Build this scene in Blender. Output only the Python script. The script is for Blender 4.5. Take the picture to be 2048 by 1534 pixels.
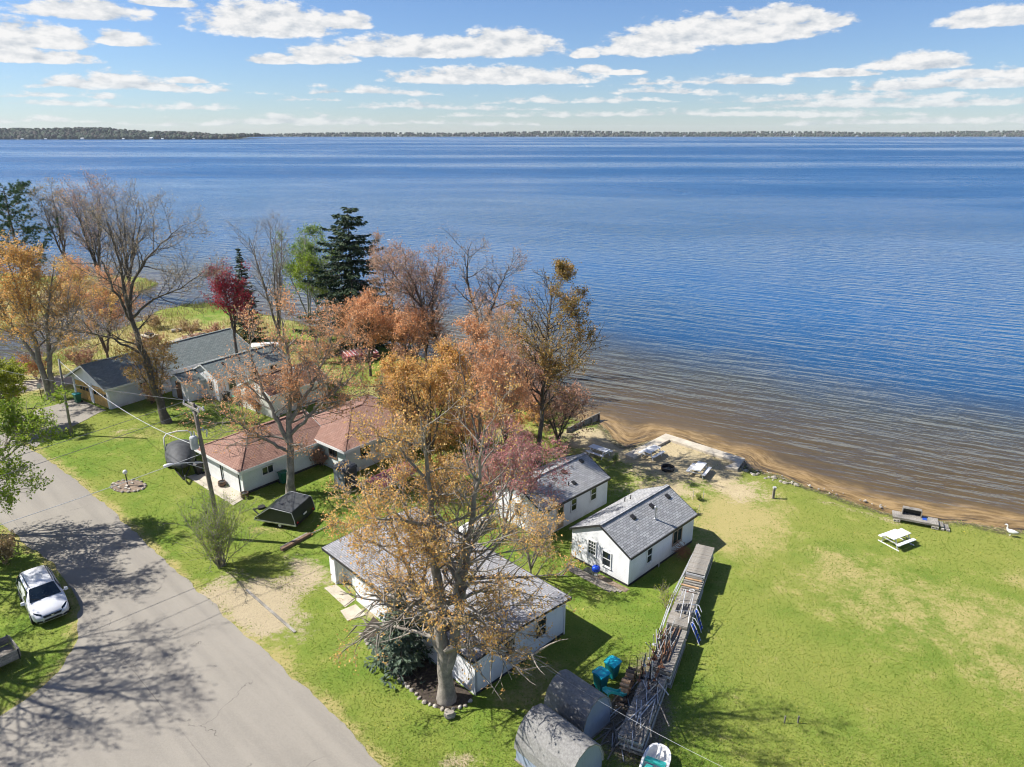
import bpy, math, random
import numpy as np
R = math.radians
for o in list(bpy.data.objects): bpy.data.objects.remove(o)
scene = bpy.context.scene
C = scene.collection

# ---------------------------------------------------------------- camera
cam_d = bpy.data.cameras.new('camera'); cam = bpy.data.objects.new('camera', cam_d); C.objects.link(cam)
cam.location = (0, 0, 27.0); cam.rotation_euler = (R(90 - 19.48), 0, 0)
cam_d.sensor_width = 36.0; cam_d.lens = 36.0 * 1422 / 2048; cam_d.clip_start = 0.5; cam_d.clip_end = 40000
scene.camera = cam

# ---------------------------------------------------------------- light and exposure
SUN_EL, SUN_AZ = 46.0, 173.0            # azimuth of the sun in the ground plane, counter-clockwise from +X
SUN_STRENGTH, SKY_STRENGTH, EXPOSURE = 4.5, 0.064, 1.0
sd = bpy.data.lights.new('sun', 'SUN'); sd.energy = SUN_STRENGTH; sd.angle = R(0.53); sd.color = (1.0, 0.955, 0.88)
sun = bpy.data.objects.new('sun', sd); C.objects.link(sun)
sun.location = (-80, 10, 90)
sun.rotation_euler = (R(90 - SUN_EL), 0, R(SUN_AZ + 90))
scene.view_settings.view_transform = 'Standard'; scene.view_settings.look = 'None'
scene.view_settings.exposure = EXPOSURE; scene.view_settings.gamma = 1.0; scene.view_settings.use_curve_mapping = False
scene.render.engine = 'CYCLES'
cy = scene.cycles
cy.use_denoising = True
try: cy.denoiser = 'OPENIMAGEDENOISE'; cy.denoising_prefilter = 'ACCURATE'
except Exception: pass
cy.max_bounces = 4; cy.diffuse_bounces = 2; cy.glossy_bounces = 2; cy.transmission_bounces = 2; cy.volume_bounces = 0; cy.transparent_max_bounces = 6
cy.caustics_reflective = False; cy.caustics_refractive = False; cy.use_adaptive_sampling = True; cy.adaptive_threshold = 0.03
cy.sample_clamp_indirect = 4.0; cy.filter_width = 1.1

HAZE = 0.00004
# ---------------------------------------------------------------- node helper
class NT:
    def __init__(s, tree): s.t = tree; s.L = tree.links
    def n(s, typ, **kw):
        nd = s.t.nodes.new(typ)
        for k, v in kw.items():
            if k.startswith('_'): setattr(nd, k[1:], v)
        for k, v in kw.items():
            if k.startswith('_'): continue
            key = int(k[1:]) if k[0] == 'i' and k[1:].isdigit() else k.replace('__', ' ')
            sock = nd.inputs[key]
            if isinstance(v, bpy.types.NodeSocket): s.L.new(v, sock)
            elif isinstance(v, bpy.types.Node): s.L.new(v.outputs[0], sock)
            else: sock.default_value = v
        return nd
    def m(s, op, a, b=0.0, c=0.0, clamp=False):
        nd = s.n('ShaderNodeMath', _operation=op, _use_clamp=clamp)
        for i, v in enumerate((a, b, c)):
            if isinstance(v, bpy.types.Node): v = v.outputs[0]
            if isinstance(v, bpy.types.NodeSocket): s.L.new(v, nd.inputs[i])
            else: nd.inputs[i].default_value = v
        return nd.outputs[0]
    def vm(s, op, a, b=(0, 0, 0)):
        nd = s.n('ShaderNodeVectorMath', _operation=op)
        for i, v in enumerate((a, b)):
            if isinstance(v, bpy.types.NodeSocket): s.L.new(v, nd.inputs[i])
            else: nd.inputs[i].default_value = v
        return nd
    def sep(s, v): return s.n('ShaderNodeSeparateXYZ', i0=v).outputs
    def comb(s, x, y, z=0.0):
        nd = s.n('ShaderNodeCombineXYZ')
        for i, v in enumerate((x, y, z)):
            if isinstance(v, bpy.types.NodeSocket): s.L.new(v, nd.inputs[i])
            else: nd.inputs[i].default_value = v
        return nd.outputs[0]
    def noise(s, vec, scale, detail=3.0, rough=0.55, dist=0.0):
        nd = s.n('ShaderNodeTexNoise', Scale=scale, Detail=detail, Roughness=rough, Distortion=dist)
        if vec is not None: s.L.new(vec, nd.inputs['Vector'])
        return nd.outputs[0]
    def step(s, v, lo, hi, a=0.0, b=1.0):
        return s.n('ShaderNodeMapRange', _interpolation_type='SMOOTHSTEP', i0=v, i1=lo, i2=hi, i3=a, i4=b).outputs[0]
    def mix(s, f, a, b, blend='MIX'):
        nd = s.n('ShaderNodeMix', _data_type='RGBA', _blend_type=blend)
        for i, v in ((0, f), (6, a), (7, b)):
            if isinstance(v, bpy.types.NodeSocket): s.L.new(v, nd.inputs[i])
            else: nd.inputs[i].default_value = v if i == 0 or len(v) == 4 else (*v, 1)
        return nd.outputs[2]
    def bump(s, h, strength=0.3, dist=0.05, normal=None):
        nd = s.n('ShaderNodeBump', Strength=strength, Distance=dist, Height=h)
        if normal is not None: s.L.new(normal, nd.inputs['Normal'])
        return nd.outputs[0]

# ---------------------------------------------------------------- world: daylight sky with fair-weather cumulus
world = bpy.data.worlds.new('World'); scene.world = world; world.use_nodes = True
wt = world.node_tree; wt.nodes.clear(); N = NT(wt)
sky = N.n('ShaderNodeTexSky', _sky_type='NISHITA', _sun_disc=False, _sun_elevation=R(SUN_EL), _sun_rotation=R(90 - SUN_AZ),
          _altitude=300.0, _air_density=1.0, _dust_density=0.15, _ozone_density=3.0)
d = N.n('ShaderNodeTexCoord').outputs['Generated']
dx, dy, dz = N.sep(d)
az = N.m('ARCTAN2', dx, dy); el = N.m('ARCSINE', dz)
ae = N.comb(az, el)
def pxdir(px, py):
    P = R(19.48); a = (px - 1024) / 1422; b = (767 - py) / 1422
    X, Y, Z = a, math.cos(P) + b * math.sin(P), -math.sin(P) + b * math.cos(P)
    return math.atan2(X, Y), math.atan2(Z, math.hypot(X, Y))
# cloud banks seen over the lake: centre, half width, half height (degrees are in the pixel survey of the sky)
CL = [(50, 70, 105, 26), (30, 108, 130, 16), (165, 18, 110, 20), (250, 76, 50, 16), (535, 38, 150, 36), (690, 40, 60, 18), (330, 5, 60, 8),
      (545, 117, 48, 12), (640, 108, 70, 20), (870, 92, 270, 24), (1010, 84, 120, 30), (985, 150, 235, 20), (1190, 136, 40, 10), (1250, 144, 50, 6),
      (1300, 85, 110, 28), (1430, 58, 190, 32), (1560, 30, 90, 20), (1650, 42, 60, 14), (1540, 58, 120, 22), (1830, 122, 92, 18), (1665, 146, 92, 8),
      (1945, 146, 50, 8), (2000, 32, 100, 20), (230, 165, 115, 22), (375, 160, 40, 7), (120, 193, 110, 10), (300, 188, 130, 13), (620, 195, 80, 8),
      (760, 186, 120, 12), (1070, 194, 80, 11), (960, 212, 110, 9), (830, 205, 120, 12), (1250, 204, 80, 11), (1400, 168, 180, 11), (1500, 160, 90, 8),
      (1330, 180, 120, 12), (1700, 200, 230, 12), (1900, 172, 160, 18), (1980, 165, 130, 16), (1800, 215, 300, 14), (1560, 225, 240, 10),
      (600, 235, 160, 14), (300, 215, 170, 9), (80, 215, 130, 9), (1150, 228, 250, 10), (1900, 235, 260, 12), (60, 240, 120, 9), (940, 240, 180, 8),
      (1170, 105, 30, 12), (400, 240, 90, 7)]
BASES = [30, 52, 74, 98, 124, 150, 172, 190, 206, 220, 234, 250]
AZ0, AZ1 = -0.66, 0.66; U = [i / 31 for i in range(32)]
prof = {k: [0.0] * 32 for k in range(len(BASES))}
for (px, py, w, h) in [c for c in CL if c[1] > 164]:
    base = py + h * 0.75; k = min(range(len(BASES)), key=lambda j: abs(BASES[j] - base)); a0 = pxdir(px, py)[0]; wa = w * 0.93 / 1422
    for i in range(32):
        q = (AZ0 + (AZ1 - AZ0) * U[i] - a0) / wa
        if abs(q) < 1.25: prof[k][i] = max(prof[k][i], 1.6 * h * 0.93 / 1422 * math.sqrt(max(0.0, 1 - (q / 1.25) ** 2)) - 0.004 * (abs(q) > 1.0))
infront = N.m('MULTIPLY', N.step(N.m('ABSOLUTE', az), 0.62, 0.70, 1.0, 0.0), N.step(el, 0.155, 0.2, 1.0, 0.0))
zz = N.m('MAXIMUM', dz, 0.02)
va = N.comb(N.m('MULTIPLY', az, 34.0), N.m('MULTIPLY', el, 80.0)); vb = N.comb(N.m('DIVIDE', dx, zz), N.m('DIVIDE', dy, zz), 1.3)
vsel = N.n('ShaderNodeMix', _data_type='VECTOR', i0=N.step(infront, 0.45, 0.55), i4=vb, i5=va).outputs[1]
n1 = N.noise(vsel, 1.0, 6.0, 0.62)
n2 = N.noise(N.comb(N.m('MULTIPLY', az, 7.0), N.m('MULTIPLY', el, 22.0), 3.7), 1.0, 2.0, 0.55)
el2 = N.m('ADD', el, N.m('MULTIPLY', N.m('SUBTRACT', n2, 0.5), 0.012))
azu = N.m('DIVIDE', N.m('SUBTRACT', az, AZ0), AZ1 - AZ0, clamp=True)
acc = None
for k, by in enumerate(BASES):
    if max(prof[k]) == 0: continue
    e0 = pxdir(1024, by)[1]
    rp = N.n('ShaderNodeValToRGB', Fac=azu); e_ = rp.color_ramp.elements
    while len(e_) < 32: e_.new(0.5)
    for i in range(32): g_ = prof[k][i] * 12.0; e_[i].position = U[i]; e_[i].color = (g_, g_, g_, 1)
    a_ = N.m('SUBTRACT', el2, e0); th = N.m('DIVIDE', rp.outputs[0], 12.0)
    val = N.m('MINIMUM', N.m('MULTIPLY', a_, 2.4), N.m('SUBTRACT', N.m('SUBTRACT', th, 0.003), a_))
    acc = val if acc is None else N.m('MAXIMUM', acc, val)
acc = N.m('MULTIPLY', acc, N.step(el, 0.0, 0.12, 95.0, 42.0))
acc = N.m('MINIMUM', acc, 1.0)
low = None
for (px, py, w, h) in [c for c in CL if c[1] <= 164]:
    a0, e0 = pxdir(px, py + h * 0.55); k = 0.93 / 1422; ia, ie = 1 / (w * k * 0.98), 1 / (h * k * 1.4)
    ma = N.n('ShaderNodeVectorMath', _operation='MULTIPLY_ADD', i0=ae, i1=(ia, ie, 0), i2=(-a0 * ia, -e0 * ie, 0)).outputs[0]
    mx_ = N.vm('MAXIMUM', ma, N.vm('MULTIPLY', ma, (1, -3.2, 1)).outputs[0]).outputs[0]
    dt = N.vm('DOT_PRODUCT', mx_, mx_).outputs['Value']
    low = dt if low is None else N.m('MINIMUM', low, dt)
acc = N.m('MAXIMUM', acc, N.m('SUBTRACT', 1.0, low))
deckv = N.m('MULTIPLY', N.m('SUBTRACT', n1, 0.56), 3.0)
field = N.n('ShaderNodeMix', _data_type='FLOAT', i0=infront, i2=deckv, i3=acc).outputs[0]
field = N.m('MAXIMUM', field, -1.6)
dens = N.m('ADD', field, N.m('MULTIPLY', N.m('SUBTRACT', n1, 0.47), 2.6))
mask = N.step(dens, -0.02, 0.55)
fade = N.step(el, 0.0, 0.07, 0.62, 1.0)
mask = N.m('MULTIPLY', N.m('MULTIPLY', mask, fade), 0.97)
n1b = N.noise(N.vm('ADD', vsel, (-0.35, 0.55, 0)).outputs[0], 1.0, 4.0, 0.6)
ctex = N.m('ADD', N.m('MULTIPLY', N.m('SUBTRACT', n1, n1b), 2.6), N.m('ADD', 0.62, N.m('MULTIPLY', dens, 0.12)), clamp=True)
CS = 1.0 / (SKY_STRENGTH * 2 ** EXPOSURE)
ccol = N.mix(ctex, (0.56 * CS, 0.61 * CS, 0.67 * CS), (0.95 * CS, 0.94 * CS, 0.93 * CS))
skyc = N.mix(1.0, sky.outputs[0], (0.66, 0.775, 0.99), 'MULTIPLY')
mixc = N.mix(mask, skyc, ccol)
bg = N.n('ShaderNodeBackground', Color=mixc, Strength=SKY_STRENGTH)
wo = N.n('ShaderNodeOutputWorld', Surface=bg.outputs[0])
world.cycles.sampling_method = 'MANUAL'; world.cycles.sample_map_resolution = 512

# ---------------------------------------------------------------- mesh helpers
def tag(o, label=None, cat=None, group=None, kind=None):
    if label: o['label'] = label
    if cat: o['category'] = cat
    if group: o['group'] = group
    if kind: o['kind'] = kind
    return o
def empty(name, loc=(0, 0, 0), rz=0.0, label=None, cat=None, group=None):
    o = bpy.data.objects.new(name, None); o.empty_display_size = 0.3; C.objects.link(o)
    o.location = loc; o.rotation_euler = (0, 0, R(rz))
    return tag(o, label, cat, group)
def np_mesh(name, V, faces, mats, fmat=None, smooth=False):
    """V (n,3); faces: list of int arrays (m,k) ; fmat: list of material indices per array"""
    me = bpy.data.meshes.new(name)
    V = np.asarray(V, dtype=np.float32)
    me.vertices.add(len(V)); me.vertices.foreach_set('co', V.ravel())
    nl = sum(f.size for f in faces); nf = sum(len(f) for f in faces)
    me.loops.add(nl); me.polygons.add(nf)
    li = np.concatenate([np.asarray(f, np.int32).ravel() for f in faces])
    cnt = np.concatenate([np.full(len(f), f.shape[1], np.int32) for f in faces])
    st = np.concatenate([[0], np.cumsum(cnt)[:-1]]).astype(np.int32)
    me.loops.foreach_set('vertex_index', li)
    me.polygons.foreach_set('loop_start', st)
    if fmat is not None:
        mi = np.concatenate([np.full(len(f), k, np.int32) for f, k in zip(faces, fmat)])
        me.polygons.foreach_set('material_index', mi)
    if smooth: me.polygons.foreach_set('use_smooth', np.ones(nf, bool))
    for m_ in mats: me.materials.append(m_)
    me.update(calc_edges=True)
    return me
def link(name, me, parent=None):
    o = bpy.data.objects.new(name, me); C.objects.link(o)
    if parent is not None: o.parent = parent
    return o
def norm(v):
    l = math.sqrt(sum(c * c for c in v)) or 1.0
    return tuple(c / l for c in v)
def cross(a, b): return (a[1] * b[2] - a[2] * b[1], a[2] * b[0] - a[0] * b[2], a[0] * b[1] - a[1] * b[0])
class MB:
    def __init__(s): s.v = []; s.f = []; s.mi = []
    def add(s, vs, fs, mi=0):
        b = len(s.v); s.v += [tuple(v) for v in vs]; s.f += [tuple(i + b for i in f) for f in fs]; s.mi += [mi] * len(fs); return s
    def hexa(s, p, mi=0):   # p: 4 bottom then 4 top
        return s.add(p, [(3, 2, 1, 0), (4, 5, 6, 7), (0, 1, 5, 4), (1, 2, 6, 5), (2, 3, 7, 6), (3, 0, 4, 7)], mi)
    def box(s, a, b, mi=0, tap=0.0):
        (x0, y0, z0), (x1, y1, z1) = a, b; t = tap
        return s.hexa([(x0 + t, y0 + t, z0), (x1 - t, y0 + t, z0), (x1 - t, y1 - t, z0), (x0 + t, y1 - t, z0), (x0, y0, z1), (x1, y0, z1), (x1, y1, z1), (x0, y1, z1)], mi)
    def bar(s, p, q, w, h, up=(0, 0, 1), mi=0):
        d = norm(tuple(q[i] - p[i] for i in range(3)))
        if abs(sum(d[i] * up[i] for i in range(3))) > 0.95: up = (1, 0, 0)
        sd = norm(cross(d, up)); u2 = cross(sd, d)
        def c(o, a, b): return tuple(o[i] + sd[i] * a * w / 2 + u2[i] * b * h / 2 for i in range(3))
        return s.hexa([c(p, -1, -1), c(p, 1, -1), c(q, 1, -1), c(q, -1, -1), c(p, -1, 1), c(p, 1, 1), c(q, 1, 1), c(q, -1, 1)], mi)
    def tube(s, pts, r, n=8, mi=0, caps=True):
        rs = r if isinstance(r, (list, tuple)) else [r] * len(pts)
        b = len(s.v); k = len(pts); pu = None
        for i, p in enumerate(pts):
            a = pts[max(i - 1, 0)]; c = pts[min(i + 1, k - 1)]
            d = norm(tuple(c[j] - a[j] for j in range(3)))
            ref = (0, 0, 1) if abs(d[2]) < 0.9 else (1, 0, 0)
            if pu is not None: ref = pu
            sd = norm(cross(d, ref)); u2 = cross(sd, d); pu = u2
            for j in range(n):
                t = 2 * math.pi * j / n
                s.v.append(tuple(p[q] + rs[i] * (math.cos(t) * sd[q] + math.sin(t) * u2[q]) for q in range(3)))
        for i in range(k - 1):
            for j in range(n):
                s.f.append((b + i * n + j, b + i * n + (j + 1) % n, b + (i + 1) * n + (j + 1) % n, b + (i + 1) * n + j)); s.mi.append(mi)
        if caps:
            s.f.append(tuple(b + j for j in range(n))[::-1]); s.mi.append(mi)
            s.f.append(tuple(b + (k - 1) * n + j for j in range(n))); s.mi.append(mi)
        return s
    def lathe(s, prof, c=(0, 0, 0), n=16, mi=0, axis='z'):
        b = len(s.v); k = len(prof)
        for (r, z) in prof:
            for j in range(n):
                t = 2 * math.pi * j / n
                p = (r * math.cos(t), r * math.sin(t), z)
                if axis == 'x': p = (z, r * math.cos(t), r * math.sin(t))
                if axis == 'y': p = (r * math.cos(t), z, r * math.sin(t))
                s.v.append((c[0] + p[0], c[1] + p[1], c[2] + p[2]))
        for i in range(k - 1):
            for j in range(n):
                s.f.append((b + i * n + j, b + i * n + (j + 1) % n, b + (i + 1) * n + (j + 1) % n, b + (i + 1) * n + j)); s.mi.append(mi)
        s.f.append(tuple(b + j for j in range(n))[::-1]); s.mi.append(mi)
        s.f.append(tuple(b + (k - 1) * n + j for j in range(n))); s.mi.append(mi)
        return s
    def prism(s, poly, z0, z1, mi=0):
        k = len(poly); b = len(s.v)
        s.v += [(x, y, z0) for x, y in poly] + [(x, y, z1) for x, y in poly]
        s.f.append(tuple(b + i for i in range(k))[::-1]); s.mi.append(mi)
        s.f.append(tuple(b + k + i for i in range(k))); s.mi.append(mi)
        for i in range(k):
            j = (i + 1) % k; s.f.append((b + i, b + j, b + k + j, b + k + i)); s.mi.append(mi)
        return s
    def loft(s, rings, mi=0, cap=True, closed=True):
        b = len(s.v); n = len(rings[0]); k = len(rings)
        for r in rings: s.v += [tuple(p) for p in r]
        for i in range(k - 1):
            for j in range(n if closed else n - 1):
                s.f.append((b + i * n + j, b + i * n + (j + 1) % n, b + (i + 1) * n + (j + 1) % n, b + (i + 1) * n + j)); s.mi.append(mi)
        if cap:
            s.f.append(tuple(b + j for j in range(n))[::-1]); s.mi.append(mi)
            s.f.append(tuple(b + (k - 1) * n + j for j in range(n))); s.mi.append(mi)
        return s
    def mesh(s, name, mats, smooth=False):
        me = bpy.data.meshes.new(name); me.from_pydata(s.v, [], s.f)
        if not isinstance(mats, (list, tuple)): mats = [mats]
        for m_ in mats: me.materials.append(m_)
        me.polygons.foreach_set('material_index', s.mi)
        if smooth: me.polygons.foreach_set('use_smooth', [True] * len(s.f))
        me.update(); return me
    def build(s, name, mats, parent=None, smooth=False, bevel=0.0):
        o = link(name, s.mesh(name, mats, smooth), parent)
        if bevel:
            b = o.modifiers.new('bevel', 'BEVEL'); b.width = bevel; b.segments = 2; b.limit_method = 'ANGLE'; b.angle_limit = R(40)
        if smooth == 'auto':
            pass
        return o
def copy_tree(o, parent=None):
    c = o.copy(); C.objects.link(c); c.parent = parent
    for ch in list(o.children): copy_tree(ch, c)
    return c

# ---------------------------------------------------------------- materials
M = {}
def mat(name, col, rough=0.6, var=0.12, vs=2.5, bump=0.0, bs=30.0, metal=0.0, spec=0.4, fine=0.0):
    m_ = bpy.data.materials.new(name); m_.use_nodes = True; t = NT(m_.node_tree); p = m_.node_tree.nodes['Principled BSDF']
    p.inputs['Roughness'].default_value = rough; p.inputs['Metallic'].default_value = metal; p.inputs['Specular IOR Level'].default_value = spec
    co = t.n('ShaderNodeTexCoord').outputs['Object']
    if var:
        nz = t.noise(co, vs, 4.0, 0.6)
        c = t.mix(t.step(nz, 0.25, 0.75), tuple(x * (1 - var) for x in col), tuple(min(x * (1 + var), 1) for x in col))
        if fine:
            nf = t.noise(co, vs * 14, 2.0, 0.7)
            c = t.mix(t.step(nf, 0.35, 0.65, 0.0, fine), c, tuple(x * 0.35 for x in col))
        t.L.new(c, p.inputs['Base Color'])
    else: p.inputs['Base Color'].default_value = (*col, 1)
    if bump:
        t.L.new(t.bump(t.noise(co, bs, 3.0), bump, 0.02), p.inputs['Normal'])
    M[name] = m_; return m_
def siding(name, col, pitch=0.115, vertical=None, gapcol=0.55):
    m_ = bpy.data.materials.new(name); m_.use_nodes = True; t = NT(m_.node_tree); p = m_.node_tree.nodes['Principled BSDF']
    p.inputs['Roughness'].default_value = 0.55
    co = t.n('ShaderNodeTexCoord').outputs['Object']; x, y, z = t.sep(co)
    c = z if vertical is None else (t.m('ADD', x, y) if vertical == 'xy' else (x if vertical == 'x' else y))
    fr = t.m('FRACT', t.m('DIVIDE', c, pitch))
    edge = t.step(fr, 0.0, 0.12, 1.0, 0.0)
    nz = t.noise(co, 1.2, 4.0, 0.6); ns = t.noise(t.comb(t.m('MULTIPLY', x, 5.0), t.m('MULTIPLY', y, 5.0), t.m('MULTIPLY', z, 0.7)), 1.0, 3.0)
    base = t.mix(t.step(nz, 0.3, 0.8), col, tuple(v * 0.88 for v in col))
    base = t.mix(t.step(ns, 0.55, 0.8, 0.0, 0.18), base, (0.42, 0.38, 0.30))
    low = t.m('MULTIPLY', t.step(z, 0.0, 0.5, 0.35, 0.0), t.step(nz, 0.35, 0.6))
    base = t.mix(low, base, (0.30, 0.27, 0.20))
    base = t.mix(t.m('MULTIPLY', edge, gapcol), base, tuple(v * 0.45 for v in col))
    t.L.new(base, p.inputs['Base Color'])
    t.L.new(t.bump(t.m('SUBTRACT', 1.0, fr), 0.5, 0.02), p.inputs['Normal'])
    M[name] = m_; return m_
def shingle(name, c1, c2, c3, along='x'):
    m_ = bpy.data.materials.new(name); m_.use_nodes = True; t = NT(m_.node_tree); p = m_.node_tree.nodes['Principled BSDF']
    p.inputs['Roughness'].default_value = 0.9; p.inputs['Specular IOR Level'].default_value = 0.2
    co = t.n('ShaderNodeTexCoord').outputs['Object']; x, y, z = t.sep(co)
    uv = t.comb(x, t.m('MULTIPLY', y, 1.12)) if along == 'x' else t.comb(y, t.m('MULTIPLY', x, 1.12))
    b = t.n('ShaderNodeTexBrick', _offset=0.5, Vector=uv, Color1=(0, 0, 0, 1), Color2=(1, 1, 1, 1), Mortar=(0.5, 0.5, 0.5, 1), Scale=1.0,
            Mortar__Size=0.014, Mortar__Smooth=0.3, Bias=0.0, Brick__Width=0.34, Row__Height=0.155)
    base = t.mix(b.outputs[0], c1, c2)
    nz = t.noise(co, 0.7, 5.0, 0.65); nf = t.noise(co, 40.0, 2.0, 0.7)
    base = t.mix(t.step(nz, 0.4, 0.75, 0.0, 0.55), base, c3)
    base = t.mix(t.step(nf, 0.3, 0.7, 0.0, 0.35), base, tuple(v * 0.4 for v in c1))
    base = t.mix(t.m('MULTIPLY', b.outputs[1], 0.8), base, tuple(v * 0.22 for v in c1))
    t.L.new(base, p.inputs['Base Color'])
    t.L.new(t.bump(t.m('SUBTRACT', 1.0, b.outputs[1]), 0.6, 0.02, t.bump(nf, 0.25, 0.01)), p.inputs['Normal'])
    M[name] = m_; return m_
def leafmat(name, cols, trans=0.35, rough=0.6):
    m_ = bpy.data.materials.new(name); m_.use_nodes = True; nt = m_.node_tree; nt.nodes.clear(); t = NT(nt)
    rnd = t.n('ShaderNodeNewGeometry').outputs['Random Per Island']
    rp = t.n('ShaderNodeValToRGB', Fac=rnd); e = rp.color_ramp.elements
    k = len(cols)
    while len(e) < k: e.new(0.5)
    for i, c in enumerate(cols): e[i].position = i / max(k - 1, 1); e[i].color = (*c, 1)
    rp.color_ramp.interpolation = 'LINEAR'
    df = t.n('ShaderNodeBsdfPrincipled', Base__Color=rp.outputs[0], Roughness=rough); df.inputs['Specular IOR Level'].default_value = 0.25
    tr = t.n('ShaderNodeBsdfTranslucent', Color=rp.outputs[0])
    mx = t.n('ShaderNodeMixShader', i0=trans, i1=df.outputs[0], i2=tr.outputs[0])
    t.n('ShaderNodeOutputMaterial', Surface=mx.outputs[0])
    M[name] = m_; return m_
siding('white_siding', (0.72, 0.73, 0.75)); siding('mint_siding', (0.66, 0.72, 0.70)); siding('cream_siding', (0.70, 0.68, 0.62), 0.13)
siding('vertical_siding', (0.46, 0.45, 0.40), 0.14, 'xy'); siding('bluegrey_siding', (0.26, 0.31, 0.41), 0.105, 'xy')
shingle('grey_shingle', (0.27, 0.275, 0.285), (0.47, 0.475, 0.485), (0.38, 0.37, 0.35))
shingle('pale_shingle', (0.27, 0.27, 0.285), (0.42, 0.42, 0.435), (0.35, 0.34, 0.335))
shingle('green_grey_shingle', (0.17, 0.205, 0.20), (0.27, 0.305, 0.30), (0.23, 0.245, 0.235))
shingle('red_shingle', (0.27, 0.15, 0.115), (0.37, 0.225, 0.18), (0.31, 0.215, 0.18))
shingle('brown_shingle', (0.17, 0.09, 0.065), (0.25, 0.14, 0.10), (0.22, 0.14, 0.1))
mat('white_paint', (0.68, 0.68, 0.67), 0.5, 0.06); mat('white_plastic', (0.70, 0.70, 0.70), 0.4, 0.05)
mat('dark_trim', (0.03, 0.03, 0.032), 0.5, 0.1); mat('black_metal', (0.02, 0.02, 0.022), 0.4, 0.1); mat('tan_trim', (0.36, 0.27, 0.19), 0.6, 0.1)
mat('steel', (0.45, 0.47, 0.5), 0.35, 0.15, metal=0.8); mat('galvanised', (0.40, 0.41, 0.42), 0.5, 0.2)
mat('old_wood', (0.25, 0.225, 0.19), 0.85, 0.35, 2.0, 0.3, 25, fine=0.5); mat('grey_wood', (0.27, 0.25, 0.22), 0.85, 0.4, 1.2, 0.3, 25, fine=0.5)
mat('pole_wood', (0.21, 0.18, 0.15), 0.85, 0.3, 1.0, 0.3, 20, fine=0.5)
mat('brown_wood', (0.16, 0.10, 0.065), 0.8, 0.3, 2.0, 0.2, 25); mat('gold_wood', (0.44, 0.27, 0.085), 0.55, 0.25, 2.0)
mat('split_log', (0.46, 0.29, 0.16), 0.8, 0.3, 3.0, 0.3, 20); mat('log_bark', (0.16, 0.12, 0.09), 0.9, 0.3, 5.0, 0.5, 20)
mat('concrete', (0.46, 0.41, 0.33), 0.9, 0.18, 1.2, 0.2, 30, fine=0.15); mat('stone', (0.30, 0.27, 0.23), 0.9, 0.3, 4.0, 0.4, 15)
mat('pale_stone', (0.46, 0.42, 0.36), 0.9, 0.25, 4.0, 0.4, 15); mat('brick', (0.23, 0.10, 0.06), 0.9, 0.3, 9.0, 0.4, 15)
mat('teal_plastic', (0.005, 0.20, 0.22), 0.4, 0.1); mat('teal_lid', (0.01, 0.36, 0.48), 0.32, 0.1); mat('green_plastic', (0.02, 0.13, 0.07), 0.4, 0.1)
mat('black_plastic', (0.015, 0.016, 0.018), 0.45, 0.1); mat('turquoise', (0.05, 0.42, 0.38), 0.35, 0.08); mat('blue_enamel', (0.01, 0.05, 0.42), 0.2, 0.05)
mat('blue_paint', (0.015, 0.07, 0.38), 0.4, 0.1); mat('tarp', (0.055, 0.058, 0.062), 0.7, 0.25, 3.0, 0.15, 14); mat('black_panel', (0.014, 0.02, 0.02), 0.3, 0.15)
mat('rubber', (0.02, 0.02, 0.02), 0.8, 0.1); mat('red_paint', (0.50, 0.02, 0.03), 0.4, 0.05); mat('pink_canvas', (0.42, 0.13, 0.15), 0.7, 0.18, 2.0, 0.2, 8)
mat('resin_grey', (0.22, 0.24, 0.26), 0.6, 0.1); mat('resin_dark', (0.05, 0.055, 0.06), 0.6, 0.15)
mat('rust', (0.24, 0.11, 0.06), 0.8, 0.3, 6.0); mat('mulch', (0.05, 0.038, 0.03), 0.95, 0.5, 6.0, 0.8, 18); mat('dirt_litter', (0.20, 0.15, 0.11), 0.95, 0.4, 3.0, 0.8, 18)
mat('wire', (0.10, 0.10, 0.11), 0.5, 0.0); mat('lamp_globe', (0.72, 0.72, 0.70), 0.25, 0.03); mat('insulator', (0.5, 0.5, 0.52), 0.3, 0.1)
mat('bird_white', (0.70, 0.70, 0.68), 0.6, 0.05)
def glass(name, col=(0.02, 0.028, 0.034), rough=0.06):
    m_ = mat(name, col, rough, 0.3, 1.5, spec=0.7); return m_
glass('window_glass'); glass('green_glass', (0.05, 0.055, 0.03), 0.1); glass('car_glass', (0.012, 0.02, 0.03), 0.03)
m_ = mat('van_paint', (0.62, 0.63, 0.66), 0.28, 0.02, spec=0.6)
m_.node_tree.nodes['Principled BSDF'].inputs['Coat Weight'].default_value = 0.6

# ================================================================ SETTING
rng = np.random.default_rng(7); random.seed(7)
SHORE = [(37.2, 45.1), (34.4, 45.8), (32.4, 46.2), (29.3, 47.4), (27.6, 48.5), (26.2, 49.7), (24.7, 50.9), (23.7, 52.4), (22.2, 54.0), (20.6, 55.2), (20.3, 57.2),
         (14.6, 62.5), (10.6, 59.5), (9.6, 62.4), (8.4, 64.9), (7.3, 66.2), (4.0, 69.6), (-1.3, 75.0), (-4.3, 78.4), (-7.6, 82.5), (-13.4, 89.4), (-22.8, 96.6),
         (-33.0, 105.0), (-42.4, 112.3), (-51.1, 117.8), (-55.1, 116.5), (-56.9, 112.3), (-56.9, 104.1), (-59.4, 92.9), (-60.4, 84.1), (-63.6, 79.1)]
LAND_A = [(900, -160), (120, 24), (60, 39.5)] + SHORE + [(-76, 66), (-112, 42), (-420, -140), (-900, -700), (900, -700)]
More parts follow.
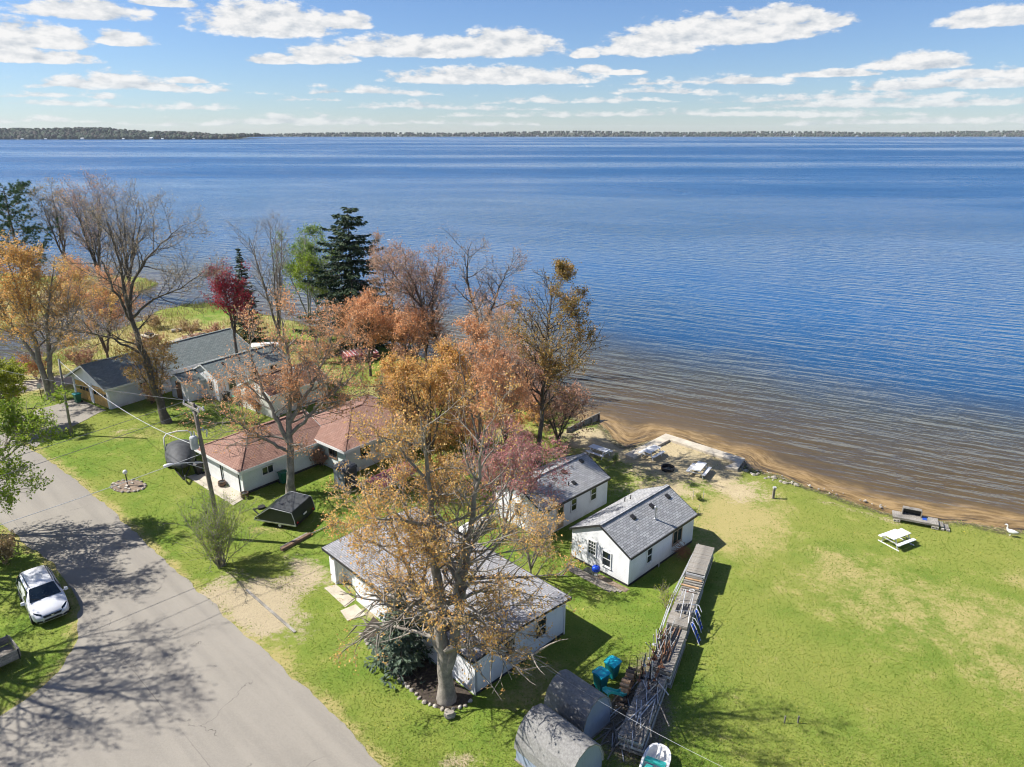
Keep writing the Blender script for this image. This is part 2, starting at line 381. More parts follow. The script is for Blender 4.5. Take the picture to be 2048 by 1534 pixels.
LAND_B = [(-67.4, 133.1), (-66.8, 127.7), (-70.1, 123.5), (-73.1, 116.6), (-73.3, 103.5), (-75.5, 96.4), (-82, 84), (-117, 60), (-430, -120), (-900, 0), (-900, 300), (-400, 200),
          (-150, 152), (-105.5, 145.8), (-91.6, 140.5), (-82.9, 142.0), (-73.8, 139.9), (-68.5, 135.5)]
def sdist(P, poly):
    poly = np.asarray(poly, float); a = poly; b = np.roll(poly, -1, 0)
    best = np.full(len(P), 1e9); ins = np.zeros(len(P), bool)
    for p, q in zip(a, b):
        d = q - p; L2 = (d * d).sum()
        t = np.clip(((P - p) @ d) / L2, 0, 1)
        best = np.minimum(best, np.hypot(P[:, 0] - p[0] - t * d[0], P[:, 1] - p[1] - t * d[1]))
        c = (p[1] > P[:, 1]) != (q[1] > P[:, 1])
        with np.errstate(divide='ignore', invalid='ignore'):
            xi = (q[0] - p[0]) * (P[:, 1] - p[1]) / (q[1] - p[1]) + p[0]
        ins ^= c & (P[:, 0] < xi)
    return np.where(ins, best, -best)
def vnoise(P, s, seed):
    r = np.random.default_rng(seed); T = r.random((256, 256))
    q = P / s; i = np.floor(q).astype(int); f = q - i; f = f * f * (3 - 2 * f)
    g = lambda a, b: T[(i[:, 0] + a) % 256, (i[:, 1] + b) % 256]
    return (g(0, 0) * (1 - f[:, 0]) + g(1, 0) * f[:, 0]) * (1 - f[:, 1]) + (g(0, 1) * (1 - f[:, 0]) + g(1, 1) * f[:, 0]) * f[:, 1]
def land(P):
    w = np.stack([vnoise(P, 2.2, 3) - 0.5, vnoise(P, 2.2, 4) - 0.5], 1) * 0.9 + np.stack([vnoise(P, 0.7, 5) - 0.5, vnoise(P, 0.7, 6) - 0.5], 1) * 0.35
    return np.maximum(sdist(P + w, LAND_A), sdist(P + w, LAND_B))
def pline(P, pts):
    best = np.full(len(P), 1e9)
    for p, q in zip(pts, pts[1:]):
        p = np.array(p); q = np.array(q); d = q - p; t = np.clip(((P - p) @ d) / (d @ d), 0, 1)
        best = np.minimum(best, np.hypot(P[:, 0] - p[0] - t * d[0], P[:, 1] - p[1] - t * d[1]))
    return best
def blobs(P, lst):
    out = np.zeros(len(P))
    for (cx, cy, rx, ry, ang, wt) in lst:
        c, s = math.cos(R(ang)), math.sin(R(ang)); x = P[:, 0] - cx; y = P[:, 1] - cy
        u = (x * c + y * s) / rx; v = (-x * s + y * c) / ry
        out = np.maximum(out, wt * np.clip(1.35 - np.hypot(u, v), 0, 1))
    return out
def grid(xs, ys):
    X, Y = np.meshgrid(xs, ys); P = np.stack([X.ravel(), Y.ravel()], 1); nx, ny = len(xs), len(ys)
    i = np.arange(nx * ny).reshape(ny, nx)
    F = np.stack([i[:-1, :-1].ravel(), i[:-1, 1:].ravel(), i[1:, 1:].ravel(), i[1:, :-1].ravel()], 1)
    return P, F
def cat_axis(*segs):
    a = np.concatenate([np.arange(lo, hi, st) for lo, hi, st in segs]); return a
ROAD_R = [(3.6, 12), (-1.6, 19.5), (-6.0, 24.55), (-8.8, 27.6), (-10.5, 29.1), (-14.2, 32.5), (-18.7, 36.7), (-26.1, 43.5), (-31.5, 48.6), (-38.6, 54.8), (-44, 59.0), (-52.0, 65.0), (-62, 72), (-90, 90)]
ROAD_L = [(-60, 8), (-42, 17.5), (-33, 22.6), (-27.5, 25.4), (-25.0, 27.3), (-24.0, 29.5), (-24.2, 32.1), (-25.6, 35.2), (-27.8, 38.0), (-30.2, 40.3), (-34.5, 43.4), (-45, 51.5), (-66, 67), (-94, 85)]

P, F = grid(cat_axis((-900, -120, 60), (-120, -78, 3), (-78, 46, 0.44), (46, 90, 2.5), (90, 901, 60)), cat_axis((-700, 0, 60), (0, 18, 2), (18, 100, 0.44), (100, 150, 1.0), (150, 320, 20)))
D = land(P)
bankw = np.where(P[:, 0] > -8, 2.2, 0.8)
z = np.where(D > 0, np.clip((D / bankw) ** 0.8, 0, 1) * 0.31 - 0.31, np.maximum(-0.31 + D * 0.09, -4.0))
z = np.where(D > bankw, 0.0, z)
inwall = sdist(P, [(10.3, 56.4), (14.5, 60.6), (19.6, 55.8), (18.6, 53.6)])
z = np.where(inwall > 0, np.maximum(z, 0.0), z)
sand = blobs(P, [(13.5, 56.5, 7.5, 5.0, -45, 1.0), (8.0, 60.0, 5.0, 3.6, 135, 1.0), (17.8, 51.5, 4.5, 2.6, -60, .8), (12.0, 51.0, 4.2, 2.6, 20, 0.75), (5.5, 56, 4, 3, 0, .5),
                 (-15.6, 36.2, 4.6, 2.2, -45, 1.0), (-13.9, 37.8, 2.8, 2.0, 60, .85), (-17.6, 36.6, 2.6, 1.6, -45, .9), (-13.2, 39.6, 3.2, 1.3, 135, 0.75), (-10.0, 38.6, 2.6, 1.2, 135, 0.6), (-8.4, 35.6, 1.6, 0.9, -45, .7), (-12.4, 34.5, 2.2, 1.1, -45, .6), (-17.5, 38.6, 2.4, 1.2, -45, 0.6),
                 (2.0, 26.8, 2.2, 1.0, 40, .55), (-2.6, 24.6, 1.6, 0.7, 30, .6), (-34, 88, 4, 2.5, 50, .5), (26.0, 47.6, 5, 0.8, -35, .5), (-36.5, 63.0, 2.6, 0.9, 20, .45)])
sand = np.maximum(sand, np.clip(inwall * 0.6 + 0.9, 0, 1))
sand = np.maximum(sand, np.clip(1.0 - D / 0.9, 0, 1) * (D > -50) * np.where(P[:, 0] > -8, 1.0, 0.25))
gravelroad = np.clip(1.5 - pline(P, [(-72, 63), (-58, 73), (-50.0, 79.0), (-47, 86), (-44, 96)]) / 2.2, 0, 1)
dry = blobs(P, [(16.6, 46.6, 4.0, 5.5, -20, .9), (15.0, 43.0, 2.5, 2.5, 0, .55), (24, 36, 9, 5, -40, .45), (30, 33, 7, 4, -40, .55), (27.5, 30, 5, 3, -35, .5), (21.5, 40, 3.5, 2, 60, .6), (33.5, 37.5, 3, 1.2, -50, .7),
                (-14, 32.7, 2.5, 1.2, -45, .5), (1.2, 29.8, 2.4, 1.4, 45, .6), (-18, 44.7, 1.4, .6, 0, .7), (-13, 73, 6, 5, 20, .75), (-24, 79, 6, 5, 40, .5), (-36, 90, 6, 4, 40, .5), (-35, 62, 4, 2, 10, .35), (-1, 63, 5, 5, 0, .5), (-45, 93, 7, 6, 30, .35), (-50, 95, 12, 12, 30, .85), (-40, 100, 10, 8, 40, .8), (-80, 120, 16, 22, 0, .8), (-25, 88, 9, 5, 40, .6), (-54, 78, 6, 8, 30, .7)])
edge = np.minimum(pline(P, ROAD_R), pline(P, ROAD_L))
dry = np.maximum(dry, np.clip(1.0 - edge / 0.9, 0, 1) * 0.8)
debris = blobs(P, [(6.0, 27.2, 1.9, 3.2, -25, 1.0), (7.2, 30.5, 1.2, 2.2, -25, .7)])
me = np_mesh('ground', np.column_stack([P, z]), [F], [], smooth=True)
ca = me.color_attributes.new('zones', 'FLOAT_COLOR', 'POINT')
ca.data.foreach_set('color', np.column_stack([sand, dry, gravelroad, debris]).astype(np.float32).ravel())
gm = bpy.data.materials.new('lawn'); gm.use_nodes = True; t = NT(gm.node_tree); p = gm.node_tree.nodes['Principled BSDF']
p.inputs['Roughness'].default_value = 0.95; p.inputs['Specular IOR Level'].default_value = 0.1
at = t.n('ShaderNodeAttribute', _attribute_name='zones'); s_, d_, g_ = t.n('ShaderNodeSeparateColor', i0=at.outputs['Color']).outputs; b_ = at.outputs['Alpha']
po = t.n('ShaderNodeNewGeometry').outputs['Position']; px_, py_, pz_ = t.sep(po)
nA = t.noise(po, 0.10, 3.0, 0.6); nB = t.noise(po, 0.55, 4.0, 0.65); nC = t.noise(po, 3.5, 3.0, 0.7); nD = t.noise(po, 9.0, 3.0, 0.7); nE = t.noise(po, 28.0, 2.0, 0.7)
green = t.mix(t.step(nB, 0.3, 0.72), (0.088, 0.168, 0.014), (0.175, 0.238, 0.030))
green = t.mix(t.step(nA, 0.40, 0.62, 0.0, 0.75), green, (0.215, 0.235, 0.046))
green = t.mix(t.step(nC, 0.45, 0.8, 0.0, 0.5), green, (0.060, 0.140, 0.010))
dryc = t.mix(nC, (0.32, 0.26, 0.10), (0.44, 0.35, 0.17))
dm = t.m('ADD', t.m('MULTIPLY', d_, 0.62), t.m('ADD', t.m('MULTIPLY', t.m('SUBTRACT', nB, 0.5), 1.1), t.m('MULTIPLY', t.m('SUBTRACT', nC, 0.5), 0.7)))
dm = t.m('ADD', dm, t.m('MULTIPLY', t.m('SUBTRACT', nD, 0.5), 0.5))
green = t.mix(t.m('MULTIPLY', t.step(px_, 8.0, 26.0, 0.0, 0.42), t.step(nB, 0.25, 0.75, 0.5, 1.0)), green, (0.230, 0.240, 0.050))
col = t.mix(t.step(dm, 0.06, 0.50, 0.0, 0.85), green, dryc)
sandc = t.mix(nB, (0.40, 0.315, 0.19), (0.53, 0.435, 0.28)); sandc = t.mix(t.step(nC, 0.45, 0.75, 0.0, 0.6), sandc, (0.27, 0.205, 0.135))
sandc = t.mix(t.step(nD, 0.5, 0.72, 0.0, 0.6), sandc, (0.16, 0.12, 0.08))
sandc = t.mix(t.step(px_, -4.0, 0.0, 0.45, 0.0), sandc, (0.33, 0.275, 0.215))
sm = t.m('ADD', s_, t.m('ADD', t.m('MULTIPLY', t.m('SUBTRACT', nB, 0.5), 1.3), t.m('MULTIPLY', t.m('SUBTRACT', nC, 0.5), 1.1)))
sm = t.m('ADD', sm, t.m('MULTIPLY', t.m('SUBTRACT', nD, 0.5), 0.4))
col = t.mix(t.step(sm, 0.35, 0.75), col, sandc)
grc = t.mix(nC, (0.34, 0.29, 0.24), (0.46, 0.41, 0.36))
col = t.mix(t.step(t.m('ADD', g_, t.m('MULTIPLY', t.m('SUBTRACT', nB, 0.5), 0.6)), 0.4, 0.75), col, grc)
dbc = t.mix(t.step(nD, 0.35, 0.65), (0.10, 0.075, 0.055), (0.26, 0.21, 0.17))
col = t.mix(t.step(t.m('ADD', b_, t.m('MULTIPLY', t.m('SUBTRACT', nC, 0.5), 0.8)), 0.3, 0.7), col, dbc)
wet = t.step(pz_, -0.34, -0.18, 1.0, 0.0)
col = t.mix(t.m('MULTIPLY', wet, 0.7), col, (0.15, 0.105, 0.05))
col = t.mix(t.m('MULTIPLY', t.m('MULTIPLY', t.step(pz_, -0.36, -0.26, 0.0, 1.0), t.step(pz_, -0.2, -0.12, 1.0, 0.0)), t.step(nC, 0.36, 0.52, 0.0, 0.85)), col, (0.045, 0.036, 0.026))
col = t.mix(t.step(nD, 0.5, 0.75, 0.0, 0.6), col, t.mix(0.28, col, (0.015, 0.03, 0.005)))
col = t.mix(t.step(nE, 0.35, 0.65), t.mix(0.22, col, (0.01, 0.02, 0.003)), t.mix(0.10, col, (0.6, 0.6, 0.25)))
fl = t.m('MULTIPLY', t.step(t.noise(po, 9.0, 1.0, 0.5), 0.73, 0.76), t.step(nA, 0.45, 0.6))
col = t.mix(t.m('MULTIPLY', fl, t.step(s_, 0.1, 0.3, 0.8, 0.0)), col, (0.62, 0.46, 0.03))
t.L.new(col, p.inputs['Base Color'])
t.L.new(t.bump(nD, 0.6, 0.06), p.inputs['Normal'])
me.materials.append(gm)
tag(link('ground', me), 'green lawn with dry patches, sandy beach and shore', None, None, 'structure')

# ---- road, driveway, pads
def strip(name, L_, R_, z0, m_, thick=0.05):
    return strip_poly(name, L_, R_, z0, m_, thick)
def strip_poly(name, L_, R_, z0, m_, thick):
    def res(pl, sd):
        pl = np.array(pl, float); s = np.concatenate([[0], np.cumsum(np.hypot(*np.diff(pl, axis=0).T))]); u = np.linspace(0, s[-1], max(int(s[-1] / 0.3), 8))
        q = np.column_stack([np.interp(u, s, pl[:, 0]), np.interp(u, s, pl[:, 1])])
        for _ in range(8): q[1:-1] = (q[:-2] + 2 * q[1:-1] + q[2:]) / 4
        d = np.gradient(q, axis=0); d /= np.linalg.norm(d, axis=1)[:, None]
        j = (vnoise(q, 0.9, sd) - 0.5) * 0.26 + (vnoise(q, 0.35, sd + 5) - 0.5) * 0.14
        return q + np.column_stack([-d[:, 1], d[:, 0]]) * j[:, None]
    poly = list(map(tuple, res(L_, 11))) + list(map(tuple, res(R_, 12)[::-1]))
    return MB().prism(poly[::-1] if sum(a[0] * b[1] - b[0] * a[1] for a, b in zip(poly, poly[1:] + poly[:1])) < 0 else poly, z0 - thick, z0).mesh(name, m_)
rm = bpy.data.materials.new('weathered_road'); rm.use_nodes = True; t = NT(rm.node_tree); p = rm.node_tree.nodes['Principled BSDF']
p.inputs['Roughness'].default_value = 0.92; p.inputs['Specular IOR Level'].default_value = 0.15
po = t.n('ShaderNodeNewGeometry').outputs['Position']; x, y, _z = t.sep(po)
nB = t.noise(po, 0.22, 5.0, 0.6); nC = t.noise(po, 2.2, 4.0, 0.65); nD = t.noise(po, 45.0, 3.0, 0.8)
u = t.m('ADD', t.m('MULTIPLY', x, 0.68), t.m('MULTIPLY', y, 0.73)); w = t.m('SUBTRACT', t.m('MULTIPLY', x, 0.73), t.m('MULTIPLY', y, 0.68))
streak = t.noise(t.comb(t.m('MULTIPLY', u, 1.1), t.m('MULTIPLY', w, 0.07)), 1.0, 3.0, 0.5)
c = t.mix(nB, (0.245, 0.225, 0.192), (0.335, 0.308, 0.264))
c = t.mix(t.step(streak, 0.35, 0.7, 0.0, 0.5), c, (0.19, 0.175, 0.155))
c = t.mix(t.step(nC, 0.55, 0.85, 0.0, 0.35), c, (0.19, 0.175, 0.155))
c = t.mix(t.step(nD, 0.3, 0.7, 0.0, 0.45), c, (0.13, 0.12, 0.105))
c = t.mix(t.step(t.noise(po, 14.0, 3.0, 0.7), 0.35, 0.7, 0.0, 0.22), c, (0.36, 0.335, 0.295))
seam = t.m('ABSOLUTE', t.m('ADD', t.m('SUBTRACT', u, 8.6), t.m('MULTIPLY', t.m('SUBTRACT', nC, 0.5), 0.12)))
c = t.mix(t.m('MULTIPLY', t.step(seam, 0.0, 0.035, 0.55, 0.0), t.step(nB, 0.35, 0.6)), c, (0.10, 0.09, 0.08))
# hairline cracks
wob = t.n('ShaderNodeTexNoise', Scale=0.8, Detail=4.0); t.L.new(po, wob.inputs['Vector'])
pw = t.vm('ADD', po, t.vm('MULTIPLY', t.vm('SUBTRACT', wob.outputs[1], (0.5, 0.5, 0.5)).outputs[0], (2.2, 2.2, 0)).outputs[0]).outputs[0]
vo = t.n('ShaderNodeTexVoronoi', _feature='DISTANCE_TO_EDGE', Scale=0.16); t.L.new(pw, vo.inputs['Vector'])
cr = t.m('MULTIPLY', t.step(vo.outputs[0], 0.0006, 0.0028, 1.0, 0.0), t.step(t.noise(po, 0.3, 2.0), 0.48, 0.6))
c = t.mix(t.m('MULTIPLY', cr, 0.75), c, (0.06, 0.055, 0.05))
t.L.new(c, p.inputs['Base Color']); t.L.new(t.bump(nD, 0.25, 0.01), p.inputs['Normal']); M['weathered_road'] = rm
tag(link('road', strip('road', ROAD_L, ROAD_R, 0.02, rm)), 'pale weathered road with hairline cracks', None, None, 'structure')
tag(link('driveway', strip('driveway', [(-46.8, 71.6), (-48.6, 68.5), (-50.5, 64.3)], [(-41.8, 68.0), (-42.6, 64.5), (-43.4, 58.9)], 0.035, rm)), 'short worn driveway up to the wooden garage doors', None, None, 'structure')

# ---- lake
P, F = grid(cat_axis((-8600, -1000, 760), (-1000, -200, 80), (-200, -80, 4), (-80, 75, 0.7), (75, 200, 4), (200, 1000, 80), (1000, 8601, 760)),
            cat_axis((-600, 20, 40), (20, 125, 0.7), (125, 200, 4), (200, 1000, 80), (1000, 6401, 540)))
D = -land(P); D = np.where((P[:, 0] < -6) & (D > -1), D + np.clip((-6 - P[:, 0]) * 0.8, 0, 6), D)
keep = (D[F] > -4.0).any(axis=1); F = F[keep]
used = np.zeros(len(P), bool); used[F.ravel()] = True; idx = np.cumsum(used) - 1
P = P[used]; D = D[used]; F = idx[F]
me = np_mesh('lake', np.column_stack([P, np.full(len(P), -0.30)]), [F], [], smooth=True)
a_ = me.attributes.new('offshore', 'FLOAT', 'POINT'); a_.data.foreach_set('value', np.clip(D, -5, 400).astype(np.float32))
wm = bpy.data.materials.new('lake_water'); wm.use_nodes = True; t = NT(wm.node_tree); p = wm.node_tree.nodes['Principled BSDF']
po = t.n('ShaderNodeNewGeometry').outputs['Position']; x, y, _z = t.sep(po)
off = t.n('ShaderNodeAttribute', _attribute_name='offshore').outputs['Fac']
nL = t.noise(po, 0.055, 4.0, 0.6); nM = t.noise(po, 0.5, 4.0, 0.6)
dd = t.m('ADD', off, t.m('ADD', t.m('MULTIPLY', t.m('SUBTRACT', nL, 0.5), 14.0), t.m('MULTIPLY', t.m('SUBTRACT', nM, 0.5), 1.6)))
dd0 = t.m('ADD', off, t.m('MULTIPLY', t.m('SUBTRACT', nM, 0.5), 2.4))
rp = t.n('ShaderNodeValToRGB', Fac=t.m('DIVIDE', dd, 60.0, clamp=True)); e = rp.color_ramp.elements
e[0].position = 0.0; e[0].color = (0.115, 0.078, 0.036, 1); e[1].position = 1.0; e[1].color = (0.008, 0.075, 0.200, 1)
for ps, cc in ((0.12, (0.075, 0.055, 0.030)), (0.33, (0.045, 0.050, 0.050)), (0.55, (0.010, 0.056, 0.140))):
    k = e.new(ps); k.color = (*cc, 1)
shn = t.noise(t.comb(t.m('MULTIPLY', off, 2.2), t.m('MULTIPLY', x, 0.5), t.m('MULTIPLY', y, 0.5)), 1.0, 4.0, 0.7)
shal = t.mix(t.step(shn, 0.35, 0.65), (0.15, 0.095, 0.035), (0.31, 0.21, 0.095))
bc = t.mix(t.step(dd0, 1.6, 3.6, 1.0, 0.0), rp.outputs[0], shal)
weed = t.m('MULTIPLY', t.step(t.noise(t.comb(t.m('MULTIPLY', off, 1.4), t.m('MULTIPLY', x, 0.25)), 1.0, 4.0, 0.65), 0.49, 0.60), t.step(dd0, 0.3, 1.7, 1.0, 0.0))
bc = t.mix(t.m('MULTIPLY', weed, 0.85), bc, (0.028, 0.024, 0.018))
t.L.new(bc, p.inputs['Base Color'])
# wind ripples: crests lie roughly along the shore, shorter close in
ca_, sa_ = math.cos(R(-27)), math.sin(R(-27))
u = t.m('ADD', t.m('MULTIPLY', x, ca_), t.m('MULTIPLY', y, sa_)); v = t.m('SUBTRACT', t.m('MULTIPLY', y, ca_), t.m('MULTIPLY', x, sa_))
w1 = t.noise(t.comb(t.m('MULTIPLY', u, 0.15), t.m('MULTIPLY', v, 0.74)), 1.0, 2.0, 0.5)
w2 = t.noise(t.comb(t.m('MULTIPLY', u, 0.6), t.m('MULTIPLY', v, 2.0), 5.0), 1.0, 2.0, 0.55)
gust = t.noise(t.comb(t.m('MULTIPLY', x, 0.0011), t.m('MULTIPLY', y, 0.0042), 2.0), 1.0, 4.0, 0.6)
gs = t.m('MULTIPLY', t.step(gust, 0.38, 0.60, 0.35, 1.5), t.step(t.noise(t.comb(t.m('MULTIPLY', u, 0.02), t.m('MULTIPLY', v, 0.045), 7.0), 1.0, 3.0, 0.6), 0.3, 0.7, 0.35, 1.35))
shore_calm = t.step(off, 0.0, 9.0, 0.12, 1.0)
b1 = t.n('ShaderNodeBump', Strength=1.0, Distance=t.m('MULTIPLY', t.m('MULTIPLY', gs, shore_calm), 1.15), Height=w1)
b2 = t.n('ShaderNodeBump', Strength=1.0, Distance=t.m('MULTIPLY', t.m('MULTIPLY', gs, shore_calm), 0.32), Height=w2, Normal=b1.outputs[0])
t.L.new(b2.outputs[0], p.inputs['Normal'])
p.inputs['IOR'].default_value = 1.33; p.inputs['Specular IOR Level'].default_value = 0.42
t.L.new(t.m('MULTIPLY', t.step(off, 20.0, 400.0, 0.05, 0.34), t.step(gust, 0.36, 0.62, 0.45, 1.25)), p.inputs['Roughness'])
me.materials.append(wm); M['lake_water'] = wm
tag(link('lake', me), 'wide rippled blue lake, brown in the shallows', None, None, 'structure')

# ---- far shore: wooded hills, one mass of trees
def hills(name, xs, y0, depth, hfun, seed, label):
    r = np.random.default_rng(seed); ys = np.linspace(0, depth, 10)
    X, Y = np.meshgrid(xs, ys); H = np.array([[hfun(x_) * min(1, yy / (depth * 0.55)) for x_ in xs] for yy in ys])
    i = np.arange(X.size).reshape(X.shape)
    F = np.stack([i[:-1, :-1].ravel(), i[:-1, 1:].ravel(), i[1:, 1:].ravel(), i[1:, :-1].ravel()], 1)
    me = np_mesh(name, np.column_stack([X.ravel(), Y.ravel() + y0, H.ravel() - 0.6]), [F], [M['forest_floor']], smooth=True)
    return tag(link(name, me), label, None, None, 'structure')
def far_wood(name, n, xr, y0, depth, hfun, size, seed, label, mats):
    r = np.random.default_rng(seed)
    x = r.uniform(*xr, n); yy = depth * r.random(n) ** 1.6; base = np.array([hfun(a) * min(1, b / (depth * 0.55)) for a, b in zip(x, yy)])
    ph = (np.arange(5) / 5 * 2 * np.pi)
    Vs, Fs, off_ = [], [[], [], []], 0
    hs = size * r.uniform(0.75, 1.2, n); ws = hs * r.uniform(0.4, 0.8, n); kind = r.integers(0, 3, n)
    rings = [(0.05, 0.7), (0.4, 1.0), (0.75, 0.85), (1.0, 0.3)]
    V = np.zeros((n, len(rings), 5, 3))
    for k, (f, wv) in enumerate(rings):
        jit = r.uniform(0.7, 1.3, (n, 5))
        V[:, k, :, 0] = x[:, None] + np.cos(ph) * ws[:, None] * wv * jit
        V[:, k, :, 1] = y0 + yy[:, None] + np.sin(ph) * ws[:, None] * wv * jit
        V[:, k, :, 2] = base[:, None] - 0.6 + hs[:, None] * (f + r.uniform(-0.06, 0.06, (n, 5)))
    b = np.arange(n)[:, None] * 20
    fl = []
    for k in range(3):
        for j in range(5):
            fl.append(np.concatenate([b + k * 5 + j, b + k * 5 + (j + 1) % 5, b + (k + 1) * 5 + (j + 1) % 5, b + (k + 1) * 5 + j], 1))
    allf = np.concatenate(fl); kk = np.tile(kind, 15)
    me = np_mesh(name, V.reshape(-1, 3), [allf[kk == q] for q in range(3)], mats, [0, 1, 2])
    return tag(link(name, me), label, 'forest', None, 'stuff')
mat('forest_floor', (0.045, 0.05, 0.03), 0.95, 0.3, 0.02); mat('far_green', (0.035, 0.058, 0.034), 0.95, 0.3, 0.03); mat('far_brown', (0.058, 0.052, 0.044), 0.95, 0.3, 0.03); mat('far_dark', (0.026, 0.042, 0.024), 0.95, 0.3, 0.03)
fm = [M['far_green'], M['far_brown'], M['far_dark']]
pen = lambda x_: 8 + 20 * max(0.0, min(1.0, (-1100 - x_) / 900)) + 5 * math.sin(x_ * 0.006) + 3 * math.sin(x_ * 0.017 + 1)
hills('peninsula', np.linspace(-2900, -1080, 60), 2900, 500, pen, 1, 'wooded peninsula on the left horizon')
far_wood('peninsula_wood', 2000, (-2900, -1095), 2905, 480, pen, 14, 2, 'mixed spring wood covering the peninsula at upper left', fm)
fs = lambda x_: 5 + 7 * (1 + math.sin(x_ * 0.0013 + 1.2)) + 14 * max(0.0, min(1.0, (x_ - 200) / 2600)) + 4 * math.sin(x_ * 0.0041)
hills('far_shore', np.linspace(-5200, 5200, 120), 4600, 900, fs, 3, 'low wooded far shore along the horizon')
far_wood('far_shore_wood', 3000, (-4300, 4300), 4605, 850, fs, 12, 4, 'thin dark line of woods along the far horizon', fm)

# ================================================================ BUILDINGS
# local frame of a building: x along the ridge, y across it, z up; the walls are named after the side they stand on
def wallframe(w, L, W):
    return {'x0': ((0, 0), (0, 1), (-1, 0)), 'x1': ((L, 0), (0, 1), (1, 0)), 'y0': ((0, 0), (1, 0), (0, -1)), 'y1': ((0, W), (1, 0), (0, 1))}[w]
class Wall:
    def __init__(s, w, L, W): s.o, s.a, s.n = wallframe(w, L, W)
    def pt(s, u, n, z): return (s.o[0] + s.a[0] * u + s.n[0] * n, s.o[1] + s.a[1] * u + s.n[1] * n, z)
    def slab(s, mb, u0, u1, z0, z1, n0, n1, mi=0):
        mb.hexa([s.pt(u0, n0, z0), s.pt(u1, n0, z0), s.pt(u1, n1, z0), s.pt(u0, n1, z0), s.pt(u0, n0, z1), s.pt(u1, n0, z1), s.pt(u1, n1, z1), s.pt(u0, n1, z1)], mi); return mb
def window(root, wl, u, z, w, h, kind='hung', frame='white_paint', glassm='window_glass'):
    f = MB(); b = 0.07; u0, u1, z0, z1 = u - w / 2, u + w / 2, z, z + h
    for (a, c, d_, e_) in ((u0 - b, u0, z0 - b, z1 + b), (u1, u1 + b, z0 - b, z1 + b), (u0, u1, z1, z1 + b), (u0, u1, z0 - b, z0)): wl.slab(f, a, c, d_, e_, 0.002, 0.055)
    wl.slab(f, u0 - b - 0.03, u1 + b + 0.03, z0 - b - 0.035, z0 - b - 0.002, 0.002, 0.085)
    if kind == 'hung': wl.slab(f, u0, u1, z0 + h * 0.48, z0 + h * 0.53, 0.002, 0.045)
    if kind == 'slide': wl.slab(f, u - 0.025, u + 0.025, z0, z1, 0.002, 0.045)
    if kind == 'grid':
        for k in (1, 2):
            wl.slab(f, u0 + w * k / 3 - 0.014, u0 + w * k / 3 + 0.014, z0, z1, 0.002, 0.036); 
        for k in (1, 2, 3):
            wl.slab(f, u0, u1, z0 + h * k / 4 - 0.014, z0 + h * k / 4 + 0.014, 0.002, 0.040)
    o = f.build('window', M[frame], root)
    wl.slab(MB(), u0, u1, z0, z1, 0.001, 0.016).build('pane', M[glassm], o)
    return o
def gable(name, label, loc, ang, L, W, h, rise, wallm, roofm, trim='dark_trim', ov=0.22, ovx=0.15, found=None, thick=0.09, fascia=0.14, cat='house', hip0=0.0, hip1=0.0, skip_wall=False):
    root = empty(name, loc, ang, label, cat)
    if not skip_wall:
        w = MB()
        if hip0 or hip1: w.box((0, 0, 0), (L, W, h))
        else:
            w.loft([[(x, 0, 0), (x, W, 0), (x, W, h), (x, W / 2, h + rise * 1.0), (x, 0, h)] for x in (0, L)])
        w.build('wall', M[wallm], root)
    if found:
        MB().box((-0.02, -0.02, -0.1), (L + 0.02, W + 0.02, 0.16)).build('foundation', M[found], root)
    sl = rise / (W / 2); e = h - sl * ov + 0.02; rz = h + rise + 0.02; r = MB(); f = MB(); tk = thick
    def sheet(poly):
        k = len(poly); r.add(poly + [(x, y, z + tk) for x, y, z in poly], [tuple(range(k))[::-1], tuple(range(k, 2 * k))] + [(i, (i + 1) % k, k + (i + 1) % k, k + i) for i in range(k)])
    xa, xb = -ovx, L + ovx; ra, rb = xa + (hip0 or 0), xb - (hip1 or 0)
    if hip0: xa = -ov; ra = hip0
    if hip1: xb = L + ov; rb = L - hip1
    sheet([(xa, -ov, e), (xb, -ov, e), (rb, W / 2, rz), (ra, W / 2, rz)]); sheet([(xb, W + ov, e), (xa, W + ov, e), (ra, W / 2, rz), (rb, W / 2, rz)])
    if hip0: sheet([(xa, W + ov, e), (xa, -ov, e), (ra, W / 2, rz)])
    if hip1: sheet([(xb, -ov, e), (xb, W + ov, e), (rb, W / 2, rz)])
    rf = r.build('roof', M[roofm], root)
    c = MB(); c.bar((ra, W / 2, rz + tk + 0.012), (rb, W / 2, rz + tk + 0.012), 0.26, 0.03)
    for (hx, cx) in ((hip0, xa), (hip1, xb)):
        if hx:
            q = ra if cx == xa else rb
            for yy in (-ov, W + ov): c.bar((cx, yy, e + tk + 0.01), (q, W / 2, rz + tk + 0.01), 0.22, 0.03)
    c.build('ridge_cap', M[roofm], rf)
    y0, y1 = -ov, W + ov
    f.box((xa + 0.01, y0 - 0.025, e - fascia + 0.06), (xb - 0.01, y0 - 0.003, e + tk + 0.01)); f.box((xa + 0.01, y1 + 0.003, e - fascia + 0.06), (xb - 0.01, y1 + 0.025, e + tk + 0.01))
    for (cx, hx, sg) in ((xa, hip0, -1), (xb, hip1, 1)):
        if hx: f.box((min(cx, cx + sg * 0.025) + sg * 0.002, y0, e - fascia + 0.06), (max(cx, cx + sg * 0.025) + sg * 0.002, y1, e + tk + 0.01))
        else:
            for (ya, yb) in ((y0, W / 2), (y1, W / 2)):
                d_ = fascia / 2 - 0.05
                f.bar((cx + sg * 0.014, ya, e + tk / 2 - d_ + 0.005), (cx + sg * 0.014, yb, rz + tk / 2 - d_ + 0.005), 0.024, fascia)
    f.build('fascia', M[trim], root)
    return root, rf
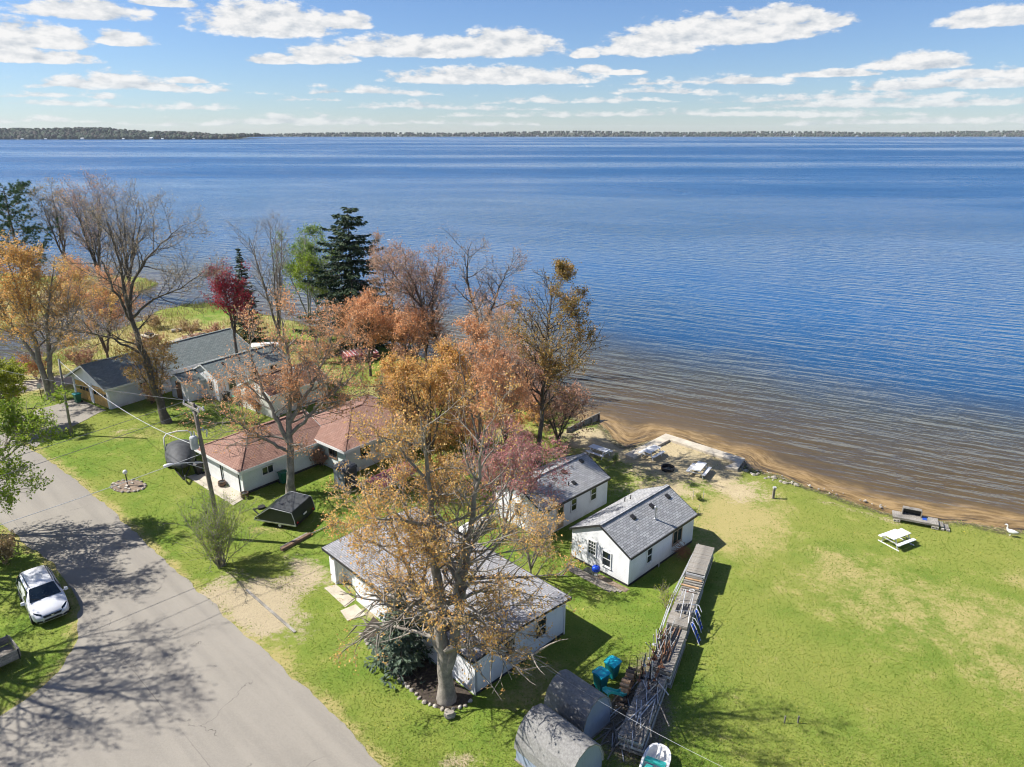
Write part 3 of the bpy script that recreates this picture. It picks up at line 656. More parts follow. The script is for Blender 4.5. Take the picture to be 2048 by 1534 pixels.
def corner_boards(root, L, W, h, m_='white_paint'):
    for (x, y) in ((0, 0), (L, 0), (0, W), (L, W)): MB().box((x - 0.045, y - 0.045, 0.0), (x + 0.045, y + 0.045, h - 0.02)).build('corner_board', M[m_], root)
def box_vent(rf, x, y, z, sl, sg=1, m_='black_metal'):
    v = MB(); v.hexa([(x - 0.17, y - 0.17, z - sg * sl * 0.17 - 0.02), (x + 0.17, y - 0.17, z - sg * sl * 0.17 - 0.02), (x + 0.17, y + 0.17, z + sg * sl * 0.17 - 0.02), (x - 0.17, y + 0.17, z + sg * sl * 0.17 - 0.02),
                      (x - 0.14, y - 0.13, z + 0.11 - sg * sl * 0.1), (x + 0.14, y - 0.13, z + 0.11 - sg * sl * 0.1), (x + 0.14, y + 0.15, z + 0.16), (x - 0.14, y + 0.15, z + 0.16)])
    return v.build('roof_vent', M[m_], rf)

# ---- low white house in front: rectangular, very low pitched roof, garage opening at its road end
ho, hr = gable('low_house', 'long low white house with flat grey shingle roof under the big maple', (2.95, 33.5, 0), 134.5, 13.8, 6.75, 2.36, 0.22, 'white_siding', 'pale_shingle', 'dark_trim', ov=0.3, ovx=0.25, skip_wall=True)
w = MB(); x0, x1, zz = 10.9, 13.2, 2.06   # garage opening cut into the front wall
w.add([(0, 0, 0), (13.8, 0, 0), (13.8, 0, 2.36), (0, 0, 2.36), (0, 6.75, 0), (0, 6.75, 2.36), (0, 3.375, 2.58), (13.8, 6.75, 0), (13.8, 6.75, 2.36), (13.8, 3.375, 2.58)],
      [(0, 1, 2, 3), (0, 3, 6, 5, 4), (1, 7, 8, 9, 2)])
for (a, b, c, d_) in ((0, x0, 0, 2.36), (x1, 13.8, 0, 2.36), (x0, x1, zz, 2.36)): w.box((a, 6.60, c), (b, 6.75, d_))
w.build('wall', M['white_siding'], ho)
g = MB(); g.box((x0 + 0.01, 6.0, 0.0), (x0 + 0.06, 6.6, zz)); g.box((x1 - 0.06, 6.0, 0), (x1 - 0.01, 6.6, zz)); g.box((x0 + 0.06, 6.0, zz - 0.05), (x1 - 0.06, 6.6, zz)); g.build('door_jamb', M['white_paint'], ho)
gd = MB().box((x0 + 0.06, 6.02, 0.02), (x1 - 0.06, 6.06, zz - 0.06)).build('garage_door', M['white_paint'], ho)
for k in range(4): MB().box((x0 + 0.09, 6.062, 0.06 + k * 0.49), (x1 - 0.09, 6.085, 0.50 + k * 0.49)).build('door_panel', M['white_paint'], gd)
wl = Wall('x0', 13.8, 6.75)
window(ho, wl, 1.95, 0.95, 0.78, 1.12); window(ho, wl, 4.35, 0.95, 0.78, 1.12)
MB().box((-0.06, -0.03, 0), (0.03, 0.06, 2.3)).build('downspout', M['white_paint'], ho)
for (a, b) in ((0.06, 6.7),): MB().box((-0.025, a, -0.1), (-0.004, b, 0.14)).build('foundation', M['dark_trim'], ho)
box_vent(hr, 2.2, 1.8, 2.60, 0.06); box_vent(hr, 6.2, 1.6, 2.60, 0.06)
MB().lathe([(0.035, 2.45), (0.035, 2.85)], (4.2, 1.1, 0), 8).build('vent_pipe', M['black_metal'], hr)
MB().prism([(11.0, 6.78), (13.2, 6.78), (13.4, 7.5), (10.8, 7.6)], 0.006, 0.03).build('threshold', M['concrete'], ho)
MB().prism([(9.3, 7.1), (10.6, 7.0), (10.7, 8.0), (9.6, 8.2)], 0.006, 0.04).build('step_slab', M['concrete'], ho)

# ---- near white cottage
c1, r1 = gable('cottage', 'near white cottage with grey shingle gable roof and metal flue', (7.3, 37.95, 0), 44.6, 7.4, 4.7, 2.18, 1.22, 'white_siding', 'grey_shingle', 'dark_trim', ov=0.16, ovx=0.12)
for w_ in ('y0', 'x0', 'y1', 'x1'): Wall(w_, 7.4, 4.7).slab(MB(), 0.01, (7.4 if w_[0] == 'y' else 4.7) - 0.01, -0.1, 0.15, 0.002, 0.022).build('skirting', M['dark_trim'], c1)
g0, s0 = Wall('x0', 7.4, 4.7), Wall('y0', 7.4, 4.7)
window(c1, g0, 2.95, 1.05, 0.58, 0.95, 'grid', 'white_paint'); window(c1, g0, 1.75, 0.72, 0.62, 1.0, 'hung')
window(c1, s0, 2.15, 0.82, 0.5, 1.0, 'hung'); window(c1, s0, 5.35, 0.92, 0.98, 0.92, 'slide', 'tan_trim')
sl = 1.22 / 2.35
for x in (6.6, 4.7, 2.6): box_vent(r1, x, 1.72, 2.18 + sl * 1.72 + 0.11, sl)
f_ = MB(); f_.lathe([(0.10, -0.05), (0.10, 0.06), (0.055, 0.10), (0.055, 0.78), (0.11, 0.80), (0.11, 0.92), (0.02, 0.98)], (4.05, 0.98, 2.18 + sl * 0.98 + 0.10), 12); f_.build('flue', M['steel'], r1)
for (x, y) in ((5.1, 3.75), (4.7, 3.95)): MB().lathe([(0.04, 0), (0.04, 0.34)], (x, y, 2.18 + sl * (4.7 - y) + 0.08), 8).build('vent_pipe', M['black_metal'], r1)
for k, x in enumerate((3.2,)): MB().lathe([(0.03, 0.0), (0.03, 0.3)], (x, -0.12, 0), 8).build('drain_pipe', M['white_plastic'], c1)

# ---- far white cottage
c2, r2 = gable('cottage', 'far white cottage half hidden by the pink budding tree', (2.1, 43.5, 0), 44.6, 7.3, 4.7, 2.18, 1.15, 'white_siding', 'grey_shingle', 'dark_trim', ov=0.16, ovx=0.12)
s0, g0 = Wall('y0', 7.3, 4.7), Wall('x0', 7.3, 4.7); sl = 1.15 / 2.35
window(c2, s0, 5.6, 1.0, 0.6, 0.92, 'hung', 'white_paint', 'green_glass'); window(c2, s0, 3.35, 1.0, 0.52, 0.9, 'hung', 'white_paint', 'green_glass')
dr = s0.slab(MB(), 1.5, 2.25, 0.12, 1.95, 0.002, 0.04).build('door', M['tan_trim'], c2); s0.slab(MB(), 1.62, 2.13, 1.0, 1.75, 0.041, 0.05).build('pane', M['green_glass'], dr)
window(c2, g0, 2.3, 0.9, 0.7, 1.0, 'hung')
for (x, y) in ((4.2, 1.75), (6.4, 1.9)): box_vent(r2, x, y, 2.18 + sl * y + 0.11, sl)
MB().lathe([(0.04, 0), (0.04, 0.32)], (3.6, 0.75, 2.18 + sl * 0.75 + 0.06), 8).build('vent_pipe', M['black_metal'], r2); box_vent(r2, 4.15, 0.7, 2.18 + sl * 0.7 + 0.09, sl)

# ---- red roofed garage and house
rg, rr_ = gable('garage', 'pale two-door garage with red hipped shingle roof', (-21.1, 50.0, 0), 50.3, 8.2, 6.1, 2.35, 1.45, 'mint_siding', 'red_shingle', 'white_paint', ov=0.42, hip0=2.6, hip1=0.0, ovx=0.0, fascia=0.2)
g0, s0 = Wall('x0', 8.2, 6.1), Wall('y0', 8.2, 6.1)
for u in (0.55, 3.3):
    d0 = g0.slab(MB(), u, u + 2.35, 0.03, 2.0, 0.002, 0.018).build('garage_door', M['white_paint'], rg)
    for k in range(5): g0.slab(MB(), u + 0.02, u + 2.33, 0.05 + k * 0.39, 0.41 + k * 0.39, 0.019, 0.04).build('door_panel', M['white_paint'], d0)
    tr = MB()
    g0.slab(tr, u - 0.07, u - 0.002, 0.0, 2.08, 0.002, 0.06); g0.slab(tr, u + 2.352, u + 2.42, 0.0, 2.08, 0.002, 0.06); g0.slab(tr, u - 0.002, u + 2.352, 2.002, 2.08, 0.002, 0.06); tr.build('door_frame', M['dark_trim'], rg)
window(rg, s0, 2.2, 1.05, 0.95, 0.6, 'slide', 'white_paint'); corner_boards(rg, 8.2, 6.1, 2.3)
MB().box((0.02, -0.04, -0.1), (8.1, -0.002, 0.18)).build('foundation', M['dark_trim'], rg)
MB().prism([(-1.5, -0.9), (-0.02, -0.5), (-0.02, 6.2), (-1.4, 6.5)], -0.1, 0.045).build('apron', M['concrete'], rg)
rh, rr2 = gable('house', 'white house with red hipped roof behind the garage', (-13.7, 53.3, 0), 50.3, 9.0, 8.2, 2.5, 1.25, 'mint_siding', 'red_shingle', 'white_paint', ov=0.45, hip0=3.9, hip1=3.9, fascia=0.2)
window(rh, Wall('x0', 9, 8.2), 1.75, 1.2, 0.95, 0.85, 'slide', 'brown_wood'); window(rh, Wall('x0', 9, 8.2), 5.2, 1.1, 0.9, 0.9, 'slide'); window(rh, Wall('y0', 9, 8.2), 2.0, 1.1, 0.9, 1.0, 'hung', 'brown_wood')
MB().lathe([(0.05, 0), (0.05, 0.4), (0.09, 0.42), (0.09, 0.5)], (3.0, 4.6, 3.4), 8).build('vent_pipe', M['galvanised'], rr2); corner_boards(rh, 9, 8.2, 2.45)

# ---- cream gabled cottage with brown roof
bc, br_ = gable('cottage', 'small cream gabled cottage with brown shingle roof behind the red garage', (-24.0, 66.0, 0), 52.5, 7.0, 5.2, 2.35, 1.25, 'cream_siding', 'brown_shingle', 'white_paint', ov=0.2, ovx=0.15)
window(bc, Wall('x0', 7, 5.2), 2.3, 0.8, 0.6, 1.15, 'hung', 'tan_trim'); window(bc, Wall('y0', 7, 5.2), 3.0, 0.9, 0.8, 0.9, 'slide', 'tan_trim')
MB().lathe([(0.09, 0), (0.09, 0.5), (0.13, 0.52), (0.13, 0.6)], (4.4, 1.9, 3.2), 10).build('flue', M['galvanised'], br_)

# ---- long house at left: garage doors in the front gable, wing and porch on the lawn side
lh, lr = gable('long_house', 'long white house with grey green roof and golden garage doors', (-41.3, 68.3, 0), 56.3, 16.8, 7.3, 2.4, 1.75, 'white_siding', 'green_grey_shingle', 'white_paint', ov=0.35, ovx=0.55, fascia=0.18)
g0, s0 = Wall('x0', 16.8, 7.3), Wall('y0', 16.8, 7.3)
for u in (0.45, 4.0):
    d0 = g0.slab(MB(), u, u + 2.75, 0.02, 2.05, 0.002, 0.018).build('garage_door', M['gold_wood'], lh)
    for k in range(4):
        for j in range(4):
            if k == 2: continue
            g0.slab(MB(), u + 0.05 + j * 0.67, u + 0.66 + j * 0.67, 0.06 + k * 0.51, 0.50 + k * 0.51, 0.019, 0.035).build('door_panel', M['gold_wood'], d0)
    for j in range(4): g0.slab(MB(), u + 0.08 + j * 0.67, u + 0.62 + j * 0.67, 1.10, 1.48, 0.019, 0.03).build('pane', M['window_glass'], d0)
for u in (0.12, 3.3, 6.85): g0.slab(MB(), u, u + 0.3, 0.0, 2.2, 0.002, 0.08).build('door_post', M['white_paint'], lh)
window(lh, s0, 3.6, 1.3, 0.6, 0.6, 'slide'); 
ch = MB().box((7.6, 4.3, 3.0), (8.5, 6.0, 5.2)).build('chimney', M['brick'], lr); MB().box((7.5, 4.2, 5.2), (8.6, 6.1, 5.32)).build('chimney_cap', M['concrete'], ch); MB().box((7.8, 4.6, 5.32), (8.3, 5.0, 5.5)).box((7.8, 5.3, 5.32), (8.3, 5.7, 5.5)).build('flue', M['black_metal'], ch)
wg, wr = gable('house_wing', 'white gabled wing with three windows in front of the long house', (-31.1, 70.8, 0), 56.3, 9.2, 4.7, 2.4, 1.2, 'white_siding', 'green_grey_shingle', 'white_paint', ov=0.25, ovx=0.2, cat='house')
g0, s0 = Wall('x0', 9.2, 4.7), Wall('y0', 9.2, 4.7)
for u in (1.7, 4.6, 7.2): window(wg, s0, u, 0.95, 0.75, 1.05, 'hung', 'tan_trim')
window(wg, g0, 1.2, 0.95, 0.6, 1.05, 'hung', 'white_paint'); corner_boards(wg, 9.2, 4.7, 2.35)
for (x, y) in ((2.0, 1.6), (5.6, 1.6)): box_vent(wr, x, y, 2.4 + 0.51 * y + 0.11, 0.51)
MB().lathe([(0.05, 0), (0.05, 0.5), (0.12, 0.5), (0.12, 0.62)], (3.9, 1.3, 3.05), 8).build('vent_pipe', M['black_metal'], wr)
# porch between long house and wing (in the wing's frame)
pe, pr = gable('entry_porch', 'little white entry porch with brown door between long house and wing', (-34.2, 70.4, 0), 56.3, 4.4, 3.0, 2.1, 0.7, 'white_siding', 'green_grey_shingle', 'white_paint', ov=0.2, ovx=0.35, cat='porch')
g0 = Wall('x0', 4.4, 3.0); d0 = g0.slab(MB(), 1.1, 2.0, 0.1, 2.0, 0.002, 0.05).build('door', M['brown_wood'], pe)
s0 = Wall('y0', 4.4, 3.0); s0.slab(MB(), 2.2, 3.1, 0.35, 2.0, 0.002, 0.04).build('side_door', M['dark_trim'], pe)
st = MB().box((1.9, -1.0, 0), (3.4, -0.01, 0.34)).box((1.9, -1.4, 0), (3.4, -1.0, 0.17)).build('steps', M['concrete'], pe)

# ---- two barrel roofed garden sheds in the foreground
def barrel_shed(label, loc, L, W, h, top):
    root = empty('garden_shed', loc, 134.5, label, 'shed', 'barrel roofed garden sheds')
    arc = [(0.0, h), (0.02, h + (top - h) * 0.28), (0.12, h + (top - h) * 0.66), (0.28, h + (top - h) * 0.90), (0.5, top), (0.72, h + (top - h) * 0.90), (0.88, h + (top - h) * 0.66), (0.98, h + (top - h) * 0.28), (1.0, h)]
    prof = [(0, 0), (W, 0)] + [(W * u, z) for u, z in arc[::-1]]
    w = MB(); w.loft([[(x, y, z) for y, z in prof] for x in (0, L)]); w.build('wall', M['bluegrey_siding'], root)
    r = MB(); n = len(arc)
    out = [(W * (0.5 + (u - 0.5) * 1.06), z + 0.03 + 0.05 * (1 - abs(u - 0.5) * 2)) for u, z in arc]; inn = [(W * (0.5 + (u - 0.5) * 1.01), z + 0.008) for u, z in arc]
    rings = [[(x, y, z) for y, z in out] + [(x, y, z) for y, z in inn[::-1]] for x in (-0.07, L + 0.07)]
    r.loft(rings); rf = r.build('roof', M['shed_shingle'], root)
    for k in range(int(L / 0.14)):
        x = -0.05 + k * 0.14; MB().add([(x, W * 0.43, top + 0.055), (x + 0.135, W * 0.43, top + 0.075), (x + 0.135, W * 0.5, top + 0.105), (x, W * 0.5, top + 0.085), (x + 0.135, W * 0.57, top + 0.075), (x, W * 0.57, top + 0.055)], [(0, 1, 2, 3), (3, 2, 4, 5)]).build('ridge_shingle', M['shed_shingle'], rf)
    tr = MB(); ring = [(-0.02, y, z) for y, z in [(W * u, z) for u, z in arc]]
    for a, b in zip(ring, ring[1:]): tr.bar(a, b, 0.03, 0.07, (1, 0, 0))
    tr.build('end_trim', M['galvanised'], root)
    for (y0, y1) in ((W * 0.24, W * 0.495), (W * 0.505, W * 0.76)): MB().box((L + 0.002, y0, 0.06), (L + 0.03, y1, h + 0.85)).build('door', M['bluegrey_siding'], root)
    MB().box((-0.06, -0.06, -0.05), (L + 0.06, W + 0.06, 0.05)).build('skid', M['old_wood'], root)
    return root
mat('shed_shingle', (0.25, 0.245, 0.235), 0.9, 0.25, 9.0, 0.6, 40, fine=0.5)
barrel_shed('barrel roofed grey shed nearer the teal bins', (4.75, 27.05, 0), 2.35, 2.1, 0.62, 2.12)
barrel_shed('barrel roofed grey shed cut by the bottom edge', (4.0, 24.25, 0), 3.1, 2.3, 0.66, 2.18)

# ---- far houses, white specks along the far shores
fh = None
r_ = np.random.default_rng(5)
for (x_, y_, s_) in [(-1890, 2893, 1), (-1800, 2893, 1), (-1660, 2893, 1.3), (-1500, 2893, 1.0), (-1395, 2893, 1.6), (-1350, 2893, 1.0), (-1230, 2893, 1), (-2010, 2893, 1)] + [(a, 4592, 1.3) for a in (-700, -250, 150, 420, 900, 1050, 1500, 1720, 2100, 2380, 2700, 3000)]:
    L_, W_ = 14 * s_, 9 * s_
    near = y_ < 3000
    root = empty('lake_house', (x_, y_, -0.5), r_.uniform(-25, 25), 'tiny pale lake house under the trees of the left peninsula' if near else 'white speck of a lake house along the far horizon shore', 'house', 'far lake houses on the peninsula' if near else 'far lake houses along the horizon')
    if fh is None:
        wv = MB(); wv.loft([[(x, 0, 0), (x, 9, 0), (x, 9, 5), (x, 4.5, 8), (x, 0, 5)] for x in (0, 14)]); rv = MB(); rv.hexa([(-1, -1, 4.4), (15, -1, 4.4), (15, 4.5, 8.1), (-1, 4.5, 8.1), (-1, -1, 4.8), (15, -1, 4.8), (15, 4.5, 8.5), (-1, 4.5, 8.5)]); rv.hexa([(-1, 4.5, 8.1), (15, 4.5, 8.1), (15, 10, 4.4), (-1, 10, 4.4), (-1, 4.5, 8.5), (15, 4.5, 8.5), (15, 10, 4.8), (-1, 10, 4.8)])
        fh = (wv.mesh('wall', M['galvanised']), rv.mesh('roof', M['galvanised']))
    s_ *= 0.62; root.scale = (s_, s_, s_); link('wall', fh[0], root); link('roof', fh[1], root)

# ================================================================ TREES
mat('bark_grey', (0.27, 0.24, 0.205), 0.9, 0.4, 2.5, 0.6, 14, fine=0.5); mat('bark_brown', (0.15, 0.115, 0.085), 0.9, 0.35, 2.5, 0.6, 14, fine=0.5)
mat('bark_dark', (0.10, 0.085, 0.07), 0.9, 0.35, 2.5, 0.6, 14, fine=0.4); mat('birch_bark', (0.42, 0.40, 0.36), 0.8, 0.3, 3.0, 0.3, 14, fine=0.6)
mat('twig_tan', (0.34, 0.275, 0.205), 0.85, 0.3, 3.0); mat('twig_grey', (0.27, 0.24, 0.21), 0.85, 0.3, 3.0); mat('twig_dark', (0.19, 0.155, 0.125), 0.85, 0.3, 3.0)
leafmat('bud_gold', [(0.66, 0.34, 0.10), (0.76, 0.48, 0.16), (0.60, 0.42, 0.13), (0.76, 0.38, 0.15)], 0.42)
leafmat('bud_orange', [(0.68, 0.31, 0.14), (0.78, 0.43, 0.22), (0.62, 0.36, 0.18), (0.74, 0.34, 0.17)], 0.42)
leafmat('bud_rust', [(0.5, 0.24, 0.15), (0.6, 0.34, 0.23), (0.46, 0.29, 0.2), (0.56, 0.37, 0.27)], 0.4)
leafmat('bud_pink', [(0.437, 0.133, 0.123), (0.495, 0.216, 0.211), (0.364, 0.166, 0.211), (0.582, 0.3, 0.14)], 0.3)
leafmat('leaf_red', [(0.34, 0.025, 0.04), (0.476, 0.043, 0.064), (0.255, 0.025, 0.048), (0.561, 0.085, 0.096)], 0.35)
leafmat('leaf_olive', [(0.26, 0.195, 0.046), (0.364, 0.26, 0.065), (0.442, 0.221, 0.065), (0.195, 0.156, 0.046)], 0.3)
leafmat('leaf_spring', [(0.15, 0.263, 0.025), (0.275, 0.375, 0.037), (0.213, 0.312, 0.037), (0.4, 0.45, 0.062)], 0.45)
leafmat('leaf_lime', [(0.24, 0.30, 0.03), (0.38, 0.40, 0.04), (0.30, 0.34, 0.05)], 0.45)
leafmat('leaf_birch', [(0.138, 0.23, 0.046), (0.23, 0.322, 0.081), (0.184, 0.276, 0.069)], 0.45)
leafmat('needle_dark', [(0.023, 0.049, 0.026), (0.036, 0.068, 0.031), (0.052, 0.075, 0.029)], 0.1, 0.7)
leafmat('needle_blue', [(0.075, 0.115, 0.085), (0.105, 0.145, 0.10), (0.085, 0.12, 0.07)], 0.1, 0.7)
leafmat('needle_pine', [(0.046, 0.098, 0.039), (0.072, 0.137, 0.052), (0.091, 0.15, 0.058)], 0.15, 0.7)
leafmat('needle_cedar', [(0.039, 0.078, 0.026), (0.065, 0.104, 0.034), (0.026, 0.055, 0.023)], 0.1, 0.7)
leafmat('bud_tan', [(0.508, 0.374, 0.209), (0.419, 0.314, 0.164), (0.568, 0.389, 0.194)], 0.3)

def unit(a): return a / np.maximum(np.linalg.norm(a, axis=-1, keepdims=True), 1e-9)
def tube_np(pts, rad, n):
    pts = np.asarray(pts); k = len(pts); d = np.gradient(pts, axis=0); d = unit(d)
    ref = np.array([1.0, 0.13, 0.07]); s = unit(np.cross(d, ref)); u = np.cross(s, d)
    th = np.arange(n) / n * 2 * np.pi
    V = pts[:, None] + np.asarray(rad)[:, None, None] * (np.cos(th)[None, :, None] * s[:, None] + np.sin(th)[None, :, None] * u[:, None])
    i = np.arange(k * n).reshape(k, n)
    F = np.stack([i[:-1], np.roll(i[:-1], -1, 1), np.roll(i[1:], -1, 1), i[1:]], -1).reshape(-1, 4)
    return V.reshape(-1, 3), F
def walk(r, p, d, L, n, wander, up):
    pts = [np.array(p, float)]; d = np.array(d, float)
    for i in range(n):
        d = d + r.normal(0, wander, 3); d[2] += up; d /= np.linalg.norm(d)
        pts.append(pts[-1] + d * L / n)
    return np.array(pts)
def smooth_ctrl(ctrl, n=14):
    c = np.asarray(ctrl, float); s = np.concatenate([[0], np.cumsum(np.linalg.norm(np.diff(c, axis=0), axis=1))]); u = np.linspace(0, s[-1], n)
    q = np.column_stack([np.interp(u, s, c[:, k]) for k in range(3)])
    for _ in range(2): q[1:-1] = (q[:-2] + 2 * q[1:-1] + q[2:]) / 4
    return q
def side_dir(r, d, az, pitch):
    d = d / np.linalg.norm(d); ref = np.array([0, 0, 1.0]) if abs(d[2]) < 0.9 else np.array([1.0, 0, 0])
    s = np.cross(d, ref); s /= np.linalg.norm(s); u = np.cross(s, d)
    return d * math.cos(pitch) + math.sin(pitch) * (math.cos(az) * s + math.sin(az) * u)
def leaves_np(r, C_, size, elong=1.0, up=0.0, aspect=0.62):
    n = len(C_); a = unit(r.normal(0, 1, (n, 3)) + np.array([0, 0, up])); b = unit(np.cross(a, r.normal(0, 1, (n, 3))))
    s = size * r.uniform(0.6, 1.35, n)[:, None]
    V = np.stack([C_ - a * s * elong * 0.5, C_ + b * s * aspect * 0.5, C_ + a * s * elong * 0.5, C_ - b * s * aspect * 0.5], 1).reshape(-1, 3)
    F = np.arange(4 * n).reshape(n, 4)
    return V, F
def twigs_np(r, P0, D0, L, rad):
    n = len(P0); Lx = (L * r.uniform(0.5, 1.3, n))[:, None]
    P1 = P0 + D0 * Lx * 0.5 + r.normal(0, 0.06, (n, 3)) * Lx; D1 = unit(D0 + r.normal(0, 0.35, (n, 3)) + np.array([0, 0, 0.15])); P2 = P1 + D1 * Lx * 0.5
    s = unit(np.cross(D0, r.normal(0, 1, (n, 3)))); u = np.cross(D0, s); V = []
    for k in range(3):
        th = k * 2 * np.pi / 3; o = np.cos(th) * s + np.sin(th) * u
        V.append(P0 + o * rad); 
    for k in range(3):
        th = k * 2 * np.pi / 3; o = np.cos(th) * s + np.sin(th) * u
        V.append(P1 + o * rad * 0.7)
    V.append(P2); V = np.stack(V, 1).reshape(-1, 3); b = np.arange(n)[:, None] * 7
    Q = np.concatenate([np.concatenate([b + k, b + (k + 1) % 3, b + 3 + (k + 1) % 3, b + 3 + k], 1) for k in range(3)])
    T = np.concatenate([np.concatenate([b + 3 + k, b + 3 + (k + 1) % 3, b + 6], 1) for k in range(3)])
    return V, Q, T, P1, P2
class Acc:
    def __init__(s): s.V = []; s.F = {}; s.n = 0
    def add(s, V, *fm):
        for F, m_ in fm: s.F.setdefault((F.shape[1], m_), []).append(F + s.n)
        s.V.append(V); s.n += len(V)
    def mesh(s, name, mats, smooth=False):
        ks = sorted(s.F); return np_mesh(name, np.concatenate(s.V), [np.concatenate(s.F[k]) for k in ks], mats, [k[1] for k in ks], smooth)
TREES = {}
def deciduous(name, label, loc, h, r0, seed, stems=None, fork=0.3, nst=3, splay=0.3, lean=(0, 0), n1=14, l1=4.0, pitch=(40, 70), up1=0.06, n2=8, l2=0.5, ntw=2500, tl=0.9,
              nleaf=6, ls=0.13, leaf='bud_orange', bark='bark_grey', twig='twig_tan', c0=0.25, prof='oval', up2=0.08, group=None, clump=0.0, twr=0.011, cat='tree', wander=0.12, low=0.3, sc=1.0, zmin=0.0):
    r = np.random.default_rng(seed); wood = Acc(); attach_P = []; attach_D = []; attach_W = []; ntw = int(ntw * 0.62); nleaf = max(int(round(nleaf * 0.72)), 1) if nleaf else 0; ls = ls * 1.18
    H = h
    if stems is None:
        fz = H * fork; fx, fy = lean[0] * fork, lean[1] * fork
        trunk = smooth_ctrl([(0, 0, -0.2), (fx * 0.4, fy * 0.4, fz * 0.5), (fx, fy, fz)], 8)
        stems = []; wood_tr = (trunk, np.linspace(r0 * 1.0, r0 * 0.72, 8)); wood_tr[1][0] = r0 * 1.5; wood_tr[1][1] = r0 * 1.08
        a0 = r.uniform(0, 6.28)
        for k in range(nst):
            a = a0 + k * 2 * np.pi / nst + r.uniform(-0.4, 0.4); sp = splay * H * (1 - fork) * r.uniform(0.5, 1.1) if nst > 1 else 0.0; hh = H * r.uniform(0.86, 1.0) if k else H
            mid = (fx + math.cos(a) * sp * 0.45 + lean[0] * 0.3, fy + math.sin(a) * sp * 0.45 + lean[1] * 0.3, fz + (hh - fz) * 0.45)
            top = (fx + math.cos(a) * sp + lean[0] * 0.7, fy + math.sin(a) * sp + lean[1] * 0.7, hh)
            stems.append(([(fx, fy, fz - 0.1), mid, top], r0 * 0.72 * (0.85 if nst > 1 else 1.0)))
        V, F = tube_np(*wood_tr, 10); wood.add(V, (F, 0))
        own_trunk = True
    else: own_trunk = False
    nb = 0
    for ctrl, sr in stems:
        if not own_trunk: ctrl = [(a * sc, b * sc, c * sc) for a, b, c in ctrl]
        q = smooth_ctrl(ctrl, 16); q[1:-1] += r.normal(0, 0.012 * H * 0.35, (14, 3)) * np.array([1, 1, 0.2])
        rad = sr * (1 - np.linspace(0, 1, 16) ** 0.9) ** 0.9 + 0.02
        if not own_trunk and q[0, 2] < 0.2: rad[0] *= 1.35
        V, F = tube_np(q, rad, 9); wood.add(V, (F, 0))
        L = np.linalg.norm(q[-1] - q[0])
        for k in range(n1):
            f = c0 + (0.985 - c0) * (k + r.random()) / n1; fi = f * 15; i = min(int(fi), 14); p = q[i] + (q[i + 1] - q[i]) * (fi - i); dirn = q[i + 1] - q[i]
            hf = np.clip(p[2] / H, 0, 1)
            if p[2] < zmin: continue
            w = {'oval': (1 - abs(hf - 0.45) * 1.3), 'cone': 1.12 - hf, 'vase': 0.45 + 0.6 * hf * (1.6 - hf), 'droop': 1.15 - 0.85 * hf}[prof]
            ll = l1 * max(w, 0.22) * r.uniform(0.7, 1.25)
            d1 = side_dir(r, dirn, k * 2.4 + r.uniform(-0.5, 0.5), R(r.uniform(*pitch)))
            dro = (0.0 if hf > low else -0.10)
            b1 = walk(r, p, d1, ll, 7, wander, up1 + dro); br = min(rad[i] * 0.55, 0.028 * ll + 0.012)
            rr = np.linspace(br, 0.012, 8); V, F = tube_np(b1, rr, 4); wood.add(V, (F, 0))
            for j in range(n2):
                g_ = 0.2 + 0.78 * (j + r.random()) / n2; gi = g_ * 7; a = min(int(gi), 6); pp = b1[a] + (b1[a + 1] - b1[a]) * (gi - a)
                d2 = side_dir(r, b1[a + 1] - b1[a], j * 2.4 + r.uniform(-0.7, 0.7), R(r.uniform(28, 62)))
                lb = ll * l2 * (1.15 - 0.75 * g_) * r.uniform(0.6, 1.25) + 0.15
                b2 = walk(r, pp, d2, lb, 4, wander * 1.2, up2 + dro)
                V, F = tube_np(b2, np.linspace(max(br * 0.42, 0.012), 0.007, 5), 3); wood.add(V, (F, 0))
                for s_ in range(1, 5):
                    attach_P.append(b2[s_]); attach_D.append(b2[s_] - b2[s_ - 1]); attach_W.append(0.4 + s_ * 0.25)
            for s_ in range(4, 8):
                attach_P.append(b1[s_]); attach_D.append(b1[s_] - b1[s_ - 1]); attach_W.append(0.7)
        for s_ in range(10, 16):
            attach_P.append(q[s_]); attach_D.append(q[s_] - q[s_ - 1]); attach_W.append(0.8)
    AP = np.array(attach_P); AD = unit(np.array(attach_D)); W = np.array(attach_W)
    if clump > 0:
        cl = vnoise(AP[:, :2] + AP[:, 2:3] * 0.7, 1.7, seed + 9); W = W * np.clip((cl - 0.5) * 6 * clump + 0.6, 0.03, 3)
    crown = Acc()
    ix = r.choice(len(AP), ntw, p=W / W.sum()); P0 = AP[ix] + r.normal(0, 0.06, (ntw, 3)); D0 = unit(AD[ix] * 0.9 + r.normal(0, 0.6, (ntw, 3)) + np.array([0, 0, 0.22]))
    V, Q, T, P1, P2 = twigs_np(r, P0, D0, tl, twr); crown.add(V, (Q, 0), (T, 0))
    if nleaf > 0:
        k = nleaf; tt = r.uniform(0.25, 1.08, (ntw, k, 1))
        pos = np.where(tt < 0.5, P0[:, None] + (P1 - P0)[:, None] * tt * 2, P1[:, None] + (P2 - P1)[:, None] * (tt - 0.5) * 2) + r.normal(0, 0.05 + 0.25 * ls, (ntw, k, 3))
        pos = pos.reshape(-1, 3); pos = pos[pos[:, 2] > 0.15]
        V, F = leaves_np(r, pos, ls); crown.add(V, (F, 1))
    root = empty(name, loc, 0, label, cat, group)
    link('trunk', wood.mesh('trunk', [M[bark]], True), root)
    link('crown', crown.mesh('crown', [M[twig], M[leaf]]), root)
    return root
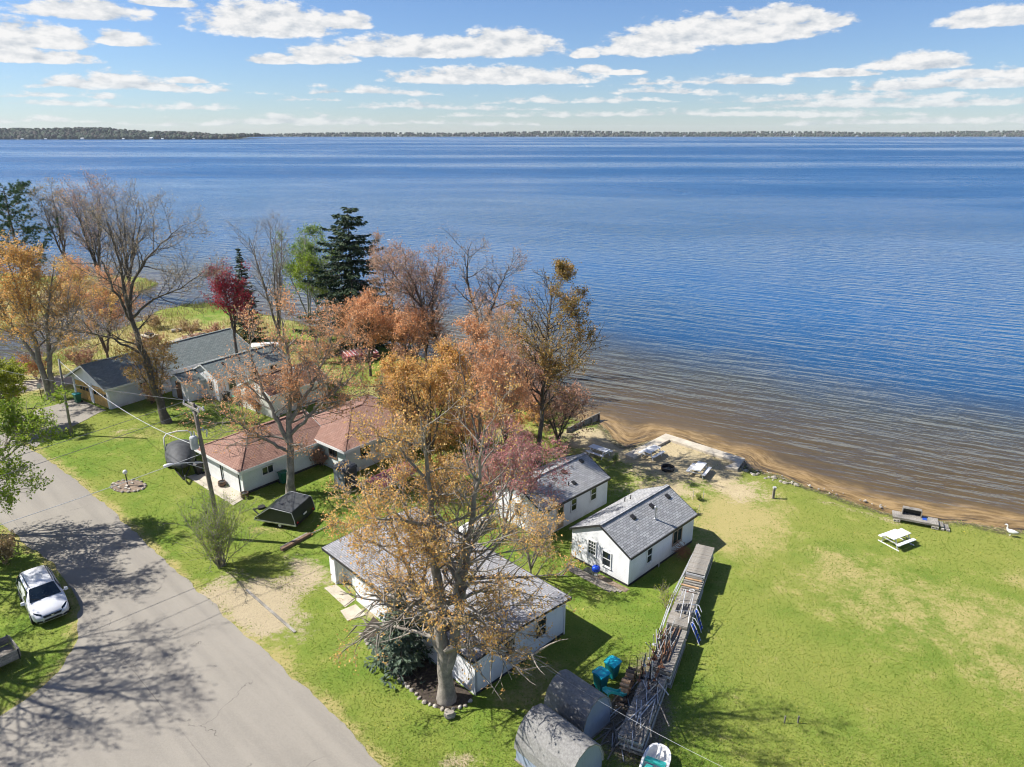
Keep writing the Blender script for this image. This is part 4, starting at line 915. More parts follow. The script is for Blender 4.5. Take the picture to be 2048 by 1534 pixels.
def spruce(name, label, loc, h, rad, seed, needle='needle_dark', whorls=26, per=9, droop=0.28, dens=1.0, sparse=0.0, group=None, z0=0.06, ns=0.34, curve=1.0):
    r = np.random.default_rng(seed); wood = Acc(); crown = Acc()
    zz = np.linspace(-0.2, h, 14); V, F = tube_np(np.column_stack([r.normal(0, 0.02, 14), r.normal(0, 0.02, 14), zz]), np.linspace(h * 0.017, 0.015, 14), 8); wood.add(V, (F, 0))
    cen = []; dirs = []
    for w in range(whorls):
        f = z0 + (0.99 - z0) * (w / whorls) ** 0.95; zc = f * h; ln = rad * (1 - f) ** curve * r.uniform(0.85, 1.1) + 0.12
        for k in range(per):
            if r.random() < sparse: continue
            a = k * 2 * np.pi / per + w * 0.7 + r.uniform(-0.25, 0.25); l = ln * r.uniform(0.7, 1.12); el0 = 0.30 - (1 - f) * 0.45
            n = 7; s = np.linspace(0, 1, n); hz = l * s; vz = l * (el0 * s - droop * s ** 1.6 + 0.22 * s ** 4) + zc + r.uniform(-0.2, 0.2)
            pts = np.column_stack([np.cos(a) * hz, np.sin(a) * hz, vz]); V, F = tube_np(pts, np.linspace(0.012 + 0.011 * l, 0.006, n), 4); wood.add(V, (F, 0))
            m_ = max(int(l * 26 * dens), 8); u = r.random(m_) ** 0.75; fi = u * (n - 1.001); i = fi.astype(int); fr = (fi - i)[:, None]
            p = pts[i] * (1 - fr) + pts[i + 1] * fr; t_ = unit(pts[i + 1] - pts[i]); sd = np.array([-math.sin(a), math.cos(a), 0])
            side = r.choice([-1, 1], m_)[:, None]; wd = (0.16 + 0.34 * (1 - u[:, None])) * min(l, 2.2) * r.uniform(0.1, 1.0, (m_, 1))
            p = p + sd * side * wd + np.array([0, 0, -1.0]) * wd * r.uniform(0.15, 0.75, (m_, 1)); dd_ = unit(t_ * 0.7 + sd * side * 0.8 + np.array([0, 0, -0.45]) + r.normal(0, 0.25, (m_, 3)))
            cen.append(p); dirs.append(dd_)
    Pn = np.concatenate(cen); Dn = np.concatenate(dirs); n = len(Pn); sd = unit(np.cross(Dn, r.normal(0, 1, (n, 3)) + np.array([0, 0, 1.2]))); s = ns * r.uniform(0.6, 1.3, n)[:, None]
    V = np.stack([Pn - Dn * s * 0.5, Pn + sd * s * 0.22, Pn + Dn * s * 0.62, Pn - sd * s * 0.22], 1).reshape(-1, 3); crown.add(V, (np.arange(4 * n).reshape(n, 4), 0))
    root = empty(name, loc, r.uniform(0, 360), label, 'tree', group)
    link('trunk', wood.mesh('trunk', [M['bark_dark']], True), root); link('crown', crown.mesh('crown', [M[needle]]), root)
    return root
def white_pine(name, label, loc, h, rad, seed, needle='needle_pine', ntuft=900, group=None):
    r = np.random.default_rng(seed); wood = Acc(); crown = Acc(); zz = np.linspace(-0.2, h, 14)
    tr = np.column_stack([np.cumsum(r.normal(0, 0.06, 14)), np.cumsum(r.normal(0, 0.06, 14)), zz]); V, F = tube_np(tr, np.linspace(h * 0.02, 0.04, 14), 8); wood.add(V, (F, 0)); P_ = []
    for k in range(44):
        f = 0.28 + 0.71 * k / 44; p = np.array([np.interp(f * h, zz, tr[:, 0]), np.interp(f * h, zz, tr[:, 1]), f * h]); a = k * 2.4 + r.uniform(-0.3, 0.3)
        l = rad * (1.15 - abs(f - 0.6) * 1.5) * r.uniform(0.55, 1.15); b = walk(r, p, (math.cos(a), math.sin(a), 0.15), l, 6, 0.1, 0.06); V, F = tube_np(b, np.linspace(0.07, 0.015, 7), 5); wood.add(V, (F, 0))
        for j in range(5):
            i = r.integers(2, 6); d2 = side_dir(r, b[i + 1] - b[i], r.choice([0, np.pi]) + r.normal(0, 0.4), R(r.uniform(30, 60))); b2 = walk(r, b[i], d2, l * 0.45, 4, 0.1, 0.08); V, F = tube_np(b2, np.linspace(0.03, 0.008, 5), 4); wood.add(V, (F, 0)); P_ += list(b2[1:])
        P_ += list(b[3:])
    P_ = np.array(P_); ix = r.integers(0, len(P_), ntuft); cc = P_[ix] + r.normal(0, 0.22, (ntuft, 3)) * np.array([1, 1, 0.5]); k = 26
    base = np.repeat(cc, k, 0); n = len(base); d_ = unit(r.normal(0, 1, (n, 3)) + np.array([0, 0, 0.75])); sd = unit(np.cross(d_, r.normal(0, 1, (n, 3)))); ln = r.uniform(0.25, 0.5, n)[:, None]
    V = np.stack([base - sd * 0.03, base + sd * 0.03, base + d_ * ln + sd * 0.02], 1).reshape(-1, 3); crown.add(V, (np.arange(3 * n).reshape(n, 3), 0))
    root = empty(name, loc, 0, label, 'tree', group); link('trunk', wood.mesh('trunk', [M['bark_brown']], True), root); link('crown', crown.mesh('crown', [M[needle]]), root); return root
def bush(name, label, loc, h, spread, seed, nst=14, ntw=900, tl=0.6, nleaf=6, ls=0.09, leaf='leaf_spring', bark='bark_brown', twig='twig_tan', group=None, cat='bush', sr=0.035, bare=0.2, n2=5):
    r = np.random.default_rng(seed); wood = Acc(); AP = []; AD = []
    for k in range(nst):
        a = r.uniform(0, 6.28); rr = spread * 0.12 * r.random(); tilt = r.uniform(0.1, 1.0) * spread / h
        b = walk(r, (math.cos(a) * rr, math.sin(a) * rr, -0.05), (math.cos(a) * tilt, math.sin(a) * tilt, 1.0), h * r.uniform(0.7, 1.08), 7, 0.09, 0.02)
        V, F = tube_np(b, np.linspace(sr, 0.008, 8), 5); wood.add(V, (F, 0))
        for j in range(n2):
            i = r.integers(2, 7); d2 = side_dir(r, b[i + 1] - b[i], r.uniform(0, 6.28), R(r.uniform(20, 50))); b2 = walk(r, b[i], d2, h * r.uniform(0.18, 0.42), 4, 0.12, 0.05)
            V, F = tube_np(b2, np.linspace(sr * 0.4, 0.006, 5), 4); wood.add(V, (F, 0))
            for s_ in range(1, 5): AP.append(b2[s_]); AD.append(b2[s_] - b2[s_ - 1])
        for s_ in range(2, 8): AP.append(b[s_]); AD.append(b[s_] - b[s_ - 1])
    AP = np.array(AP); AD = unit(np.array(AD)); ok = AP[:, 2] > bare * h; AP, AD = AP[ok], AD[ok]; ix = r.integers(0, len(AP), ntw)
    P0 = AP[ix]; D0 = unit(AD[ix] + r.normal(0, 0.55, (ntw, 3)) + np.array([0, 0, 0.2])); crown = Acc(); V, Q, T, P1, P2 = twigs_np(r, P0, D0, tl, 0.008); crown.add(V, (Q, 0), (T, 0))
    if nleaf:
        tt = r.uniform(0.2, 1.1, (ntw, nleaf, 1)); pos = (P0[:, None] + (P2 - P0)[:, None] * tt + r.normal(0, 0.06, (ntw, nleaf, 3))).reshape(-1, 3); pos = pos[pos[:, 2] > 0.05]
        V, F = leaves_np(r, pos, ls); crown.add(V, (F, 1))
    root = empty(name, loc, 0, label, cat, group); link('stems', wood.mesh('stems', [M[bark]], True), root); link('crown', crown.mesh('crown', [M[twig], M[leaf]]), root); return root

# --- the big maple in front of the low white house: one thick bole that parts into two tall stems
deciduous('maple_tree', 'huge budding maple with thick twin-stemmed trunk rising beside the low white house', (-3.3, 28.5, 0), 15.8, 0.5, 11, sc=0.78, zmin=2.6,
          stems=[([(0, 0, -0.2), (0, 0.02, 2.2), (-0.1, 0.1, 4.0), (-0.25, 0.2, 8), (-0.5, 0.4, 13), (-0.9, 0.6, 19.5)], 0.40),
                 ([(0.05, 0, 2.4), (0.7, 0.1, 4.6), (1.15, 0.2, 8.5), (2.0, 0.4, 13.5), (2.7, 0.7, 19.0)], 0.30),
                 ([(-0.05, 0.1, 3.4), (-1.4, 0.6, 6.5), (-2.6, 1.1, 10.5), (-3.6, 1.4, 14.5)], 0.20),
                 ([(0.9, 0.1, 6.0), (1.0, -0.5, 9.5), (1.6, -0.9, 13.5)], 0.16)],
          n1=20, l1=5.7, pitch=(42, 84), up1=0.03, n2=10, l2=0.44, ntw=7400, tl=0.75, nleaf=8, ls=0.09, leaf='bud_gold', bark='bark_grey', twig='twig_tan', c0=0.14, prof='droop', clump=0.45, low=0.42)
# --- orange budding trees between the red roofed house and the cottages
deciduous('maple_tree', 'golden budding tree behind the pink canvas canopy', (-7.0, 55.0, 0), 9.8, 0.18, 21, nst=4, fork=0.12, splay=0.32, n1=11, l1=3.4, n2=8, ntw=3600, tl=0.8, nleaf=9, ls=0.14, leaf='bud_gold', bark='bark_brown', clump=0.5)
deciduous('maple_tree', 'orange tree with slim forked stems behind the twin stems of the big maple', (-2.4, 53.0, 0), 12.4, 0.18, 22, nst=5, fork=0.1, splay=0.26, n1=11, l1=3.2, n2=8, ntw=3400, tl=0.8, nleaf=8, ls=0.13, leaf='bud_orange', bark='bark_grey', clump=0.6)
deciduous('maple_tree', 'rusty orange tree growing left of the far cottage roof', (-0.6, 58.0, 0), 9.0, 0.15, 23, nst=4, fork=0.12, splay=0.36, n1=9, l1=3.0, n2=8, ntw=2600, tl=0.8, nleaf=9, ls=0.14, leaf='bud_rust', bark='bark_brown', clump=0.4)
deciduous('maple_tree', 'pink and red budding tree leaning over the far cottage gable', (-0.7, 43.3, 0), 7.2, 0.12, 24, nst=5, fork=0.1, splay=0.42, lean=(1.2, 0.6), n1=9, l1=2.5, n2=8, ntw=3000, tl=0.6, nleaf=8, ls=0.10, leaf='bud_pink', bark='bark_grey', c0=0.3)
deciduous('maple_tree', 'small orange sapling standing between the low white house and near cottage', (1.2, 39.0, 0), 4.6, 0.08, 25, nst=4, fork=0.15, splay=0.5, n1=7, l1=1.9, n2=7, ntw=1500, tl=0.5, nleaf=6, ls=0.08, leaf='bud_gold', bark='bark_grey', c0=0.2)
deciduous('maple_tree', 'golden yellow young tree against the dark cedar', (-9.0, 58.6, 0), 8.0, 0.13, 26, nst=5, fork=0.1, splay=0.38, n1=9, l1=2.8, n2=7, ntw=2600, tl=0.7, nleaf=10, ls=0.14, leaf='bud_gold', bark='bark_brown', c0=0.12, clump=0.4)
deciduous('shore_tree', 'tall narrow tree with olive bud clumps standing highest near the beach', (2.2, 55.6, 0), 16.0, 0.25, 27, nst=1, fork=0.2, lean=(1.2, 1.5), n1=46, l1=5.6, pitch=(35, 66), up1=0.08, n2=9, l2=0.42, ntw=4400, tl=0.6, nleaf=7, ls=0.12, leaf='leaf_olive', bark='bark_dark', twig='twig_dark', c0=0.1, prof='oval', clump=1.1)
deciduous('shore_tree', 'low dense brown shrubby tree leaning over the beach', (4.2, 59.6, 0), 5.2, 0.12, 28, nst=4, fork=0.1, splay=0.5, n1=9, l1=2.5, n2=8, ntw=1900, tl=0.6, nleaf=7, ls=0.14, leaf='bud_rust', bark='bark_dark', twig='twig_dark', c0=0.15)
# --- grey bare trees on the shore
deciduous('bare_tree', 'bare grey forked tree leaning right over the lake', (-5.0, 79.0, 0), 15.6, 0.30, 31, sc=0.86, stems=[([(0, 0, -0.2), (0.4, 0.3, 3), (1.6, 0.5, 6.5), (1.2, 0.8, 8.6), (0.2, 0.9, 11), (-0.3, 1.2, 15), (0.6, 1.5, 18)], 0.30), ([(1.6, 0.5, 6.6), (3.0, 0.6, 9.0), (4.2, 0.8, 12.0), (5.4, 0.9, 15)], 0.17)],
          n1=17, l1=3.6, n2=8, ntw=2300, tl=0.8, nleaf=2, ls=0.11, leaf='bud_rust', bark='bark_dark', twig='twig_grey', c0=0.2, prof='vase')
deciduous('bare_tree', 'thin reddish tree leaning left beside the forked shore tree', (-7.6, 78.0, 0), 14.6, 0.26, 32, sc=0.86, stems=[([(0, 0, -0.2), (-0.8, 0.3, 4), (-2.6, 0.8, 9), (-4.6, 1.2, 14), (-5.4, 1.4, 17.4)], 0.26), ([(-1.5, 0.5, 6), (-1.6, 0.9, 11), (-0.6, 1.2, 16.5)], 0.16), ([(-2.6, 0.8, 9), (-5.6, 0.6, 13), (-7.6, 0.5, 16)], 0.13)],
          n1=16, l1=4.0, n2=9, ntw=3600, tl=0.9, nleaf=4, ls=0.12, leaf='bud_rust', bark='bark_brown', twig='twig_tan', c0=0.2, prof='oval')
deciduous('bare_tree', 'fine twigged reddish tree filling the bank left of the curved bare tree', (-10.2, 80.5, 0), 13.0, 0.2, 37, nst=4, fork=0.18, splay=0.26, n1=12, l1=3.4, n2=8, ntw=3000, tl=0.9, nleaf=4, ls=0.11, leaf='bud_rust', bark='bark_brown', twig='twig_tan', c0=0.15)
deciduous('bare_tree', 'pale grey fine twigged tree at the water right of the curved bare tree', (-1.5, 73.0, 0), 11.0, 0.16, 38, nst=4, fork=0.15, splay=0.28, n1=11, l1=3.0, n2=8, ntw=2400, tl=0.8, nleaf=4, ls=0.11, leaf='bud_orange', bark='bark_grey', twig='twig_tan', c0=0.15)
deciduous('bare_tree', 'tall thin bare tree right of the big dark spruce', (-15.0, 86.0, 0), 14.8, 0.2, 33, nst=2, fork=0.3, splay=0.12, n1=15, l1=3.2, n2=8, ntw=2500, tl=0.9, nleaf=3, ls=0.12, leaf='bud_rust', bark='bark_brown', twig='twig_tan', c0=0.15)
deciduous('bare_tree', 'bare grey many-stemmed tree right of the red maple', (-30.2, 89.0, 0), 15.8, 0.24, 34, nst=5, fork=0.14, splay=0.2, n1=13, l1=3.4, pitch=(22, 45), n2=8, ntw=2600, tl=1.0, nleaf=0, bark='bark_grey', twig='twig_grey', c0=0.2, prof='vase')
deciduous('bare_tree', 'large bare leaning tree on the lawn beside the low house', (-34.0, 64.8, 0), 19.8, 0.46, 35, sc=0.9, stems=[([(0, 0, -0.2), (-0.9, 0.4, 4), (-1.9, 0.9, 8.5), (-2.5, 1.1, 13), (-2.6, 1.2, 17), (-3.4, 1.5, 21.6)], 0.40), ([(-2.4, 1.1, 12.4), (-1.4, 1.4, 16), (1.4, 1.9, 19), (4.0, 2.2, 21)], 0.15), ([(-2.2, 1.0, 10.5), (-3.6, 1.5, 13.5), (-5.2, 2.0, 18), (-5.6, 2.1, 20.5)], 0.14),
          ([(-1.7, 0.8, 7.5), (-5.0, 0.6, 9.6), (-8.2, 0.4, 10.2), (-9.6, .3, 11.5)], 0.12), ([(-2.3, 1.0, 11.5), (0.2, 0.9, 13.6), (3.2, 0.7, 14.6), (6.0, .6, 16.4)], 0.11)],
          n1=14, l1=4.4, pitch=(32, 68), n2=9, ntw=4600, tl=0.85, nleaf=3, ls=0.09, leaf='bud_tan', bark='bark_dark', twig='twig_grey', c0=0.3, prof='vase')
deciduous('ivy_tree', 'low leafy olive growth around the leaning bare trunk', (-35.6, 66.8, 0), 7.5, 0.12, 36, nst=4, fork=0.15, splay=0.3, n1=8, l1=2.3, n2=7, ntw=1800, tl=0.7, nleaf=8, ls=0.12, leaf='leaf_olive', bark='bark_brown', c0=0.25)
# --- trees on the left
deciduous('maple_tree', 'big orange gold maple at the left edge beyond the road sign', (-49.6, 71.6, 0), 16.4, 0.34, 41, sc=0.94, stems=[([(0, 0, -0.2), (-0.3, 0, 5), (-1.0, 0.3, 10), (-1.6, 0.5, 17)], 0.34), ([(0.3, 0.1, -0.2), (0.6, 0.1, 5), (1.6, 0.3, 10), (3.4, 0.7, 16)], 0.3), ([(-0.4, 0, 4), (-3.0, 0.5, 9), (-5.4, 0.8, 14.5)], 0.2), ([(0.5, 0, 4.5), (3.4, -0.3, 8), (6.4, -0.5, 12)], 0.18)],
          n1=17, l1=4.6, n2=9, ntw=6000, tl=1.0, nleaf=9, ls=0.15, leaf='bud_gold', bark='bark_grey', c0=0.32, clump=0.5)
deciduous('maple_tree', 'orange maple with dark slim trunks by the canal at far left', (-60.0, 77.5, 0), 15.5, 0.26, 42, nst=4, fork=0.15, splay=0.28, n1=12, l1=4.0, n2=8, ntw=4200, tl=1.0, nleaf=8, ls=0.15, leaf='bud_orange', bark='bark_dark', c0=0.35, clump=0.4)
deciduous('maple_tree', 'rust orange tree behind the garage of the long house', (-50.0, 84.0, 0), 11.5, 0.2, 43, nst=4, fork=0.12, splay=0.4, n1=11, l1=3.8, n2=8, ntw=3800, tl=0.9, nleaf=8, ls=0.14, leaf='bud_orange', bark='bark_brown', c0=0.25, clump=0.4)
deciduous('bare_tree', 'tall bare brown tree on the spit, right of the green pine', (-71.0, 121.5, 0), 17.8, 0.34, 44, nst=5, fork=0.2, splay=0.2, n1=13, l1=4.4, pitch=(25, 52), n2=9, ntw=3600, tl=1.2, nleaf=3, ls=0.16, leaf='bud_rust', bark='bark_dark', twig='twig_grey', c0=0.2, prof='vase')
deciduous('bare_tree', 'broad bare tree on the spit with twisted limbs', (-64.8, 118.5, 0.0), 17.0, 0.32, 45, nst=5, fork=0.22, splay=0.27, lean=(2.0, 0), n1=13, l1=4.6, pitch=(28, 60), n2=9, ntw=3600, tl=1.1, nleaf=2, ls=0.15, leaf='bud_tan', bark='bark_dark', twig='twig_grey', c0=0.22, prof='vase')
deciduous('bare_tree', 'slim bare tree between pine and broad bare tree on the spit', (-78.5, 125.0, 0), 18.2, 0.28, 46, nst=3, fork=0.3, splay=0.16, n1=15, l1=3.8, pitch=(25, 50), n2=8, ntw=2600, tl=1.2, nleaf=3, ls=0.15, leaf='bud_tan', bark='bark_brown', twig='twig_grey', c0=0.2)
white_pine('pine_tree', 'dark green white pine standing on the spit at upper left', (-83.5, 121.0, 0), 18.8, 6.0, 47, ntuft=1500)
deciduous('red_maple', 'crimson leaved maple beside the long grey roof', (-31.4, 77.6, 0), 13.0, 0.2, 48, nst=3, fork=0.42, splay=0.18, n1=13, l1=3.3, pitch=(40, 75), up1=0.1, n2=9, l2=0.5, ntw=1900, tl=0.8, nleaf=7, ls=0.15, leaf='leaf_red', bark='bark_dark', twig='twig_dark', c0=0.1, clump=0.8)
spruce('spruce_tree', 'small dark spruce standing behind the crimson maple', (-36.0, 94.0, 0), 13.0, 3.0, 49, 'needle_dark', 22, 8)
deciduous('birch_tree', 'pale green leafy birch left of the big spruce', (-28.6, 97.5, 0), 14.3, 0.18, 50, nst=4, fork=0.12, splay=0.24, n1=12, l1=3.4, n2=8, ntw=3400, tl=0.9, nleaf=7, ls=0.17, leaf='leaf_birch', bark='birch_bark', twig='twig_grey', c0=0.3, clump=0.6)
deciduous('birch_tree', 'brighter green low tree under the left boughs of the big spruce', (-26.0, 95.5, 0), 11.5, 0.15, 51, nst=4, fork=0.15, splay=0.3, n1=10, l1=3.0, n2=8, ntw=2600, tl=0.8, nleaf=9, ls=0.17, leaf='leaf_spring', bark='birch_bark', twig='twig_grey', c0=0.3, clump=0.5)
spruce('spruce_tree', 'tallest dark spruce with drooping boughs against the lake', (-20.6, 91.0, 0), 18.8, 8.6, 52, 'needle_dark', 21, 8, droop=0.36, sparse=0.16, dens=1.35, ns=0.46, curve=0.66)
deciduous('maple_tree', 'orange brown tree over the striped dock stack', (-16.6, 79.0, 0), 8.6, 0.2, 53, nst=4, fork=0.15, splay=0.34, n1=12, l1=3.6, n2=9, ntw=4200, tl=0.9, nleaf=8, ls=0.14, leaf='bud_orange', bark='bark_brown', c0=0.25, clump=0.4)
deciduous('maple_tree', 'coral orange tree with short trunk on the back lawn', (-11.4, 77.4, 0), 7.6, 0.16, 54, nst=4, fork=0.2, splay=0.45, n1=11, l1=3.1, n2=8, ntw=2800, tl=0.8, nleaf=9, ls=0.14, leaf='bud_orange', bark='bark_dark', c0=0.25)
deciduous('maple_tree', 'large orange brown tree in front of the red roofed house with long spreading limbs', (-17.6, 50.4, 0), 14.6, 0.32, 55, sc=0.88, stems=[([(0, 0, -0.2), (0.1, 0.2, 3), (0.4, 0.6, 6.5), (0.8, 1.2, 11), (0.3, 1.4, 16.5)], 0.33), ([(0.2, 0.3, 4.8), (-1.4, 0.8, 8.5), (-2.8, 1.4, 13.5)], 0.18), ([(0.4, 0.6, 6.6), (2.6, 1.6, 10), (4.6, 2.4, 14.5)], 0.18), ([(0.3, 0.4, 5.4), (3.4, 0.8, 8.4), (7.2, 1.4, 11.5)], 0.15), ([(0.1, 0.2, 4), (-3.0, -0.2, 6.2), (-5.2, -.4, 8.0)], 0.13)],
          n1=15, l1=4.0, n2=9, ntw=4600, tl=0.9, nleaf=6, ls=0.12, leaf='bud_orange', bark='bark_grey', twig='twig_tan', c0=0.2, clump=0.5)
# --- conifers close in
spruce('cedar_tree', 'dense dark cedar at the corner of the red roofed house', (-10.9, 61.8, 0), 6.4, 2.5, 61, 'needle_cedar', 22, 12, droop=0.05, dens=1.7, ns=0.34, curve=0.6, z0=0.02)
spruce('spruce_tree', 'blue grey spruce growing against the front wall of the low white house', (-5.9, 31.0, 0), 5.2, 2.2, 62, 'needle_blue', 16, 9, droop=0.22, dens=1.1, ns=0.26, z0=0.05)
# --- trees beside the road
deciduous('young_tree', 'bright green leafing tree overhanging the road at the left edge', (-39.0, 44.2, 0), 10.5, 0.2, 63, stems=[([(0, 0, -0.2), (0.5, 0.1, 3), (1.6, 0.5, 6.5), (3.2, 1.2, 10)], 0.2), ([(0.4, 0.1, 2.6), (2.6, 0.2, 4.6), (5.0, 0.6, 6.6), (6.4, .9, 7.6)], 0.13), ([(0.6, 0.1, 3.4), (3.4, 1.4, 6.0), (5.6, 2.4, 9.0)], 0.12), ([(0.3, 0, 2.2), (2.6, -1.0, 3.6), (4.8, -1.6, 4.4)], 0.1), ([(0.5, 0.1, 3), (-1.5, 1, 6), (-2.4, 1.6, 9)], 0.1)],
          n1=11, l1=2.7, n2=7, ntw=2600, tl=0.7, nleaf=10, ls=0.15, leaf='leaf_spring', bark='bark_grey', twig='twig_grey', c0=0.3, clump=0.6)
deciduous('young_tree', 'yellow green leafy sapling beside the driveway mouth near the stop sign', (-49.6, 62.6, 0), 6.4, 0.12, 64, nst=3, fork=0.2, splay=0.28, lean=(2.5, 0), n1=9, l1=2.3, n2=7, ntw=1600, tl=0.6, nleaf=11, ls=0.17, leaf='leaf_lime', bark='bark_grey', twig='twig_grey', c0=0.2)
# roadside trees just beyond the left edge; their shadows cross the road
deciduous('roadside_tree', 'tall tree just off the left edge, its shadow reaching across the road', (-36.8, 31.5, 0), 19.0, 0.36, 71, nst=4, fork=0.28, splay=0.3, n1=12, l1=5.2, n2=8, ntw=2600, tl=1.0, nleaf=3, ls=0.16, leaf='bud_gold', c0=0.15, clump=0.8)
deciduous('roadside_tree', 'second tall tree off the left edge shading the near corner of the road', (-35.6, 23.0, 0), 18.0, 0.34, 72, nst=4, fork=0.26, splay=0.32, n1=12, l1=5.0, n2=8, ntw=2600, tl=1.0, nleaf=4, ls=0.16, leaf='bud_gold', c0=0.15, clump=0.8)
deciduous('roadside_tree', 'tree off the left edge shading the road behind the white van', (-39.5, 39.5, 0), 15.0, 0.3, 73, nst=4, fork=0.25, splay=0.3, n1=11, l1=4.4, n2=8, ntw=2400, tl=0.9, nleaf=6, ls=0.17, leaf='leaf_spring', c0=0.15, clump=0.6)
# --- bushes
bush('bush', 'upright many-stemmed bush leafing pale green beside the utility pole', (-19.2, 40.2, 0), 4.4, 2.5, 81, 34, 2000, 0.5, 6, 0.07, 'leaf_spring', 'bark_grey', 'twig_grey', bare=0.3, sr=0.028, n2=9)
bush('bush', 'thin yellow bush sprouting beside the dock stack', (9.3, 35.6, 0), 1.3, 1.0, 82, 14, 240, 0.3, 3, 0.075, 'leaf_lime', 'bark_grey', 'twig_tan', sr=0.01)
BR = [(-54.5, 77.5, 3.0, 2.6, 'bud_orange', 'rusty bush behind the stop sign'), (-58.0, 74.5, 3.2, 2.8, 'leaf_olive', 'dark olive bush at the left edge of the gravel lane'), (-51.5, 81.5, 2.6, 2.4, 'bud_rust', 'brown bush beside the gravel lane'),
      (-47.0, 88.0, 2.6, 2.6, 'bud_rust', 'brown scrub bush between canal and long house'), (-44.0, 84.5, 2.2, 2.2, 'bud_tan', 'tan scrub bush behind the long roof'), (-41.5, 88.5, 2.4, 2.6, 'bud_rust', 'dull brown scrub left of the brick chimney'),
      (-40.0, 93.5, 2.2, 2.4, 'bud_rust', 'brown brush heap beside the fallen log'), (-45.5, 97.0, 2.0, 2.4, 'bud_tan', 'straw coloured brush by the canal bank'), (-52.0, 100.5, 1.8, 2.4, 'bud_tan', 'low pale brush at the canal mouth'),
      (-35.5, 86.0, 3.4, 2.4, 'leaf_olive', 'yellow green shrub at the far end of the long roof'), (-38.0, 70.0, 1.8, 1.5, 'bud_rust', 'dark red brown shrub against the white garage side wall'), (-26.0, 67.6, 1.9, 1.4, 'bud_orange', 'orange shrub against the cream gable'),
      (-24.6, 71.5, 3.0, 2.0, 'bud_orange', 'orange bush over the brown shingle roof'), (-13.0, 82.5, 3.0, 2.4, 'bud_rust', 'rusty shrub on the bank beside the shore trees'), (-8.8, 76.0, 2.6, 2.2, 'bud_orange', 'orange shrub on the back lawn edge'),
      (-4.6, 73.0, 2.6, 2.4, 'bud_gold', 'golden shrub on the shore bank'), (-1.2, 69.5, 2.6, 2.2, 'bud_gold', 'yellow shrub above the rocky shore'), (1.6, 66.0, 2.8, 2.2, 'bud_orange', 'orange shrub left of the narrow shore tree'), (-3.8, 65.5, 3.2, 2.4, 'bud_gold', 'golden bush in the middle of the thicket'),
      (-6.2, 68.5, 3.0, 2.4, 'leaf_olive', 'olive shrub behind the thicket'), (-0.2, 61.8, 3.0, 2.2, 'bud_orange', 'reddish orange bush beside the narrow shore tree'), (-4.8, 60.0, 3.4, 2.4, 'bud_rust', 'rust coloured bush in the thicket behind the pink canopy'),
      (-6.0, 56.5, 4.2, 2.6, 'bud_gold', 'tall golden bush right behind the pink canopy'), (-3.0, 57.5, 3.8, 2.4, 'bud_orange', 'bright orange bush in the thicket centre'), (-8.5, 64.5, 3.6, 2.6, 'bud_gold', 'golden bush right of the dark cedar'), (-1.8, 50.5, 2.6, 2.0, 'bud_rust', 'rusty bush left of the far cottage'), (-5.2, 51.5, 2.4, 2.0, 'bud_gold', 'low golden bush between the canopy and far cottage'), (0.6, 55.0, 2.6, 2.0, 'bud_pink', 'pinkish bush against the far cottage roof edge'), (-7.0, 72.5, 3.0, 2.4, 'bud_orange', 'orange bush between thicket and bank'), (2.6, 63.6, 2.4, 2.0, 'bud_gold', 'golden bush at the foot of the narrow shore tree'),
      (-14.5, 55.0, 1.1, 1.0, 'bud_rust', 'low brown shrub under the red house eave'), (-16.4, 55.2, 1.2, 1.0, 'bud_rust', 'second low shrub against the red house wall'), (-33.6, 40.6, 1.6, 1.4, 'bud_tan', 'dry brushy bush at left road edge above the van'),
      (-23.5, 84.5, 2.6, 2.2, 'bud_tan', 'tan shrub beside the white upturned boat'), (-71.5, 127.0, 2.0, 2.6, 'bud_rust', 'brown brush on the tip of the spit'), (-76.0, 115.0, 2.4, 2.6, 'bud_tan', 'pale brush on the near bank of the spit')]
for i, (x_, y_, h_, s_, lf, lb) in enumerate(BR):
    bush('bush', lb, (x_, y_, 0), h_, s_, 100 + i, 12, 480, 0.55, 6, 0.15, lf, 'bark_brown', 'twig_tan', bare=0.12, sr=0.025, group='shrubs and brush between the houses and the shore')

# ================================================================ OBJECTS
def T(name, label, cat, loc, ang=0, group=None): return empty(name, loc, ang, label, cat, group)
def rock(r, s, flat=0.7):
    """an uneven stone as vertices and faces"""
    n, k = 7, 4; V = []; F = []
    for i in range(1, k):
        ph = math.pi * i / k
        for j in range(n):
            th = 2 * math.pi * j / n + i * 0.4; q = s * r.uniform(0.75, 1.15); V.append((q * math.sin(ph) * math.cos(th), q * math.sin(ph) * math.sin(th) * 0.85, q * flat * math.cos(ph)))
    V += [(0, 0, s * flat * 0.95), (0, 0, -s * flat)]; a, b = len(V) - 2, len(V) - 1
    for i in range(k - 2):
        for j in range(n): F.append((i * n + j, (i + 1) * n + j, (i + 1) * n + (j + 1) % n, i * n + (j + 1) % n))
    for j in range(n): F.append((a, j, (j + 1) % n)); F.append((b, (k - 2) * n + (j + 1) % n, (k - 2) * n + j))
    return V, F
rs = np.random.default_rng(77)
ROCKS = [MB().add(*rock(rs, 1.0)) for _ in range(6)]
ROCKM = [b.mesh('stone', M[m_], False) for b, m_ in zip(ROCKS, ['stone', 'pale_stone', 'stone', 'pale_stone', 'stone', 'stone'])]
def put_rock(x, y, s, parent=None, name='stone', z=None):
    o = link(name, ROCKM[rs.integers(0, 6)], parent); o.location = (x, y, s * 0.35 if z is None else z); o.scale = (s, s * rs.uniform(0.7, 1.1), s * rs.uniform(0.7, 1.0)); o.rotation_euler = (0, 0, rs.uniform(0, 6.28)); return o

